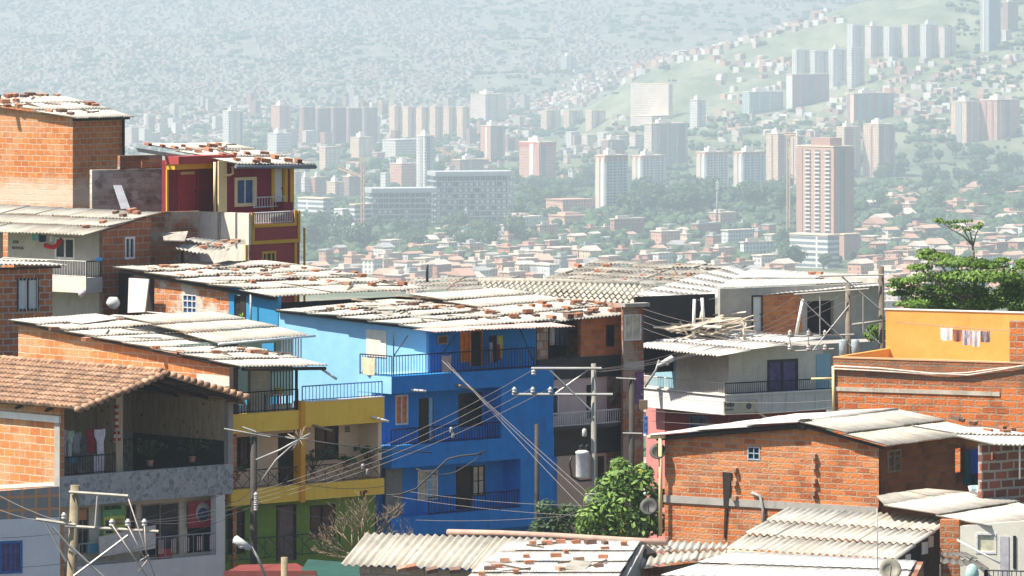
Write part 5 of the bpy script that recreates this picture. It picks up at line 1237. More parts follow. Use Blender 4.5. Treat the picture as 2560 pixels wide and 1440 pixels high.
# ---------------------------------------------------------------- low roofs in front right
f2=Fr(2440,173,57); t=thing('low_house','low white walled house with a shallow pale roof and round-cornered window','house',f2.w(0,0,G0))
q=(f2.pt(-.2,-.5,1316),f2.pt(5,-.5,1284),f2.pt(5,3.2,1230),f2.pt(-.2,2.95,1264)); roof_part('W',t,q,'sheet_white',pitch=.14,amp=.02,lo=.9)
q=(f2.pt(-.2,2.9,1265),f2.pt(5,3.1,1231),f2.pt(5,4.4,1224),f2.pt(.9,3.85,1241)); roof_part('W2',t,q,'sheet_grey',pitch=.14,amp=.02,name='rear_roof',lo=.85,hi=1.1)
f3=Fr(2398,172.9,-14); P3=Pl(f3,'F'); mb=MB(); ue=f3.u(2640)
P3.wall(mb,0,ue,G0,P3.z(1316,.5),[P3.rect(2439,1332,2491,1384)],.14,P3.z(1296,ue)); simple('wall',mb,mat_plaster('pale_cream_paint',(.74,.73,.64),(.66,.65,.57),.15),t)
window(t,P3,2439,1332,2491,1384,M['white_metal'],M['cream_cloth'],.06,0)
mb=MB(); P3.box(mb,f3.u(2533),f3.u(2540),.003,.03,P3.z(1420,1),P3.z(1338,1)); simple('dark_pipe',mb,'dark_metal',t)
mb=MB(); mb.tube([P3.pt(2393,1350,.15),P3.pt(2500,1408,.5)],.03,6); simple('slanting_pipe',mb,'white_paint',t)
mb=MB(); P3.box(mb,f3.u(2500),f3.u(2522),.003,.02,P3.z(1440,1),P3.z(1340,1)); simple('side_door',mb,mat_plain('door_lilac_grey',(.52,.52,.56),.6),t)
mb=MB(); rail(mb,P3.w(f3.u(2470),.6,P3.z(1460,1)),P3.w(f3.u(2640),.6,P3.z(1460,1)),.45,.13); simple('fence',mb,'dark_metal',t)
mb=MB(); P3.box(mb,f3.u(2350),-.005,-.3,.02,G0,P3.z(1300,0)); simple('brick_pier',mb,'brick_red',t)
fn=Fr(2240,171,59); t=thing('low_house','low house under a large wavy white roof in the right front','house',fn.w(0,0,G0)); SN=Pl(fn,'S',0); FN=Pl(fn,'F',.25)
vN=SN.a(1818); uN=fn.u(2389,0)
q=(fn.pt(0,vN,1372),fn.pt(0,0,1398),fn.pt(uN,0,1295),fn.pt(uN,vN,1271)); roof_part('N',t,q,'sheet_white',pitch=.235,amp=.042,sl=1.2,lo=.88,jit=.012)
mb=MB(); mb.tube([fn.pt(-.05,vN,1379),fn.pt(-.05,.05,1405)],.055,7); simple('gutter',mb,'cream_trim',t)
mb=MB(); FN.wall(mb,.2,uN,G0,FN.z(1400,.3),[],.14,FN.z(1305,uN)); simple('front_wall',mb,mat_plain('brown_boards',(.10,.045,.03),.8,0,.4,3),t)
for x0,x1,y0,y1,m_ in ((2262,2275,1386,1405,'white_paint'),(2276,2300,1365,1406,'dark'),(2303,2318,1355,1385,'white_paint'),(2320,2332,1340,1368,'white_paint')):
    mb=MB(); a0,a1,z0,z1=FN.rect(x0,y0,x1,y1); FN.box(mb,a0,a1,.003,.03,z0,z1); simple('window_panel',mb,m_,t)
mb=MB(); mb.fbox(fn,.3,.45,.4,vN,G0,fn.z(1392,.3,2)); simple('side_wall',mb,'cement',t)
# porch roof beside it
t=thing('porch_shelter','small dark porch roof between the wavy roof and the white house','roof',P(2400,1420,169))
q=(P(2350,1408,168),P(2472,1424,167.5),P(2412,1383,170.5),P(2352,1384,170.5)); roof_part('PR',t,q,'sheet_grey',lo=.2,hi=.35)
mb=MB()
for x,y in ((2352,1410),(2466,1424)): p=P(x,y,168.2); mb.tube([(p.x,p.y,G0),p],.05,5)
simple('post',mb,'dark_wood',t)
# flat white roof and the front row
t=thing('low_house','house with a flat white sheet roof at the bottom right','house',P(1980,1470,160))
q=(P(1560,1475,157),P(2250,1480,155.5),P(2292,1402,162),P(1838,1378,166)); roof_part('O',t,q,'sheet_bright',pitch=.3,amp=.006,sl=2.4,lo=.95,jit=.006)
mb=MB(); mb.slab([P(1600,1490,157.4),P(2240,1490,156),P(2240,1700,156),P(1600,1700,157.4)],.2); mb.slab([P(2252,1482,156),P(2290,1404,162),P(2290,1600,162),P(2252,1700,156)],.2); simple('wall',mb,'brick_old',t)
fq=Fr(1240,166,65); t=thing('low_house','low block house under a wavy grey roof at the bottom centre','house',fq.w(0,0,G0)); SQ=Pl(fq,'S',0)
vQ=SQ.a(855); vQ0=SQ.a(1330)
q=(fq.pt(0,vQ,1412),fq.pt(0,vQ0,1428),fq.pt(1.75,vQ0,1349),fq.pt(1.6,vQ,1334)); roof_part('Q',t,q,'sheet_grey',pitch=.235,amp=.042,sl=1.7,lo=1.0,hi=1.4,jit=.012)
mb=MB(); SQ2=Pl(fq,'S',.3); SQ2.wall(mb,vQ0,vQ-.4,G0,fq.z(1424,.3,2),(),.15); simple('wall',mb,mat_brick('block_cream',(.52,.45,.36),(.44,.37,.29),(.36,.31,.25),.42,.22,.015,.2),t)
mb=MB(); pts=[P(x,y+4,d) for x,y,d in ((1120,1327,170.5),(1250,1330,169.5),(1400,1337,168.6),(1560,1347,167.6),(1668,1352,167))]; mb.tube(pts,.095,8); simple('ridge_cap',mb,mat_plain('pink_ridge_tile',(.50,.33,.26),.9,0,.3,2),t)
t=thing('low_house','house with a bright ribbed metal roof scattered with bricks, bottom centre','house',P(1400,1470,162))
q=(P(1145,1462,159),P(1535,1462,158.5),P(1602,1352,166.5),P(1282,1352,167.2)); roof_part('R',t,q,'sheet_bright',pitch=.085,amp=.010,sw=.8,sl=2.2,lo=.92,jit=.01)
mb=MB(); mb.slab([P(1537,1470,159),P(1598,1362,166.3),P(1598,1600,166.3),P(1537,1700,159)],.15); mb.slab([P(1150,1475,159.3),P(1530,1475,158.8),P(1530,1700,158.8),P(1150,1700,159.3)],.15); simple('wall',mb,'grey_plaster',t)
q=(P(1580,1392,165),P(1645,1384,166),P(1600,1352,167.5),P(1580,1352,167.5)); mb=MB(); mb.slab([P(1582,1388,165.4),P(1642,1382,166),P(1604,1352,167.3)],.12); simple('gable_board',mb,'dark_wood',t)
t=thing('low_house','low house with a short wavy roof between the brick-strewn roof and big wavy roof','house',P(1700,1450,166))
q=(P(1580,1420,164.5),P(1815,1392,165.5),P(1822,1360,168.8),P(1608,1352,168)); roof_part('S',t,q,'sheet_grey',pitch=.22,amp=.04,lo=1.05,hi=1.4,jit=.012)
mb=MB(); mb.slab([P(1590,1424,165.2),P(1815,1397,166.2),P(1815,1600,166.2),P(1590,1600,165.2)],.15); simple('wall',mb,'brick_old',t)
# ---------------------------------------------------------------- yellow house
fu=Fr(578,206,43); fr=fu; uR=fu.u(961); t=thing('yellow_house','yellow banded house with cream walls and a green ground floor','house',fu.w(0,0,G0)); yellow=t
F0=Pl(fu,'F',0); F1=Pl(fu,'F',1.15); um=fu.u(748)
zy=lambda y,x: fu.z(y,fu.u(x),0)
zaT,zaB=zy(1031,662),zy(1079,662); zbT,zbB=zy(1000,862),zy(1062,862); z2T,z2B=zy(1203,862),zy(1243,862)
mb=MB(); F0.wall(mb,0,um,zaB,zaT,(),.15); simple('balcony_front',mb,'yellow',t)
mb=MB(); F0.wall(mb,um+.2,uR,zbB,zbT,(),.15); mb.fbox(fu,uR-.15,uR,.151,1.15,zbB,zbT); simple('terrace_front',mb,'yellow',t)
mb=MB(); F0.wall(mb,0,uR,z2B,z2T,(),.15); mb.fbox(fu,uR-.15,uR,.151,1.15,z2B,z2T); simple('balcony_front',mb,'yellow',t)
mb=MB(); F0.box(mb,um,um+.199,-.3,.1,z2B-.05,zy(1003,748)); simple('pillar',mb,mat_plaster('deep_yellow_paint',(.82,.40,.02),(.76,.36,.02),.1),t)
mb=MB(); mb.fbox(fu,.5,uR,.152,1.148,zbB,zbB+.12); mb.fbox(fu,.6,uR,1.15,7,zbB+.01,zbB+.25); simple('terrace_floor',mb,'concrete',t)
mb=MB(); mb.fbox(fu,0,uR-.16,.152,1.148,z2B,z2B+.12); simple('balcony_floor',mb,'concrete',t)
mb=MB(); F0.box(mb,um+.2,uR,-.17,.02,zbT+.001,zbT+.04); simple('coping',mb,'white_paint',t)
h=[F1.rect(581,1092,642,1172),F1.rect(695,1082,736,1212),F1.rect(787,1066,846,1150)]
mb=MB(); F1.wall(mb,.45,uR,z2B+.1,zbB,h,.15); simple('middle_wall',mb,'cream_wall',t)
mb=MB(); mb.fbox(fu,uR-.16,uR-.002,.151,1.149,z2T,zbB); simple('end_wall',mb,'cream_wall',t)
window(t,F1,581,1092,642,1172,M['dark_wood'],M['glass'],.06,2,0,bars=8,bar_mat=M['dark_metal'])
door(t,F1,695,1082,736,1212,M['dark_wood'],None); window(t,F1,787,1066,846,1150,M['dark_wood'],M['glass'],.07,1,1)
mb=MB(); a0,a1,z0,z1=F1.rect(862,1064,874,1080); 
for k in range(4): F1.box(mb,a0,a1,.003,.02,z0+(z1-z0)*(k*.25),z0+(z1-z0)*(k*.25+.14))
simple('vent',mb,'dark_metal',t)
FGr=Pl(fu,'F',.5); h=[FGr.rect(566,1275,612,1385),FGr.rect(694,1266,737,1402),FGr.rect(775,1262,838,1345)]
mb=MB(); FGr.wall(mb,-.15,uR,G0,z2B-.001,h,.15); simple('ground_wall',mb,'green_wall',t)
window(t,FGr,566,1275,612,1385,M['dark_metal'],M['glass'],.05,1,2,bars=6,bar_mat=M['dark_metal']); door(t,FGr,694,1266,737,1402,mat_plain('brown_door',(.17,.12,.11),.7),M['dark_wood']); window(t,FGr,775,1262,838,1345,M['dark_wood'],M['glass'],.05,1)
mb=MB(); rail(mb,fu.w(0,.07,z2T),fu.w(uR-.1,.07,z2T),.62,.9,.014,.022,x=True); simple('railing',mb,mat_plain('brown_metal',(.10,.06,.05),.6),t)
mb=MB(); rail(mb,fu.w(.15,.07,zaT),fu.w(um,.07,zaT),.72,.13); simple('railing',mb,'dark_metal',t)
mb=MB(); rail(mb,fu.w(um+.2,.07,zbT+.04),fu.w(uR-.05,.07,zbT+.04),.52,.16); simple('railing',mb,M['blue_metal'],t)
mb=MB(); rail(mb,fu.w(-.1,.1,zy(1400,650)),fu.w(uR-2,.1,zy(1400,650)),.75,.9,.014,.022,x=True); simple('railing',mb,mat_plain('green_metal',(.05,.09,.04),.6),t)
# porch under the long roof
FP_=Pl(fu,'F',2.2); mb=MB(); FP_.wall(mb,2.75,um+1.6,zaB+.2,zy(905,660),[FP_.rect(676,930,736,1010)],.15); simple('porch_back_wall',mb,mat_brick('pale_green_block',(.62,.62,.50),(.56,.56,.45),(.48,.48,.40),.5,.25,.01,.1),t)
mb=MB(); 
for k in range(9):
    a=FP_.a(676)+(FP_.a(736)-FP_.a(676))*k/8; FP_.box(mb,a,a+.03,.02,.05,FP_.z(1010,a),FP_.z(925,a))
simple('window_bars',mb,'dark_metal',t)
mb=MB(); F0.box(mb,.10,.32,-.22,-.0,zaT,zy(918,590)); simple('porch_post',mb,'dark_wood',t)
mb=MB(); p=F0.pt(742,1028,-.1); mb.tube([p,F0.pt(742,918,-.1)],.04,6); simple('porch_post',mb,'dark_metal',t)
# brick side building with the long white roof
ft=Fr(597,206.4,43); t=thing('brick_house','long orange brick house beside the yellow house under a white corrugated roof','house',ft.w(0,0,G0)); longbrick=t
ST=Pl(ft,'S',0); FT=Pl(ft,'F',0); zc=ft.z(918,0,0); zbk=ft.z(806,0,12.2)
mb=MB(); ST.wall(mb,.3,12.2,G0,zc,[ST.rect(76,897,152,914)],.16,zbk); simple('wall',mb,'brick_big',t)
mb=MB(); a0,a1,z0,z1=ST.rect(76,897,152,914); ST.box(mb,a0,a1,-.12,-.06,z0,z1); simple('board_window',mb,'wood',t)
patch(ST,[(492,934),(597,944),(597,992),(492,985)],mat_plaster('pinkish_white_render',(.74,.66,.60),(.66,.58,.52),.2),t,'plaster_patch')
q=(ft.pt(-.3,-.35,916),ft.pt(3.75,-.35,914),ft.pt(3.75,12.4,786),ft.pt(-.3,12.4,801)); roof_part('T',t,q,'sheet_white',pitch=.165,amp=.026,lo=.88,jit=.02)
mb=MB(); mb.tube([ft.pt(-.1,-.3,923),ft.pt(3.7,-.3,921)],.06,6); mb.tube([ft.pt(-.18,-.2,920),ft.pt(-.18,12.2,806)],.05,5); simple('eave_beam',mb,'dark_wood',t)
q=(ft.pt(2.3,4,856),ft.pt(6.6,4,838),ft.pt(6.6,9.2,780),ft.pt(2.3,9.2,792)); roof_part('T2',t,q,'sheet_grey',name='rear_roof',pitch=.165,amp=.026,lo=1.05,hi=1.4,jit=.02)
F4=Pl(ft,'F',4.4); mb=MB(); F4.wall(mb,1.0,6.3,ft.z(1000,3,4.4),F4.z(852,4),[F4.rect(655,858,690,905)],.12); simple('rear_wall',mb,mat_plaster('pale_green_paint',(.36,.50,.42),(.3,.44,.36),.15),t)
mb=MB(); 
for k in range(8):
    a=F4.a(691)+k*.13; F4.box(mb,a,a+.05,.25,.28,F4.z(895,a),F4.z(846,a))
simple('white_bars',mb,'white_metal',t)
mb=MB(); mb.tube([ft.pt(2.3,3.8,860),ft.pt(6.8,3.8,840)],.045,5); simple('gutter',mb,mat_plain('gutter_pale',(.6,.66,.68),.5),t)
# ---------------------------------------------------------------- tiled house, left front
fm_=Fr(150,200,43); t=thing('tiled_house','clay tiled house with a stone clad balcony and a shop below','house',fm_.w(0,0,G0)); tiled=t
F0=Pl(fm_,'F',0); S0=Pl(fm_,'S',0); uR=fm_.u(583); zz=lambda y,x: fm_.z(y,fm_.u(x),0)
zpT,zpB=zz(1176,360),zz(1252,360)
za=fm_.z(934,3.35,-1.3); zl=fm_.z(1024,-.4,-1.3); zr=fm_.z(992,6.85,-1.3)
mb=MB(); F0.wall(mb,0,uR,zpB,zpT,(),.2); simple('balcony_front',mb,'stone',t)
mb=MB(); mb.fbox(fm_,.2,uR,.205,3.4,zpB,zpB+.2); simple('balcony_floor',mb,'concrete',t)
mb=MB(); S0.wall(mb,0.001,9,G0,fm_.z(1012,0,1),(),.18); simple('wall',mb,'brick_big',t)
patch(S0,[(0,1222),(148,1214),(148,1204),(0,1212)],'cement',t,'plaster_patch')
mb=MB(); S0.box(mb,-.05,3.2,.004,.09,fm_.z(1057,0,0),fm_.z(1040,0,0)); simple('concrete_beam',mb,'white_paint',t)
mb=MB(); S0.box(mb,-.04,.24,.005,.05,G0,fm_.z(1042,0,0)); simple('corner_pillar',mb,'concrete',t)
mb=MB(); F0.box(mb,uR-.22,uR,-.21,.0,zpT+.001,zz(1005,580)); simple('corner_pillar',mb,'concrete',t)
FB=Pl(fm_,'F',5.2); mb=MB(); FB.wall(mb,.2,uR,zpB,zr-.1,(),.15); simple('porch_back_wall',mb,'spotted',t)
a=fm_.u(290,.6); mb=MB(); mb.fbox(fm_,a,a+.3,.6,1.85,zpB,zl+.35); simple('porch_pier',mb,'spotted',t)
mb=MB(); mb.fbox(fm_,uR-.2,uR,.22,5.2,zpB,zr+.25); simple('end_wall',mb,'spotted',t)
mb=MB(); mb.fbox(fm_,uR-.23,uR-.203,.25,5.1,zpB+.2,fm_.z(1098,uR,1)); simple('end_dado',mb,mat_plain('dark_dado',(.03,.05,.06),.5),t)
mb=MB(); FB.box(mb,.3,uR-.3,.004,.04,zpB+.2,FB.z(1090,4)); simple('dado',mb,'stone',t)
mb=MB(); rail(mb,fm_.w(.1,.1,zpT),fm_.w(fm_.u(288,.1),.1,zpT),.62,.12); simple('railing',mb,'dark_metal',t)
# gable roof of barrel tiles
def tiles(mb,A,B,C,D,pitch=.235,tl=.42):
    """barrel tiles: A-B ridge-to-ridge direction at the eave, A-D up the slope"""
    A,B,C,D=map(Vector,(A,B,C,D)); n=((B-A).cross(D-A)).normalized(); n=n if n.z>0 else -n
    W=(B-A).length; L=(D-A).length; nc=int(W/pitch); nr=int(L/tl+.5); x=(B-A).normalized(); y=(D-A).normalized(); rg=random.Random(4)
    for i in range(nc):
        for j in range(nr):
            c0=A+x*(pitch*(i+.5)+rg.uniform(-.012,.012))+y*(j*tl-.05); tone=rg.uniform(.72,1.15); wm=rg.uniform(-.06,.06); col=(tone*(1+wm),tone,tone*(1-wm)); vs=[]
            for e,(r,l) in enumerate(((.118,.045),(.10,.0))):
                for k in range(7):
                    an=math.pi*k/6; vs.append(c0+y*(e*(tl+.06))+x*math.cos(an)*-r+n*(math.sin(an)*r+l+rg.uniform(0,.006)))
            mb.add(vs,[(k,k+1,k+8,k+7) for k in range(6)],col,True)
            mb.add(vs[:7],[tuple(range(6,-1,-1))],tuple(q_*.5 for q_ in col))
    mb.slab([A-n*.01,B-n*.01,C-n*.01,D-n*.01],.05,.35)
A=fm_.w(-.4,-1.3,zl);B=fm_.w(-.4,10,zl);C=fm_.w(3.35,10,za);D=fm_.w(3.35,-1.3,za)
mb=MB(); tiles(mb,A,B,C,D); tr=simple('roof',mb,'clay',t); reg('M',(A,B,C,D))
sl_=(zr-za)/3.5; ex=MB(); ex.slab([fm_.w(6.85,-1.28,zr),fm_.w(8.1,-.05,zr+sl_*1.25),fm_.w(8.1,10,zr+sl_*1.25),fm_.w(6.85,10,zr)],.07); simple('eave_extension',ex,'clay',t)
A2=fm_.w(6.85,-1.3,zr);B2=fm_.w(6.85,10,zr); mb=MB(); tiles(mb,A2,B2,C,D); simple('roof',mb,'clay',t)
mb=MB(); rg=random.Random(8)
for i in range(26):
    v=-1.3+i*.43; mb.tube([fm_.w(3.35,v,za+.06),fm_.w(3.35,v+.46,za+.085)],.13,8,col=rg.uniform(.75,1.1))
simple('ridge_tiles',mb,'clay',t)
mb=MB()
for (a,za_),(b,zb_2) in (((-.4,zl),(3.35,za)),((6.85,zr),(3.35,za))):
    n=int(abs(b-a)/.27)
    for k in range(n+1):
        u=a+(b-a)*k/n; z=za_+(zb_2-za_)*k/n; mb.lathe(fm_.w(u,-1.36,z+.02),[(.115,-.25),(.105,0)],8,(-fm_.s,fm_.c,0),col=rg.uniform(.8,1.2))
simple('verge_tiles',mb,'clay',t)
mb=MB()
for (a,za_),(b,zb_2) in (((-.3,zl),(3.3,za)),((6.75,zr),(3.4,za))):
    for v in (-1.2,.4,2.0): mb.tube([fm_.w(a,v,za_-.14),fm_.w(b,v,zb_2-.14)],.06,5)
mb.tube([fm_.w(3.35,-1.25,za-.2),fm_.w(3.35,9,za-.2)],.08,5); simple('rafters',mb,'dark_wood',t)
# shop
FSh=Pl(fm_,'F',.55); h=[FSh.rect(190,1270,222,1385),FSh.rect(312,1262,340,1375),FSh.rect(352,1258,448,1390),FSh.rect(468,1258,536,1380)]
mb=MB(); FSh.wall(mb,0.2,uR-.3,G0,zpB-.001,h,.15); simple('shop_wall',mb,mat_plaster('shop_cream_paint',(.66,.62,.48),(.60,.56,.43),.15),t)
for r in ((190,1270,222,1385),(312,1262,340,1375),(352,1258,448,1390)): window(t,FSh,*r,M['wood'],M['glass'],.05,1,name='shop_window')
door(t,FSh,468,1258,536,1380,M['dark'],None,handle=False)
mb=MB(); F0.box(mb,fm_.u(541),fm_.u(563),-.3,-.01,G0,zpB-.002); simple('white_pillar',mb,'white_paint',t)
zw=zz(1392,480); mb=MB(); F0.wall(mb,.3,fm_.u(558),G0,zw,(),.15); simple('low_front_wall',mb,'white_paint',t)
mb=MB(); rail(mb,fm_.w(fm_.u(200),.05,zw),fm_.w(fm_.u(556),.05,zw),.75,.42,.012,.022); simple('railing',mb,mat_plain('grey_rail',(.42,.42,.42),.6),t)
mb=MB(); 
for x in (396,401,406,428,433,438,460,465,470,492,497,502,524,529,534):
    a=F0.a(x); F0.box(mb,a-.012,a+.012,.02,.04,zw+.2,zw+.68)
simple('rail_bars',mb,mat_plain('pink_white_bar',(.75,.62,.60),.6),t)
# posters and sign boards of the shop (generic, same colours)
PG=mat_plain('poster_green',(.15,.42,.16),.6); PY=mat_plain('poster_yellow',(.62,.66,.08),.6); PMg=mat_plain('poster_magenta',(.55,.10,.25),.6); PBl=mat_plain('poster_dark_blue',(.05,.06,.16),.6); PWh=mat_plain('poster_white',(.7,.72,.74),.6)
FPo=Pl(fm_,'F',.42); a0,a1,z0,z1=FPo.rect(256,1264,312,1374); po=thing('poster','tall green and yellow shop poster with pink heading in the shop front','poster',FPo.w(a0,0,z0))
mb=MB(); FPo.box(mb,a0,a1,0,.02,z0,z1); simple('sheet',mb,PG,po)
H=z1-z0; Wd=a1-a0
for n_,(s0,s1,r0,r1),m_ in (('yellow_field',(.05,.97,.22,.76),PY),('blue_emblem',(.1,.5,.52,.68),PBl),('dark_emblem',(.55,.92,.56,.70),PMg),('dark_emblem',(.12,.45,.38,.47),PBl),('magenta_box',(.55,.85,.36,.46),PMg),('white_shape',(.12,.7,.08,.2),PWh)):
    mb=MB(); FPo.box(mb,a0+Wd*s0,a0+Wd*s1,.021,.03,z0+H*r0,z0+H*r1); simple(n_,mb,m_,po)
scrawl('HELADOS',Pl(fm_,'F',.38),260,1275,.17,mat_plain('poster_pink',(.80,.32,.45),.6),po,'lettering',.004,.006)
FSg=Pl(fm_,'F',-.06); a0,a1,z0,z1=FSg.rect(247,1318,388,1385); sg=thing('sign_board','long white shop sign with worn red and brown lettering on the railing','sign',FSg.w(a0,0,z0))
mb=MB(); mb.slab([FSg.pt(246,1342),FSg.pt(388,1312),FSg.pt(387,1371),FSg.pt(249,1392)],.03); simple('board',mb,mat_plain('sign_cream',(.66,.63,.58),.7),sg)
RB=mat_plain('sign_red_brown',(.45,.13,.06),.7)
FS2=Pl(fm_,'F',-.062)
scrawl('CREMAS DE YUCA',FS2,274,1345,.13,RB,sg,'lettering',.004,.004); scrawl('MATERIAS',FS2,280,1371,.30,RB,sg,'lettering',.004,.01); scrawl('Y PULPAS',FS2,258,1385,.12,RB,sg,'lettering',.004)
a0,a1,z0,z1=FPo.rect(470,1250,542,1318); po=thing('banner','dark red shop banner with a pale arc beside the white pillar','banner',FPo.w(a0,0,z0))
mb=MB(); FPo.box(mb,a0,a1,0,.02,z0,z1); simple('sheet',mb,mat_plain('banner_red',(.36,.03,.04),.7),po)
mb=MB(); c=FPo.w((a0+a1)/2,.022,(z0+z1)/2+.05); mb.lathe(c,[(.33,0),(.33,.008)],14,(fm_.s,-fm_.c,0)); simple('pale_arc',mb,mat_plain('banner_pale',(.5,.45,.42),.7),po)
mb=MB(); mb.lathe(c+Vector((fm_.s,-fm_.c,0))*.01-Vector((0,0,.08)),[(.24,0),(.24,.008)],12,(fm_.s,-fm_.c,0)); simple('dark_emblem',mb,PBl,po)
a0,a1,z0,z1=FPo.rect(194,1274,216,1300); o=MB(); FPo.box(o,a0,a1,0,.02,z0,z1); o=o.build('poster',mat_plain('poster_orange',(.55,.25,.10),.6)); tag(o,'small orange and brown food poster in the shop window','poster')
mb=MB(); a0,a1,z0,z1=FPo.rect(219,1360,244,1382); FPo.box(mb,a0,a1,-.1,.1,z0,z1); o=simple('blue_crate',mb,mat_plain('crate_cyan',(.10,.45,.62),.5)); tag(o,'bright cyan crate standing in the shop window','crate')
mb=MB(); a0,a1,z0,z1=Pl(fm_,'F',.3).rect(396,1372,428,1408); Pl(fm_,'F',.3).box(mb,a0,a1,-.05,.05,zw-.2,z1); o=simple('red_crate',mb,mat_plain('crate_red',(.50,.04,.05),.5)); tag(o,'red crate behind the shop railing','crate')
# white house bottom left with blue window and gridded band
f2=Fr(150,193,24); t=thing('white_house','white house with a blue barred window and gridded tile parapet, bottom left','house',f2.w(0,0,G0)); P2=Pl(f2,'F')
mb=MB(); P2.wall(mb,-6,0,G0,P2.z(1296,-1),[P2.rect(-4,1352,56,1434)],.16); mb.fbox(f2,-.16,0,.161,4,G0,P2.z(1296,0)); simple('wall',mb,mat_plaster('bluish_white_paint',(.72,.74,.77),(.66,.68,.72),.1),t)
mb=MB(); P2.wall(mb,-6,-.02,P2.z(1296,-1)+.002,P2.z(1240,-2),(),.14,P2.z(1216,0)); simple('tile_band',mb,'grid_tile',t)
mb=MB(); P2.box(mb,-6,0,-3,-.15,P2.z(1297,-1),P2.z(1290,-1)); simple('roof_slab',mb,'concrete',t)
window(t,P2,-4,1352,56,1434,M['blue_metal'],M['violet_cloth'],.08,1,0,bars=5,bar_mat=M['blue_metal'])
# ================================================================== loose things on the roofs
rg=random.Random(21)
BM={}
def brick_mesh(kind):
    mb=MB(); L,W,H=.34,.20,.125; t=.022
    def bx(x0,x1,y0,y1,z0,z1): mb.abox(x0,x1,y0,y1,z0,z1)
    if kind=='half': L=.2
    a,b=-L/2,L/2
    bx(a,b,-W/2,W/2,0,t); bx(a,b,-W/2,W/2,H-t,H); bx(a,b,-W/2,-W/2+t,t,H-t); bx(a,b,W/2-t,W/2,t,H-t)
    bx(a+.004,b-.004,-W/2+t,W/2-t,H/2-t/2,H/2+t/2)
    for y in (-.033,.033): bx(a+.004,b-.004,y-t/2,y+t/2,t,H/2-t/2); bx(a+.004,b-.004,y-t/2,y+t/2,H/2+t/2,H-t)
    return mb
BCOL=[(.46,.20,.11),(.34,.15,.09),(.42,.27,.19),(.20,.12,.09),(.52,.26,.16)]
BMATS=[mat_plain('clay_brick_%d'%i,c,.9,0,.35,5) for i,c in enumerate(BCOL)]
TILE=None
def orient(o,p,n,yaw,sc_=1.0):
    x=Vector((math.cos(yaw),math.sin(yaw),0)); x=(x-n*x.dot(n)).normalized(); y=n.cross(x)
    m_=Matrix(((x.x,y.x,n.x,p.x),(x.y,y.y,n.y,p.y),(x.z,y.z,n.z,p.z),(0,0,0,1))); o.matrix_world=m_ @ Matrix.Scale(sc_,4)
def loose(key,pts,label,group,th=43,kinds=(0,0,1,2,3,4),half=.2,size=1.0):
    for px,py in pts:
        p,n=on_roof(key,px,py+3)
        k=rg.choice(kinds); hf='half' if rg.random()<half else 'full'; kk=(k,hf)
        if kk not in BM:
            o=brick_mesh(hf).build('loose_brick',BMATS[k]); BM[kk]=o.data
        else: o=bpy.data.objects.new('loose_brick',BM[kk]); COL.objects.link(o)
        yaw=R(th)+rg.choice((0,0,math.pi/2))+rg.uniform(-.35,.35)
        orient(o,p+n*.015,n,yaw,size*rg.uniform(.68,1.0)); tag(o,label,'brick',group)
loose('A',[(20,240),(36,239),(75,238),(98,240),(110,239),(142,241),(12,254),(40,252),(18,265),(46,267),(122,279),(154,279),(176,286),(224,261),(238,263),(60,241),(-6,242)],'loose brick on the white roof of the tall windowless brick house','bricks on the tall house roof',52,size=1.25)
loose('C',[(370,362),(406,366),(436,370),(458,366),(472,373),(495,379),(506,367),(520,376),(546,362),(553,372),(556,388),(585,385),(592,399),(617,385),(640,404),(647,399),(664,403),(661,385),(686,393),(720,401),(745,403),(530,366)],'hollow brick weighing down the white roof of the maroon house','bricks on the maroon house roof',20,(0,1,1,4),.1,1.15)
loose('B',[(290,531),(308,541),(342,533),(258,556),(215,567),(330,528)],'loose brick on the grey roof of the grey corner house','bricks on the corner house roof',40,size=1.1)
loose('LT',[(508,618),(520,610),(545,614),(560,604),(578,608),(590,603)],'brick on the small ragged lean-to roof','bricks on the lean-to roof',40)
loose('E',[(380,675),(410,668),(435,670),(482,677),(500,683),(540,667),(588,678),(600,668),(660,678),(690,670),(712,668),(724,685),(733,694),(632,706),(595,690),(760,672),(790,678),(825,705),(840,706),(866,710),(886,684),(955,703),(1006,710),(905,690),(670,690),(560,690),(520,672),(450,690),(930,712),(780,700)],'brick or half brick on the long roof of the rear house','bricks on the long rear roof',43,size=1.05)
loose('F',[(825,775),(852,770),(920,779),(1000,758),(1035,762),(1090,769),(1105,768),(1160,750),(1210,752),(1185,757),(1240,762),(1254,764),(1275,762),(1185,777),(1225,783),(1320,780),(1285,792),(1240,785),(1205,770),(1130,760),(980,765),(1060,770),(1150,770),(885,776),(1300,768)],'hollow brick or tile lump on the cluttered roof of the blue house','bricks on the blue house roof',30,size=1.15)
loose('H',[(1330,765),(1355,758),(1368,767),(1415,771),(1378,795),(1421,792),(1445,789),(1470,783),(1482,778),(1526,777),(1546,776),(1400,752),(1440,757),(1500,762),(1340,792)],'hollow brick on the pale roof of the black-banded brick house','bricks on the black-banded house roof',43,size=1.25)
loose('I3',[(1445,665),(1515,665),(1493,679),(1518,680),(1695,664),(1645,677),(1608,689),(1688,689),(1462,697),(1650,696),(1720,690),(1560,700)],'brick on the broad curved grey roof on the skyline','bricks on the curved grey roof',20)
loose('T',[(397,822),(390,870),(450,880),(540,882),(602,875),(625,880),(640,880),(662,884),(135,824),(215,850),(300,800)],'brick on the long white roof beside the yellow house','bricks on the long white roof',43)
loose('SH',[(2470,1078),(2505,1070),(2512,1082),(2530,1076)],'brick on the thin white shed roof beside the gabled house','bricks on the shed roof',40)
loose('L',[(2390,1048),(2432,1060),(2404,1052)],'dark brick on the grey plane of the gabled house roof','bricks on the gabled roof',57,(1,3))
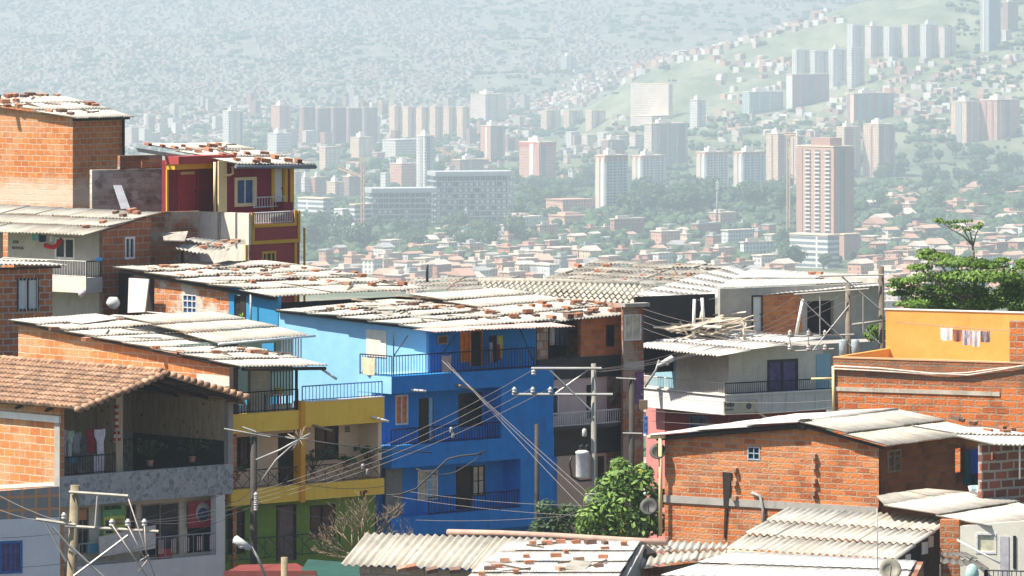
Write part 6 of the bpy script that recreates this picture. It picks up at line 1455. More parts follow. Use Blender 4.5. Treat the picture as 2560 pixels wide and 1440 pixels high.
loose('R',[(1332,1360),(1368,1360),(1402,1355),(1440,1356),(1476,1357),(1512,1358),(1262,1402),(1316,1392),(1322,1407),(1390,1391),(1415,1380),(1447,1400),(1512,1372),(1560,1361),(1508,1394),(1497,1416),(1225,1424),(1242,1418),(1205,1436),(1290,1430),(1400,1425)],'long brick on the bright ribbed metal roof at the bottom centre','bricks on the ribbed metal roof',10,(0,0,4,2,3),.15,.95)
loose('Q',[(1005,1424),(1080,1428),(1195,1426),(1140,1428),(1030,1420)],'brick on the lower edge of the wavy grey roof at the bottom','bricks on the wavy front roof',10)
loose('I2',[(2030,684),(2050,683)],'orange brick pair on the smooth white roof by the wooden pole','orange bricks on the smooth white roof',20,(4,))
def debris(key,pts,label,group,mat,name,sx,sy,n,cat):
    for px,py in pts:
        p,nn=on_roof(key,px,py); mb=MB(); a=rg.uniform(*sx); b_=rg.uniform(*sy); mb.box8([(-a,-b_,0),(a,-b_,0),(a,b_,0),(-a,b_,0),(-a,-b_,.02),(a,-b_,.03),(a,b_,.02),(-a,b_,.05)])
        o=mb.build(name,M[mat]); orient(o,p+nn*.05,(nn+Vector((rg.uniform(-.15,.15),rg.uniform(-.15,.15),0))).normalized(),rg.uniform(0,3.1)); tag(o,label,cat,group)
debris('F',[(960,778),(985,772),(940,772),(1010,776),(975,790),(1080,760),(905,768),(1115,775)],'torn piece of sheeting among the clutter on the blue house roof','torn sheeting on the blue house roof','sheet_grey','scrap_sheet',(.2,.6),(.1,.3),1,'sheet')
debris('F',[(1040,748),(1055,752),(930,758)],'pinkish plank lying across the clutter on the blue house roof','planks on the blue house roof','wood','plank',(.7,1.1),(.05,.08),1,'plank')
debris('E',[(655,688),(740,694),(700,692),(610,672)],'long clay coping piece on the long rear roof','coping pieces on the long rear roof','clay','coping_tile',(.4,.8),(.06,.1),1,'tile')
debris('T',[(330,795),(230,805),(420,790)],'white sheet lapped over the long roof beside the yellow house','white sheets on the long roof','sheet_bright','roof_sheet',(.7,1.3),(.3,.5),1,'sheet')
debris('I3',[(1720,672),(1760,680),(1680,700),(1800,676)],'lifted edge sheet on the curved grey skyline roof','lifted sheets on the curved roof','sheet_grey','roof_sheet',(.7,1.3),(.12,.25),1,'sheet')
debris('R',[(1445,1420)],'beige flat sheet among the bricks on the ribbed metal roof','beige sheet','sheet_grey','roof_sheet',(.6,.7),(.2,.3),1,'sheet')
rg=random.Random(77)
STK=mat_plain('old_stick',(.13,.10,.075),.9,0,.5,4)
for key,where,x0,x1,y0,y1,n in (('E','long rear roof',330,980,668,722,16),('F','blue house roof',760,1300,752,806,20),('H','black-banded house roof',1345,1560,742,785,8),('C','maroon house roof',380,740,360,404,6),('T','long white roof beside the yellow house',60,740,812,900,12),('R','ribbed metal roof',1240,1560,1362,1432,6),('A','tall brick house roof',5,280,244,290,7),('I3','curved grey skyline roof',1420,1760,662,715,9)):
    k=0
    while k<n:
        px,py=rg.uniform(x0,x1),rg.uniform(y0,y1); A_,B_,C_,D_=QUAD[key]; p,nn=on_roof(key,px,py)
        u_=(p-A_).dot((B_-A_).normalized())/(B_-A_).length; v_=(p-A_).dot((D_-A_).normalized())/(D_-A_).length
        if not(.05<u_<.95 and .06<v_<.95): py+=1; x0+=.5; x0=min(x0,x1-20); k+=.34; continue
        mb=MB(); L=rg.uniform(.15,.75); w_=rg.uniform(.015,.05); mb.box8([(-L,-w_,0),(L,-w_*.8,0),(L,w_,0),(-L,w_,0),(-L,-w_,.03),(L,-w_*.8,.05),(L,w_,.05),(-L,w_,.03)])
        o=mb.build('stick',STK); orient(o,p+nn*.03,(nn+Vector((rg.uniform(-.08,.08),rg.uniform(-.08,.08),0))).normalized(),rg.uniform(0,3.14)); tag(o,'dark weathered stick lying on the '+where,'stick','sticks on the '+where); k+=1
# heap of planks on the porch roof of the grey house: each plank its own thing
PLM=[mat_plain('old_plank_%d'%i,c,.85,0,.3,4) for i,c in enumerate(((.62,.54,.42),(.50,.42,.31),(.72,.66,.56),(.40,.35,.28)))]
for i in range(46):
    px=rg.uniform(1618,1850); py=835+rg.uniform(-14,16)+ (px-1700)*.03
    p,n=on_roof('I1',px,py); L=rg.uniform(.45,1.15); mb=MB(); w_,h_=rg.uniform(.04,.09),rg.uniform(.02,.05)
    mb.abox(-L,L,-w_,w_,0,h_); o=mb.build('plank',rg.choice(PLM))
    orient(o,p+Vector((0,0,.22+rg.uniform(0,.42))),(n+Vector((rg.uniform(-.25,.25),rg.uniform(-.25,.25),0))).normalized(),rg.choice((.1,.3,.7,2.6))+rg.uniform(-.3,.3)); tag(o,'weathered plank in the heap on the lower roof of the grey corner house','plank','planks heaped on the lower roof')
for px,py,tl in ((1722,818,.6),(1742,812,.9),(1850,818,.5),(1862,826,.7)):
    p,n=on_roof('I1',px,py+25); mb=MB(); mb.tube([p,p+Vector((rg.uniform(-.5,.5),.2,tl))],.05,4); o=mb.build('plank',PLM[0]); tag(o,'plank standing tilted out of the heap on the lower roof','plank','planks heaped on the lower roof')
# ================================================================== poles
POLEM=mat_plain('pole_concrete',(.27,.265,.24),.85,0,.25,2); WOODP=mat_plain('pole_wood',(.30,.25,.16),.85,0,.4,2); DARKP=mat_plain('pole_dark',(.05,.045,.04),.8,0,.3,2); GALV=mat_plain('galvanised',(.36,.37,.36),.5,.2,.2,3); PORC=mat_plain('porcelain',(.5,.5,.48),.4)
def bar(pts,r,name,mat,parent,n=6):
    mb=MB(); mb.tube(pts,r,n,smooth=n>4); return mb.build(name,mat,parent)
def pole(name,label,x0,y0,x1,D,mat,r0,r1):
    top=P(x0,y0,D); bx=P(x1,1400,D).x if x1 is not None else top.x
    b=Vector((bx,D,G0)); t=thing(name,label,'pole',b); mb=MB(); mb.tube([b,b.lerp(top,.5),top],r0,9,r1); mb.build('shaft',mat,t); return t
def insul(t,px,py,D,s=1.0):
    p=P(px,py,D); mb=MB(); mb.lathe(p,[(.03*s,-.1*s),(.075*s,-.08*s),(.075*s,-.03*s),(.045*s,-.02*s),(.075*s,.0),(.075*s,.05*s),(.04*s,.06*s),(.04*s,.1*s)],8); mb.build('insulator',PORC,t)
# concrete pole with transformer
D=196; t=pole('utility_pole','concrete utility pole carrying a white drum transformer in front of the blue house',1484,909,1486,D,POLEM,.125,.085); q=lambda x,y,d=0: P(x,y,D-d)
bar([q(1328,921,.18),q(1504,921,.18)],.045,'crossarm',GALV,t,4); bar([q(1280,986,.18),q(1532,986,.18)],.045,'crossarm',GALV,t,4)
bar([q(1374,925,.2),q(1476,1024,.2)],.03,'brace',GALV,t,4); bar([q(1470,925,.16),q(1388,984,.16)],.025,'brace',GALV,t,4)
for x in (1286,1332,1376): insul(t,x,975,D-.18)
insul(t,1334,930,D-.18)
tr=MB(); c=q(1456,1160,.1); tr.lathe(c,[(.20,-.44),(.22,-.40),(.22,.34),(.23,.35),(.23,.40),(.13,.45)],14); to=tr.build('transformer',mat_plain('transformer_white',(.74,.75,.76),.5),t)
mb=MB(); 
for dx in (-.07,.12): mb.tube([c+Vector((dx,0,.45)),c+Vector((dx,0,.58)),c+Vector((dx+.07,0,.62)),c+Vector((dx+.1,0,.56))],.035,6)
mb.build('bushing',M['dark_metal'],to)
bar([q(1428,1142,.1),q(1424,1160,.1),q(1430,1192,.1),q(1450,1203,.1),q(1478,1200,.1)],.035,'cable_loop',M['dark_metal'],t)
mb=MB(); a=q(1463,1258,.3); b_=q(1503,1233,.1); mb.abox(a.x,b_.x,D-.35,D-.12,a.z,b_.z); mb.build('meter_box',mat_plain('box_grey',(.55,.54,.52),.6),t)
mb=MB(); mb.lathe(q(1461,1082,.15),[(.06,-.12),(.075,-.1),(.075,.1),(.03,.14)],8); mb.build('arrester',PORC,t)
# wooden pole front left
D=186; t=pole('utility_pole','leaning wooden pole with weathered crossarms in front of the shop',188,1213,166,D,WOODP,.17,.15)
for a,b_,n_ in (((172,1230),(320,1240),'crossarm'),((90,1298),(188,1312),'crossarm'),((162,1315),(396,1329),'crossarm')): bar([q(*a,.2),q(*b_,.2)],.05,n_,mat_plain('arm_pale',(.44,.42,.37),.8,0,.3,3),t,4)
for a,b_ in (((244,1240),(238,1318)),((320,1338),(184,1440)),((112,1305),(165,1402)),((176,1365),(262,1445)),((132,1318),(190,1385))): bar([q(*a,.25),q(*b_,.25)],.035,'brace',GALV,t,4)
for x in (280,320,361): insul(t,x,1307,D-.2,1.2)
insul(t,160,1290,D-.2,1.1)
for a,b_ in (((280,1312),(368,1442)),((320,1315),(362,1398)),((321,1247),(388,1445)),((361,1315),(366,1395)),((350,1402),(372,1388)),((346,1430),(368,1400))): bar([q(*a,.3),q(*b_,.4)],.02,'stay_rod',mat_plain('rod_pinkish',(.46,.41,.38),.6),t,5)
# dark pole by the yellow house
D=202; t=pole('utility_pole','dark wooden pole before the green ground floor of the yellow house',634,1090,633,D,DARKP,.14,.11)
bar([q(560,1072,.15),q(676,1092,.15)],.03,'crossarm',GALV,t,4); bar([q(606,1068,.15),q(640,1080,.15)],.035,'crossarm',GALV,t,4)
for y in (1238,1248,1258,1270): insul(t,640,y,D-.2)
D=211; pole('utility_pole','thin dark pole at the right edge of the blue house',1342,1060,1342,D,DARKP,.1,.08)
D=214.5; t=pole('utility_pole','black pole in the dark alley between brick house and grey house',1579,943,1579,D,DARKP,.12,.1)
bar([q(1557,1083,.1),q(1606,1084,.1)],.03,'crossarm',GALV,t,4); bar([q(1540,945,.1),q(1590,948,.1)],.03,'crossarm',GALV,t,4)
mb=MB(); a=q(1598,1022,.2); mb.abox(a.x,a.x+.3,D-.4,D-.15,a.z,a.z+.32); mb.build('meter_box',mat_plain('box_brown',(.24,.17,.11),.6),t)
# pair of poles right
D=213; t=pole('utility_pole','tall dark wooden pole at the end of the white roof, left of the acacia tree',2203,666,2208,D,mat_plain('pole_brown',(.14,.115,.09),.85,0,.4,2),.14,.1)
bar([q(2048,690,.2),q(2212,687,.2)],.03,'crossarm',GALV,t,4); bar([q(2105,692,.2),q(2202,775,.2)],.03,'brace',GALV,t,4); bar([q(2130,812,.2),q(2204,803,.2)],.05,'brace',POLEM,t,5); bar([q(2150,815,.2),q(2200,860,.2)],.03,'brace',GALV,t,4)
D=211; t=pole('utility_pole','shorter pole with crossed braces and two grey transformers near the orange terrace',2120,713,2121,D,mat_plain('pole_brown2',(.20,.17,.13),.85,0,.4,2),.13,.1)
for a,b_ in (((1985,736),(2172,722)),((1968,841),(2135,836)),((1978,878),(2085,872))): bar([q(*a,.2),q(*b_,.2)],.03,'crossarm',GALV,t,4)
for a,b_ in (((1998,744),(2128,866)),((2124,762),(2032,876)),((2050,740),(2050,838)),((2158,735),(2158,835)),((2022,822),(2020,872)),((1974,838),(1976,876))): bar([q(*a,.25),q(*b_,.25)],.022,'brace',GALV,t,4)
for x in (1975,2022,2062): insul(t,x,868,D-.2,1.1); 
for x in (1975,2022,2062): insul(t,x,832,D-.2,1.0)
for x in (2108,2138):
    mb=MB(); mb.lathe(q(x,868,.2),[(.13,-.3),(.15,-.28),(.15,.22),(.1,.28)],10); mb.build('transformer',mat_plain('transformer_grey',(.34,.42,.46),.5),t)
D=177; t=thing('wooden_post','short cut wooden post in front of the red canopy','post',Vector((P(711,1400,D).x,D,G0))); bar([Vector((P(711,1400,D).x,D,G0)),P(711,1393,D)],.1,'shaft',WOODP,t)
def lamp(label,D,arm,head,r=.12):
    t=thing('street_lamp',label,'street lamp',P(*arm[-1],D)); bar([P(x,y,D) for x,y in arm],.04,'arm',GALV,t)
    a,b_=P(*head[0],D),P(*head[1],D); mb=MB(); d=(b_-a); 
    mb.tube([a,a+d*.1,a+d*.6,b_],r*.6,8); mb.tube([a+d*.05,a+d*.5,a+d*.9],r,8,r*.75); mb.build('lamp_head',mat_plain('lamp_shell',(.60,.62,.62),.5),t)
    mb=MB(); mb.lathe(a+d*.45-Vector((0,0,r*.9)),[(.02,-.05),(r*.7,-.02),(r*.8,.03)],8); mb.build('lens',mat_plain('lamp_lens',(.5,.52,.5),.2),t)
lamp('street lamp with a pale flat head in front of the green wall',178,((628,1368),(645,1395),(668,1450)),((584,1346),(627,1372)),.13)
lamp('street lamp sticking out above the white balcony of the grey house',216,((1648,900),(1640,925),(1612,968)),((1684,894),(1646,914)),.12)
# ================================================================== cables
WIRE=mat_plain('wire_pale',(.22,.20,.19),.6); WBLK=mat_plain('wire_black',(.03,.03,.035),.6)
def wire(a,b,sag,r=.012,mat=WIRE,label='thin power cable',pts=None):
    o=cable(P(*a),P(*b),sag,r*.62).build('power_cable',mat); return tag(o,label,'cable','power cables over the street')
L4='pale power cable in the bundle running from the transformer pole to the dark pole'
for a,b in (((1286,970,195.8),(640,1236,201.8)),((1332,970,195.8),(640,1247,201.8)),((1376,970,195.8),(640,1258,201.8)),((1334,924,195.8),(640,1228,201.8))): wire(a,b,.35,.013,label=L4)
for a,b in (((640,1240,201.8),(280,1303,185.8)),((640,1250,201.8),(320,1303,185.8)),((640,1262,201.8),(361,1306,185.8))): wire(a,b,.25,.012,label='cable slung from the dark pole to the leaning wooden pole')
for a,b in (((1104,900,212),(1484,1262,196)),((1110,905,212),(1484,1245,196)),((1118,905,212),(1484,1300,196))): wire(a,b,.05,.015,label='straight slanting cable from the blue balcony down to the transformer pole')
for a,b in (((1015,1228,205),(1484,1264,196)),((970,1238,205),(1484,1290,196)),((1040,1300,204),(1484,1282,196))): wire(a,b,.12,.012,label='nearly level cable crossing in front of the lower blue balcony')
wire((1484,1262,196),(1310,1330,190),.0,.014,label='stay cable slanting from the transformer pole behind the front roof')
for i,(a,b) in enumerate((((2172,724,211),(1484,870+60,196)),((2120,728,211),(1490,925,196)),((2060,735,211),(1500,930,196)),((1990,740,211),(1470,925,196)))): wire(a,b,.5,.012,label='cable sweeping from the braced pole past the grey house to the transformer pole')
for i in range(4): wire((2022+i*8,832,211),(1602,770+i*16,226),.3+.1*i,.011,label='cable fanning from the braced pole across the attic of the grey house')
for y0,y1 in ((985,1000),(1025,1018),(1050,1044)): wire((1602,y0,215),(2086,y1,212),.2,.01,label='thin cable strung before the white balcony of the grey house')
wire((0,1240,190),(140,1300,186),.05,.014,label='cable from the left edge to the leaning wooden pole'); wire((0,1275,190),(112,1303,186),.05,.014,label='lower cable from the left edge to the leaning wooden pole')
wire((0,1345,188),(560,1235,199),.3,.012,WBLK,'dark cable rising past the shop front to the stone balcony end')
wire((0,1420,186),(640,1262,201.8),.5,.012,WBLK,'dark cable crossing low before the shop sign')
for a,b in (((640,1255,201.8),(980,1290,203)),((640,1175,201.8),(965,1215,204)),((560,1250,202),(640,1205,201.8))): wire(a,b,.3,.016,WBLK,'thick black cable sagging before the yellow house')
mb=MB(); pts=[P(x,y,203.5) for x,y in ((965,1238),(1000,1236),(1040,1222),(1085,1180),(1120,1147),(1150,1140),(1190,1136),(1215,1128))]; mb.tube(pts,.03,6); o=mb.build('power_cable',WBLK); tag(o,'thick black looping cable in front of the blue middle balcony','cable')
mb=MB(); pts=[P(x,y,203.5) for x,y in ((1040,1172),(1075,1184),(1110,1187),(1140,1180),(1188,1150),(1205,1132))]; mb.tube(pts,.02,6); o=mb.build('power_cable',WBLK); tag(o,'second black cable hanging under the looping one before the blue house','cable')
# tangled cable head with radiating wires
D=201; t=thing('cable_splice','bundled cable splice with stiff white wires radiating like a star before the yellow house','cable',P(748,1098,D)); rg=random.Random(2)
mb=MB(); c=P(748,1098,D)
for k in range(24):
    a=rg.uniform(.1,3.0) if k<18 else rg.uniform(3.1,6.2); l=rg.uniform(.2,.48); mb.tube([c,c+Vector((math.cos(a)*l,rg.uniform(-.3,.1),math.sin(a)*l))],.006,3,.004)
mb.build('stiff_wires',mat_plain('wire_white',(.75,.72,.68),.5),t)
for pts,r in ((((640,1150),(700,1125),(748,1098),(775,1085)),.035),(((640,1083),(700,1092),(748,1098)),.03),(((655,1200),(690,1150),(725,1118),(748,1098)),.035),(((765,1100),(850,1112),(960,1125),(1080,1132)),.02)):
    mb=MB(); mb.tube([P(x,y,D) for x,y in pts],r,5); mb.build('cable_bundle',GALV if r>.03 else WBLK,t)
for x,y in ((907,1167),(918,1180),(1128,1075),(1132,1088)):
    mb=MB(); mb.lathe(P(x,y,199.5),[(.03,-.1),(.07,-.06),(.04,0),(.07,.05),(.03,.1)],6); o=mb.build('cable_spacer',GALV); tag(o,'small pale spacer clamp on the cable bundle before the '+('yellow house' if x<1000 else 'blue middle balcony'),'clamp','spacer clamps on the cable bundle')
for x,y,D,l in ((1362,978,0,''),):
    pass
for pl_,x0,y0,x1,y1,lab in ((Pl(frF,'F',-.9),1028,975,1065,978,'white drain spout jutting from the top blue balcony'),(Pl(fu,'F',0),928,1042,972,1054,'white drain spout jutting from the yellow terrace front'),(Pl(fu,'F',0),782,1063,830,1077,'brown pole end jutting under the yellow terrace'),(Pl(frF,'F',-.9),1140,962,1186,974,'thin brown pole jutting from the top blue balcony'),(Pl(fu,'F',0),800,920,842,948,'bundle of white pipes hanging beside the long white roof'),(Pl(fi,'F',0),1892,1030,1928,1052,'cream drain pipe slanting from under the photo sign')):
    mb=MB(); mb.tube([pl_.pt(x0,y0,.03),pl_.pt(x1,y1,.5)],.045,6); o=mb.build('drain_spout',M['wood'] if 'brown' in lab else M['cream_trim'] if 'cream' in lab else M['white_paint']); tag(o,lab,'pipe')
def dish(label,px,py,D,r,nx,col=(.035,.035,.035)):
    t=thing('satellite_dish',label,'satellite dish',P(px,py,D)); n=Vector((nx,-1,.55)).normalized(); c=P(px,py,D); mb=MB()
    mb.lathe(c,[(.02,0),(r*.5,.025*r/.3),(r*.85,.09*r/.3),(r,.13*r/.3),(r,.15*r/.3),(r*.6,.06*r/.3),(.02,.03)],16,n); mb.build('reflector',mat_plain('dish_grey',col,.6),t)
    mb=MB(); mb.tube([c-n*.03,c-n*.2-Vector((0,0,.25)),Vector((c.x,c.y+.3,c.z-.8))],.025,5); mb.tube([c-Vector((0,0,r*.9))+n*.1,c+n*r*1.1],.012,4); mb.build('mount',M['dark_metal'],t)
dish('dark oval satellite dish in front of the bush',1624,1270,181,.28,-.2); dish('dark satellite dish beside the white pole top, above the bush',1646,1132,184,.26,-.2); dish('olive grey satellite dish on the flat white roof, bottom right',2224,1428,156.5,.30,.1,(.27,.26,.21))
# thin aerial on the wavy roof
bar([P(2194,1440,160),P(2193,1270,160)],.015,'aerial',GALV,None); o=bpy.data.objects['aerial']; tag(o,'thin upright aerial rod in front of the big wavy roof','aerial')
# ================================================================== laundry and household things
def cloth(name,label,pl,x0,y0,x1,y1,mat,o=.12,group=None,stripes=None,shirt=False,cat='laundry'):
    a0,a1,z0,z1=pl.rect(x0,y0,x1,y1); mb=MB(); n=8; vs=[]
    ph=rnd(0,6)
    for j in range(5):
        for i in range(n+1):
            s=i/n; z=z1+(z0-z1)*j/4; wd=1-(.12*(j/4) if not shirt else 0)
            if shirt and j>=2: s=.5+(s-.5)*.62
            a=a0+(a1-a0)*(.5+(s-.5)*wd); vs.append(pl.w(a,o+.035*math.sin(s*9+ph)*(.3+j/4),z-.02*math.sin(s*3.1)))
    m=n+1
    mb.add(vs,[(j*m+i,j*m+i+1,(j+1)*m+i+1,(j+1)*m+i) for j in range(4) for i in range(n)],None,True)
    mb.add([v+(pl.w(0,.02,0)-pl.w(0,0,0)) for v in vs],[(j*m+i,(j+1)*m+i,(j+1)*m+i+1,j*m+i+1) for j in range(4) for i in range(n)],None,True)
    ob=mb.build(name,mat); tag(ob,label,cat,group); return ob
def cl(c): return mat_plain('cloth_%d'%(int(c[0]*99)*10000+int(c[1]*99)*100+int(c[2]*99)),c,.9,0,.25,7)
def stripes(c1,c2,sc_=14,axis='z'):
    m,nt,b=mat_new('striped_cloth'); uv=uvn(nt); w_=nd(nt,'ShaderNodeTexWave',Scale=sc_*.16); w_.bands_direction='Y' if axis=='z' else 'X'; lk(nt,uv,w_.inputs['Vector'])
    g=nt.nodes.new('ShaderNodeMath'); g.operation='GREATER_THAN'; g.inputs[1].default_value=.5; lk(nt,w_.outputs['Fac'],g.inputs[0])
    lk(nt,mix(nt,g.outputs[0],c1,c2),b.inputs['Base Color']); b.inputs['Roughness'].default_value=.9; return m
KB=Pl(fk,'S',4.2)
o=cable(Pl(fk,'S',4.2).pt(2240,805),Pl(fk,'S',4.2).pt(2522,827),.02,.012).build('clothes_line',WIRE); tag(o,'clothes line strung across the orange terrace','clothes line')
g='laundry on the orange terrace line'
cloth('hung_cloth','white cloth hanging on the orange terrace line',KB,2350,819,2382,850,cl((.78,.76,.74)),0,g); cloth('hung_cloth','brown cloth hanging on the orange terrace line',KB,2382,823,2405,853,cl((.26,.10,.08)),0,g)
cloth('hung_cloth','grey patterned cloth hanging on the orange terrace line',KB,2405,825,2429,862,stripes((.55,.5,.52),(.22,.20,.30),30,'x'),0,g); cloth('hung_cloth','pale lilac cloth hanging on the orange terrace line',KB,2429,826,2452,866,cl((.62,.56,.58)),0,g); cloth('hung_cloth','dark striped cloth hanging on the orange terrace line',KB,2452,827,2475,855,stripes((.10,.08,.10),(.38,.3,.3),40,'x'),0,g)
BS=Pl(Fr(256,228,50),'S',-.75); g='laundry under the eave of the grey corner house'
cloth('hung_cloth','teal cloth hung under the eave of the grey corner house',BS,82,584,100,600,cl((.16,.42,.36)),0,g); cloth('hung_cloth','dark navy cloth hung under the eave of the grey corner house',BS,98,586,116,604,cl((.02,.025,.07)),0,g); cloth('hung_cloth','small white cloth hung under the eave of the grey corner house',BS,124,590,135,604,cl((.7,.7,.74)),0,g)
mb=MB(); mb.tube([BS.pt(x,y) for x,y in ((112,613),(124,617),(136,618),(146,608),(153,598))],.09,6); o=mb.build('hung_cloth',cl((.50,.01,.02))); tag(o,'bright red draped cloth under the eave of the grey corner house','laundry',g)
mb=MB(); c=P(206,733,227); mb.lathe(c,[(.02,-.17),(.13,-.11),(.17,0),(.13,.11),(.02,.17)],10); o=mb.build('ball',mat_plain('ball_pinkwhite',(.74,.62,.66),.6,0,.3,9)); tag(o,'pinkish white ball hanging below the concrete balcony','ball')
mb=MB(); mb.abox(*[P(240,650,227.2).x,P(256,650,227.2).x],227.0,227.3,P(240,652,227).z,P(240,645,227).z); o=mb.build('blue_bag',cl((.02,.18,.45))); tag(o,'small blue bag on the balcony rail corner of the grey house','bag')
mb=MB(); rg=random.Random(9)
vs=[]
for j in range(5):
    for i in range(8):
        a=6.28*i/8; r=.28*math.sin(math.pi*(j+.6)/5.6)*rg.uniform(.8,1.15); vs.append(P(284,752,225.5)+Vector((math.cos(a)*r,math.sin(a)*r*.6,-.3+.11*j)))
mb.add(vs,[(j*8+i,j*8+(i+1)%8,(j+1)*8+(i+1)%8,(j+1)*8+i) for j in range(4) for i in range(8)]+[tuple(range(32,40))],None,True); o=mb.build('plastic_sack',cl((.6,.62,.64))); tag(o,'pale plastic sack in the dark yard left of the white board','sack')
TFb=Pl(frF,'F',-.55); g='clothes on the top blue balcony'
cloth('hung_garment','yellow cloth hanging on the top blue balcony',TFb,1243,838,1256,895,cl((.50,.46,.12)),0,g); cloth('hung_garment','dark red cloth hanging beside the yellow one on the blue balcony',TFb,1238,860,1247,900,cl((.22,.02,.05)),.03,g); cloth('hung_garment','dark garment hanging on the top blue balcony',TFb,1224,838,1240,905,cl((.015,.015,.03)),0,g); cloth('hung_garment','pale lilac garment hanging left on the top blue balcony',TFb,1221,855,1229,905,cl((.35,.35,.5)),.04,g)
FRr=Pl(frF,'F',-.93); cloth('towel','beige towel over the corner of the top blue balcony rail',Pl(frF,'S',-2.62),906,893,938,936,cl((.72,.62,.42)),.0); cloth('towel','lilac grey cloth hanging over the top blue balcony rail',FRr,1103,888,1128,930,cl((.42,.36,.42)),.0)
HP=Pl(frF,'F',.35); g='clothes in the dark loggia'
for i,(x,c) in enumerate(((1380,(.5,.5,.55)),(1392,(.08,.1,.16)),(1404,(.05,.06,.1)),(1415,(.03,.04,.07)))): cloth('hung_garment',('pale','slate blue','dark blue','black')[i]+' garment hanging in the dark loggia of the black-banded house',HP,x-6,815,x+6,862,cl(c),0,g)
MPl=Pl(fm_,'F',.35); g='shirts on the tiled house balcony'
cloth('hung_shirt','lavender white shirt at the left end of the tiled house balcony',MPl,156,1074,166,1146,cl((.55,.52,.66)),0,g,shirt=True); cloth('hung_shirt','white shirt with green leaf print on the tiled house balcony',MPl,165,1076,182,1140,stripes((.60,.64,.62),(.16,.34,.18),30,'x'),.03,g,shirt=True); cloth('hung_shirt','grey shirt hanging on the tiled house balcony',MPl,178,1080,204,1130,cl((.22,.24,.27)),0,g,shirt=True)
cloth('hung_shirt','red and black hooped jersey hanging on the tiled house balcony',MPl,211,1070,240,1132,stripes((.45,.01,.05),(.015,.012,.02),32,'z'),.05,g,shirt=True); cloth('hung_shirt','white shirt with a dark emblem on the tiled house balcony',MPl,231,1072,258,1134,cl((.70,.70,.78)),.09,g,shirt=True); cloth('hung_garment','white shorts hanging below the white shirt on the tiled house balcony',MPl,231,1134,259,1188,cl((.68,.68,.78)),.06,g)
cloth('hung_garment','bright blue cloth at the foot of the hanging shirts',MPl,170,1142,190,1156,cl((.05,.28,.45)),.04,g)
mb=MB(); p=MPl.pt(291,1068,.0); mb.tube([p+Vector((0,0,.75)),p+Vector((0,0,.2)),p+Vector((.02,0,-.1))],.07,6); mb.tube([p+Vector((-.05,0,-.1)),p+Vector((-.07,0,-.5))],.05,5); mb.tube([p+Vector((.07,0,-.1)),p+Vector((.1,0,-.5))],.05,5); o=mb.build('hanging_decoration',stripes((.48,.02,.04),(.62,.58,.56),9,'z')); tag(o,'red and white cloth decoration hanging from the tiled porch','decoration')
FLb=Pl(fl,'F',-.25); g='clothes by the doorway of the gabled house'
cloth('hung_garment','bright dark blue jacket hanging at the shed doorway',FLb,2420,1122,2452,1182,cl((.02,.06,.36)),0,g,shirt=True); cloth('hung_garment','long dark teal trousers hanging beside the blue jacket',FLb,2408,1128,2424,1210,cl((.02,.07,.09)),.02,g); cloth('hung_garment','black trousers hanging below the blue jacket',FLb,2428,1180,2452,1216,cl((.012,.012,.018)),-.05,g)
mb=MB()
for dx,dz,yy in ((0,0,0),(.25,-.03,.1)):
    p=P(2428,1228,178)+Vector((dx,yy,dz)); mb.tube([p+Vector((-.02,0,.16)),p,p+Vector((.22,0,-.06)),p+Vector((.36,0,-.09))],.085,7,.06)
o=mb.build('shoe_pair',mat_plain('shoe_white',(.66,.68,.74),.6,0,.4,9)); tag(o,'pair of white and blue trainers on the low grey roof','shoes')
p=P(2441,1222,178.3); mb=MB(); mb.lathe(p,[(.09,-.12),(.12,.1),(.11,.1),(.08,-.1)],9); o=mb.build('bucket',cl((.25,.55,.52))); tag(o,'small mint green bucket behind the trainers','bucket')
mb=MB(); mb.lathe(P(2430,1434,166),[(.05,-.3),(.17,-.2),(.2,0),(.14,.2),(.03,.27)],9); o=mb.build('plastic_bag',mat_plain('bag_mint',(.40,.62,.58),.5,0,.3,8)); tag(o,'mint green plastic bag under the small dark porch roof','bag')
# furniture on the yellow porch
t=thing('porch_table','small white table with blue legs on the yellow house porch','table',Pl(fu,'F',1.0).pt(690,1020)); pl_=Pl(fu,'F',1.0); mb=MB(); a=pl_.a(690); zt=pl_.z(984,a); pl_.box(mb,a-.35,a+.4,-.3,.3,zt-.04,zt); mb.build('tabletop',M['white_paint'],t)
for dx in (-.28,.32):
    for oo in (-.24,.24):
        mb=MB(); pl_.box(mb,a+dx-.02,a+dx+.02,oo-.02,oo+.02,zt-.7,zt-.041); mb.build('leg',M['blue_metal'],t)
mb=MB(); mb.lathe(pl_.w(a+.1,0,zt+.1),[(.1,-.1),(.2,0),(.15,.08),(.05,.1)],9); o=mb.build('flower_bunch',mat_plain('flower_yellow',(.62,.55,.08),.8,0,.5,12)); tag(o,'yellow flowers on the porch table of the yellow house','flowers')
t=thing('flower_pot','small clay pot with a green cactus on the brick by the blue rear door','plant',SW.pt(606,806,.3)); p=SW.pt(606,806,.3)
mb=MB(); mb.lathe(p,[(.07,-.1),(.11,.08),(.12,.1)],9); mb.build('pot',M['clay'],t); mb=MB(); mb.tube([p+Vector((0,0,.1)),p+Vector((.02,0,.35))],.05,6,.03); mb.tube([p+Vector((0,0,.18)),p+Vector((-.1,0,.3))],.03,5,.02); mb.build('cactus',M['leaf_near'],t)
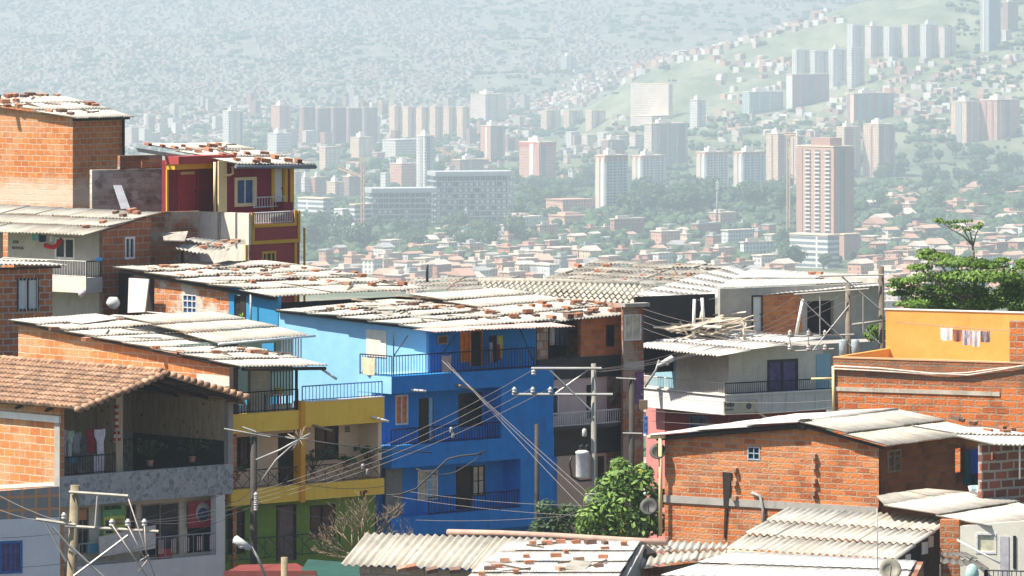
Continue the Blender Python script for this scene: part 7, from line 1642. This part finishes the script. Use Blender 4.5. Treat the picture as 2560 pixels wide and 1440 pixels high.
# canopies at street level
def canopy(label,pts,mat,name='street_canopy'):
    mb=MB(); mb.slab(pts,.06); o=mb.build(name,mat); tag(o,label,'canopy')
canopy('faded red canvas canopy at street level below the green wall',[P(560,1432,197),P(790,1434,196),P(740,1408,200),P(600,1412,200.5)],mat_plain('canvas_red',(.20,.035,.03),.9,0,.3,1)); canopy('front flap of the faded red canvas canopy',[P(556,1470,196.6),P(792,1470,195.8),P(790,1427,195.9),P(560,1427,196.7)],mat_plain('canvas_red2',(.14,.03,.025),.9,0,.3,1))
canopy('dark green canvas canopy beside the red one',[P(745,1438,196),P(905,1450,195),P(900,1408,199),P(770,1398,200)],mat_plain('canvas_green',(.012,.075,.06),.9,0,.3,1))
# ================================================================== plants
def leafcloud(mb,c,rx,ry,rz,n,size,rg,flower=0.0):
    for _ in range(n):
        d=Vector((rg.gauss(0,1),rg.gauss(0,1),rg.gauss(0,1))).normalized()*rg.random()**.4; p=Vector(c)+Vector((d.x*rx,d.y*ry,d.z*rz))
        nn=(d+Vector((rg.uniform(-.6,.6),rg.uniform(-.6,.6),rg.uniform(.0,1.1)))).normalized(); x=nn.orthogonal().normalized(); y=nn.cross(x); a=rg.uniform(0,6.28); x,y=x*math.cos(a)+y*math.sin(a),y*math.cos(a)-x*math.sin(a); s=size*rg.uniform(.6,1.3)
        f=1.0 if rg.random()<flower else 0.0; s=s*.7 if f else s
        mb.add([p-x*s,p-y*s*.45,p+x*s,p+y*s*.45],[(0,1,2,3)],(rg.random(),f,0))
rg=random.Random(31); D=189
t=thing('flowering_bush','dense green bush with yellow flowers in front of the dark alley','bush',Vector((P(1560,1330,D).x,D,G0))); mb=MB()
for px,py,r in ((1560,1190,.55),(1530,1215,.6),(1600,1210,.6),(1500,1250,.6),(1560,1250,.8),(1620,1255,.55),(1480,1290,.5),(1530,1300,.75),(1600,1300,.75),(1640,1310,.5),(1560,1340,.9),(1490,1330,.6),(1550,1165,.35),(1610,1180,.35),(1650,1240,.3),(1465,1315,.35)):
    leafcloud(mb,P(px,py,D+rg.uniform(-.4,.5)),r,r*.8,r*.85,230,.115,rg,.05 if px>1560 else 0)
mb.build('foliage',M['leaf_bush'],t); mb=MB(); b_=Vector((P(1560,1330,D).x,D,G0))
for k in range(7): mb.tube([b_,P(1500+k*20,1330,D),P(1480+k*26,1240,D+.1)],.07,5,.02)
mb.build('stems',M['tree_bark'],t)
t=thing('flowering_bush','yellow flowering shrub seen through the gap beside the gabled brick wall','bush',P(1700,1330,187)); mb=MB()
for px,py in ((1700,1280),(1690,1310),(1712,1300)): leafcloud(mb,P(px,py,186.5),.35,.3,.4,220,.09,rg,.12)
mb.build('foliage',M['leaf_bush'],t)
# layered acacia-like tree on the right
D=216; base=Vector((P(2450,900,D).x,D,G0)); t=thing('umbrella_tree','spreading green tree with flat layered foliage above the orange terrace','tree',base); mb=MB()
LAY=[(2262,702,46,8),(2300,668,36,7),(2335,640,52,9),(2318,628,28,6),(2395,655,85,11),(2470,662,60,9),(2345,692,80,12),(2440,690,100,15),(2300,722,60,10),(2390,722,100,13),(2330,748,85,12),(2440,755,110,16),(2250,732,34,6),(2285,760,55,8),(2525,690,45,18),(2535,722,45,20),(2560,660,30,12),(2500,745,80,18),(2552,760,50,20),(2380,770,110,12),(2240,714,26,5),(2505,650,22,6)]
for px,py,rx,ry in LAY:
    k=D/FP; leafcloud(mb,P(px,py,D+rg.uniform(-1.2,1.2)),rx*k,rx*k*.9,ry*k*1.25,int(rx*ry*.85)+60,.085,rg)
for px,py,rx,ry in ((2370,556,32,4),(2405,552,28,4),(2392,566,22,4),(2440,568,18,4),(2415,574,20,3),(2345,550,14,3),(2452,560,8,3)): leafcloud(mb,P(px,py,D),rx*D/FP,.35,ry*D/FP,55,.075,rg)
mb.build('crown',M['leaf_near'],t); mb=MB(); j=P(2440,765,D)
mb.tube([base,j.lerp(base,.5),j],.24,8,.15)
for px,py in ((2300,672),(2340,645),(2262,704),(2470,665),(2525,690),(2400,660),(2300,745),(2545,740)): e=P(px,py,D+rg.uniform(-.8,.8)); mb.tube([j,j.lerp(e,.5)+Vector((0,0,-.12)),e],.09,6,.025)
mb.tube([j,P(2434,645,D),P(2432,615,D)],.07,6,.04)
for pts in (((2432,615),(2415,585),(2398,560)),((2432,615),(2408,590),(2375,572),(2350,552)),((2432,612),(2425,580),(2412,556)),((2432,618),(2440,585),(2450,565))): mb.tube([P(x,y,D) for x,y in pts],.035,5,.012)
mb.build('trunk',mat_plain('bark_pale',(.30,.25,.19),.9,0,.4,4),t)
t=thing('shrub','green shrub behind the poles, left of the orange terrace','shrub',P(2195,860,216)); mb=MB()
for px,py in ((2190,822),(2215,812),(2205,835),(2180,838),(2222,830)): leafcloud(mb,P(px,py,216),.35,.3,.22,150,.085,rg)
mb.build('foliage',M['leaf_near'],t)
# bare twiggy tree
D=195; base=Vector((P(905,1440,D).x,D,G0)); t=thing('bare_tree','leafless grey-brown tree with upward twigs before the yellow house','tree',base); mb=MB()
def grow(p,d,l,r,n):
    q=p+d*l*.5+Vector((0,0,l*.04)); e=q+(d+Vector((rg.uniform(-.2,.2),rg.uniform(-.25,.25),rg.uniform(-.05,.25)))).normalized()*l*.5
    mb.tube([p,q,e],r,5 if r>.02 else 3,r*.6)
    if n==0: return
    for _ in range(3 if n>1 else 4):
        nd_=(d+Vector((rg.uniform(-.85,.85),rg.uniform(-.7,.7),rg.uniform(-.15,.75)))).normalized(); grow(p.lerp(e,rg.uniform(.55,1)),nd_,l*rg.uniform(.55,.8),r*.55,n-1)
top=P(905,1400,D); mb.tube([base,top],.12,7,.09)
for dx,dz in ((-.9,.35),(-.6,.7),(-.2,1),(.15,1),(.5,.8),(.9,.45),(-.95,.05)): grow(top,Vector((dx,rg.uniform(-.4,.4),dz)).normalized(),rg.uniform(.75,1.05),.05,4)
mb.build('branches',mat_plain('twig_bark',(.30,.23,.15),.9,0,.35,3),t)
mb=MB(); leafcloud(mb,P(909,1232,D),.14,.05,.16,14,.1,rg); o=mb.build('plastic_scrap',cl((.15,.45,.65))); tag(o,'scrap of light blue plastic caught on top of the bare tree','scrap')
def pot_plant(label,p,s,n,flat=1.0,dark=True):
    t=thing('balcony_plant',label,'plant',p); mb=MB(); mb.lathe(p+Vector((0,0,.1)),[(.09,-.1),(.13,.1),(.1,.1)],9); mb.build('pot',M['clay'],t); mb=MB()
    for k in range(n):
        a=rg.uniform(0,6.28); d=Vector((math.cos(a)*rg.uniform(.2,1),math.sin(a)*.6,rg.uniform(.5,1.4))).normalized(); e=p+Vector((0,0,.2))+d*s*rg.uniform(.5,1); e2=e+Vector((d.x*s*.35,d.y*s*.3,-s*.15)); mb.tube([p+Vector((0,0,.2)),e,e2],.014,3,.006); leafcloud(mb,e.lerp(e2,.5),.12,.1,.09,14,.07,rg)
    mb.build('leaves',M['leaf_far'],t)
FPp=Pl(fu,'F',.5)
pot_plant('dark bushy plant against the big window of the yellow house',FPp.pt(782,1190),1.0,16); pot_plant('palm-like plant at the right end of the cream balcony',FPp.pt(920,1170),.75,18); pot_plant('small dark plant at the left end of the cream balcony',FPp.pt(592,1200),.55,9); pot_plant('low plant on the cream balcony near the palm-like plant',FPp.pt(868,1175),.35,8); pot_plant('low leafy plant in the dark stone clad balcony',Pl(fm_,'F',.4).pt(375,1165),.9,12); pot_plant('feathery dark plant near the right end of the stone clad balcony',Pl(fm_,'F',.4).pt(480,1155),.8,10)
t=thing('dark_shrub','dark shady shrub at the lower right corner of the blue house','shrub',P(1400,1320,208)); mb=MB()
for px,py in ((1365,1270),(1390,1290),(1420,1280),(1440,1300),(1380,1310),(1350,1320),(1410,1320)): leafcloud(mb,P(px,py,208),.42,.35,.35,170,.1,rg)
mb.build('foliage',M['leaf_far'],t)
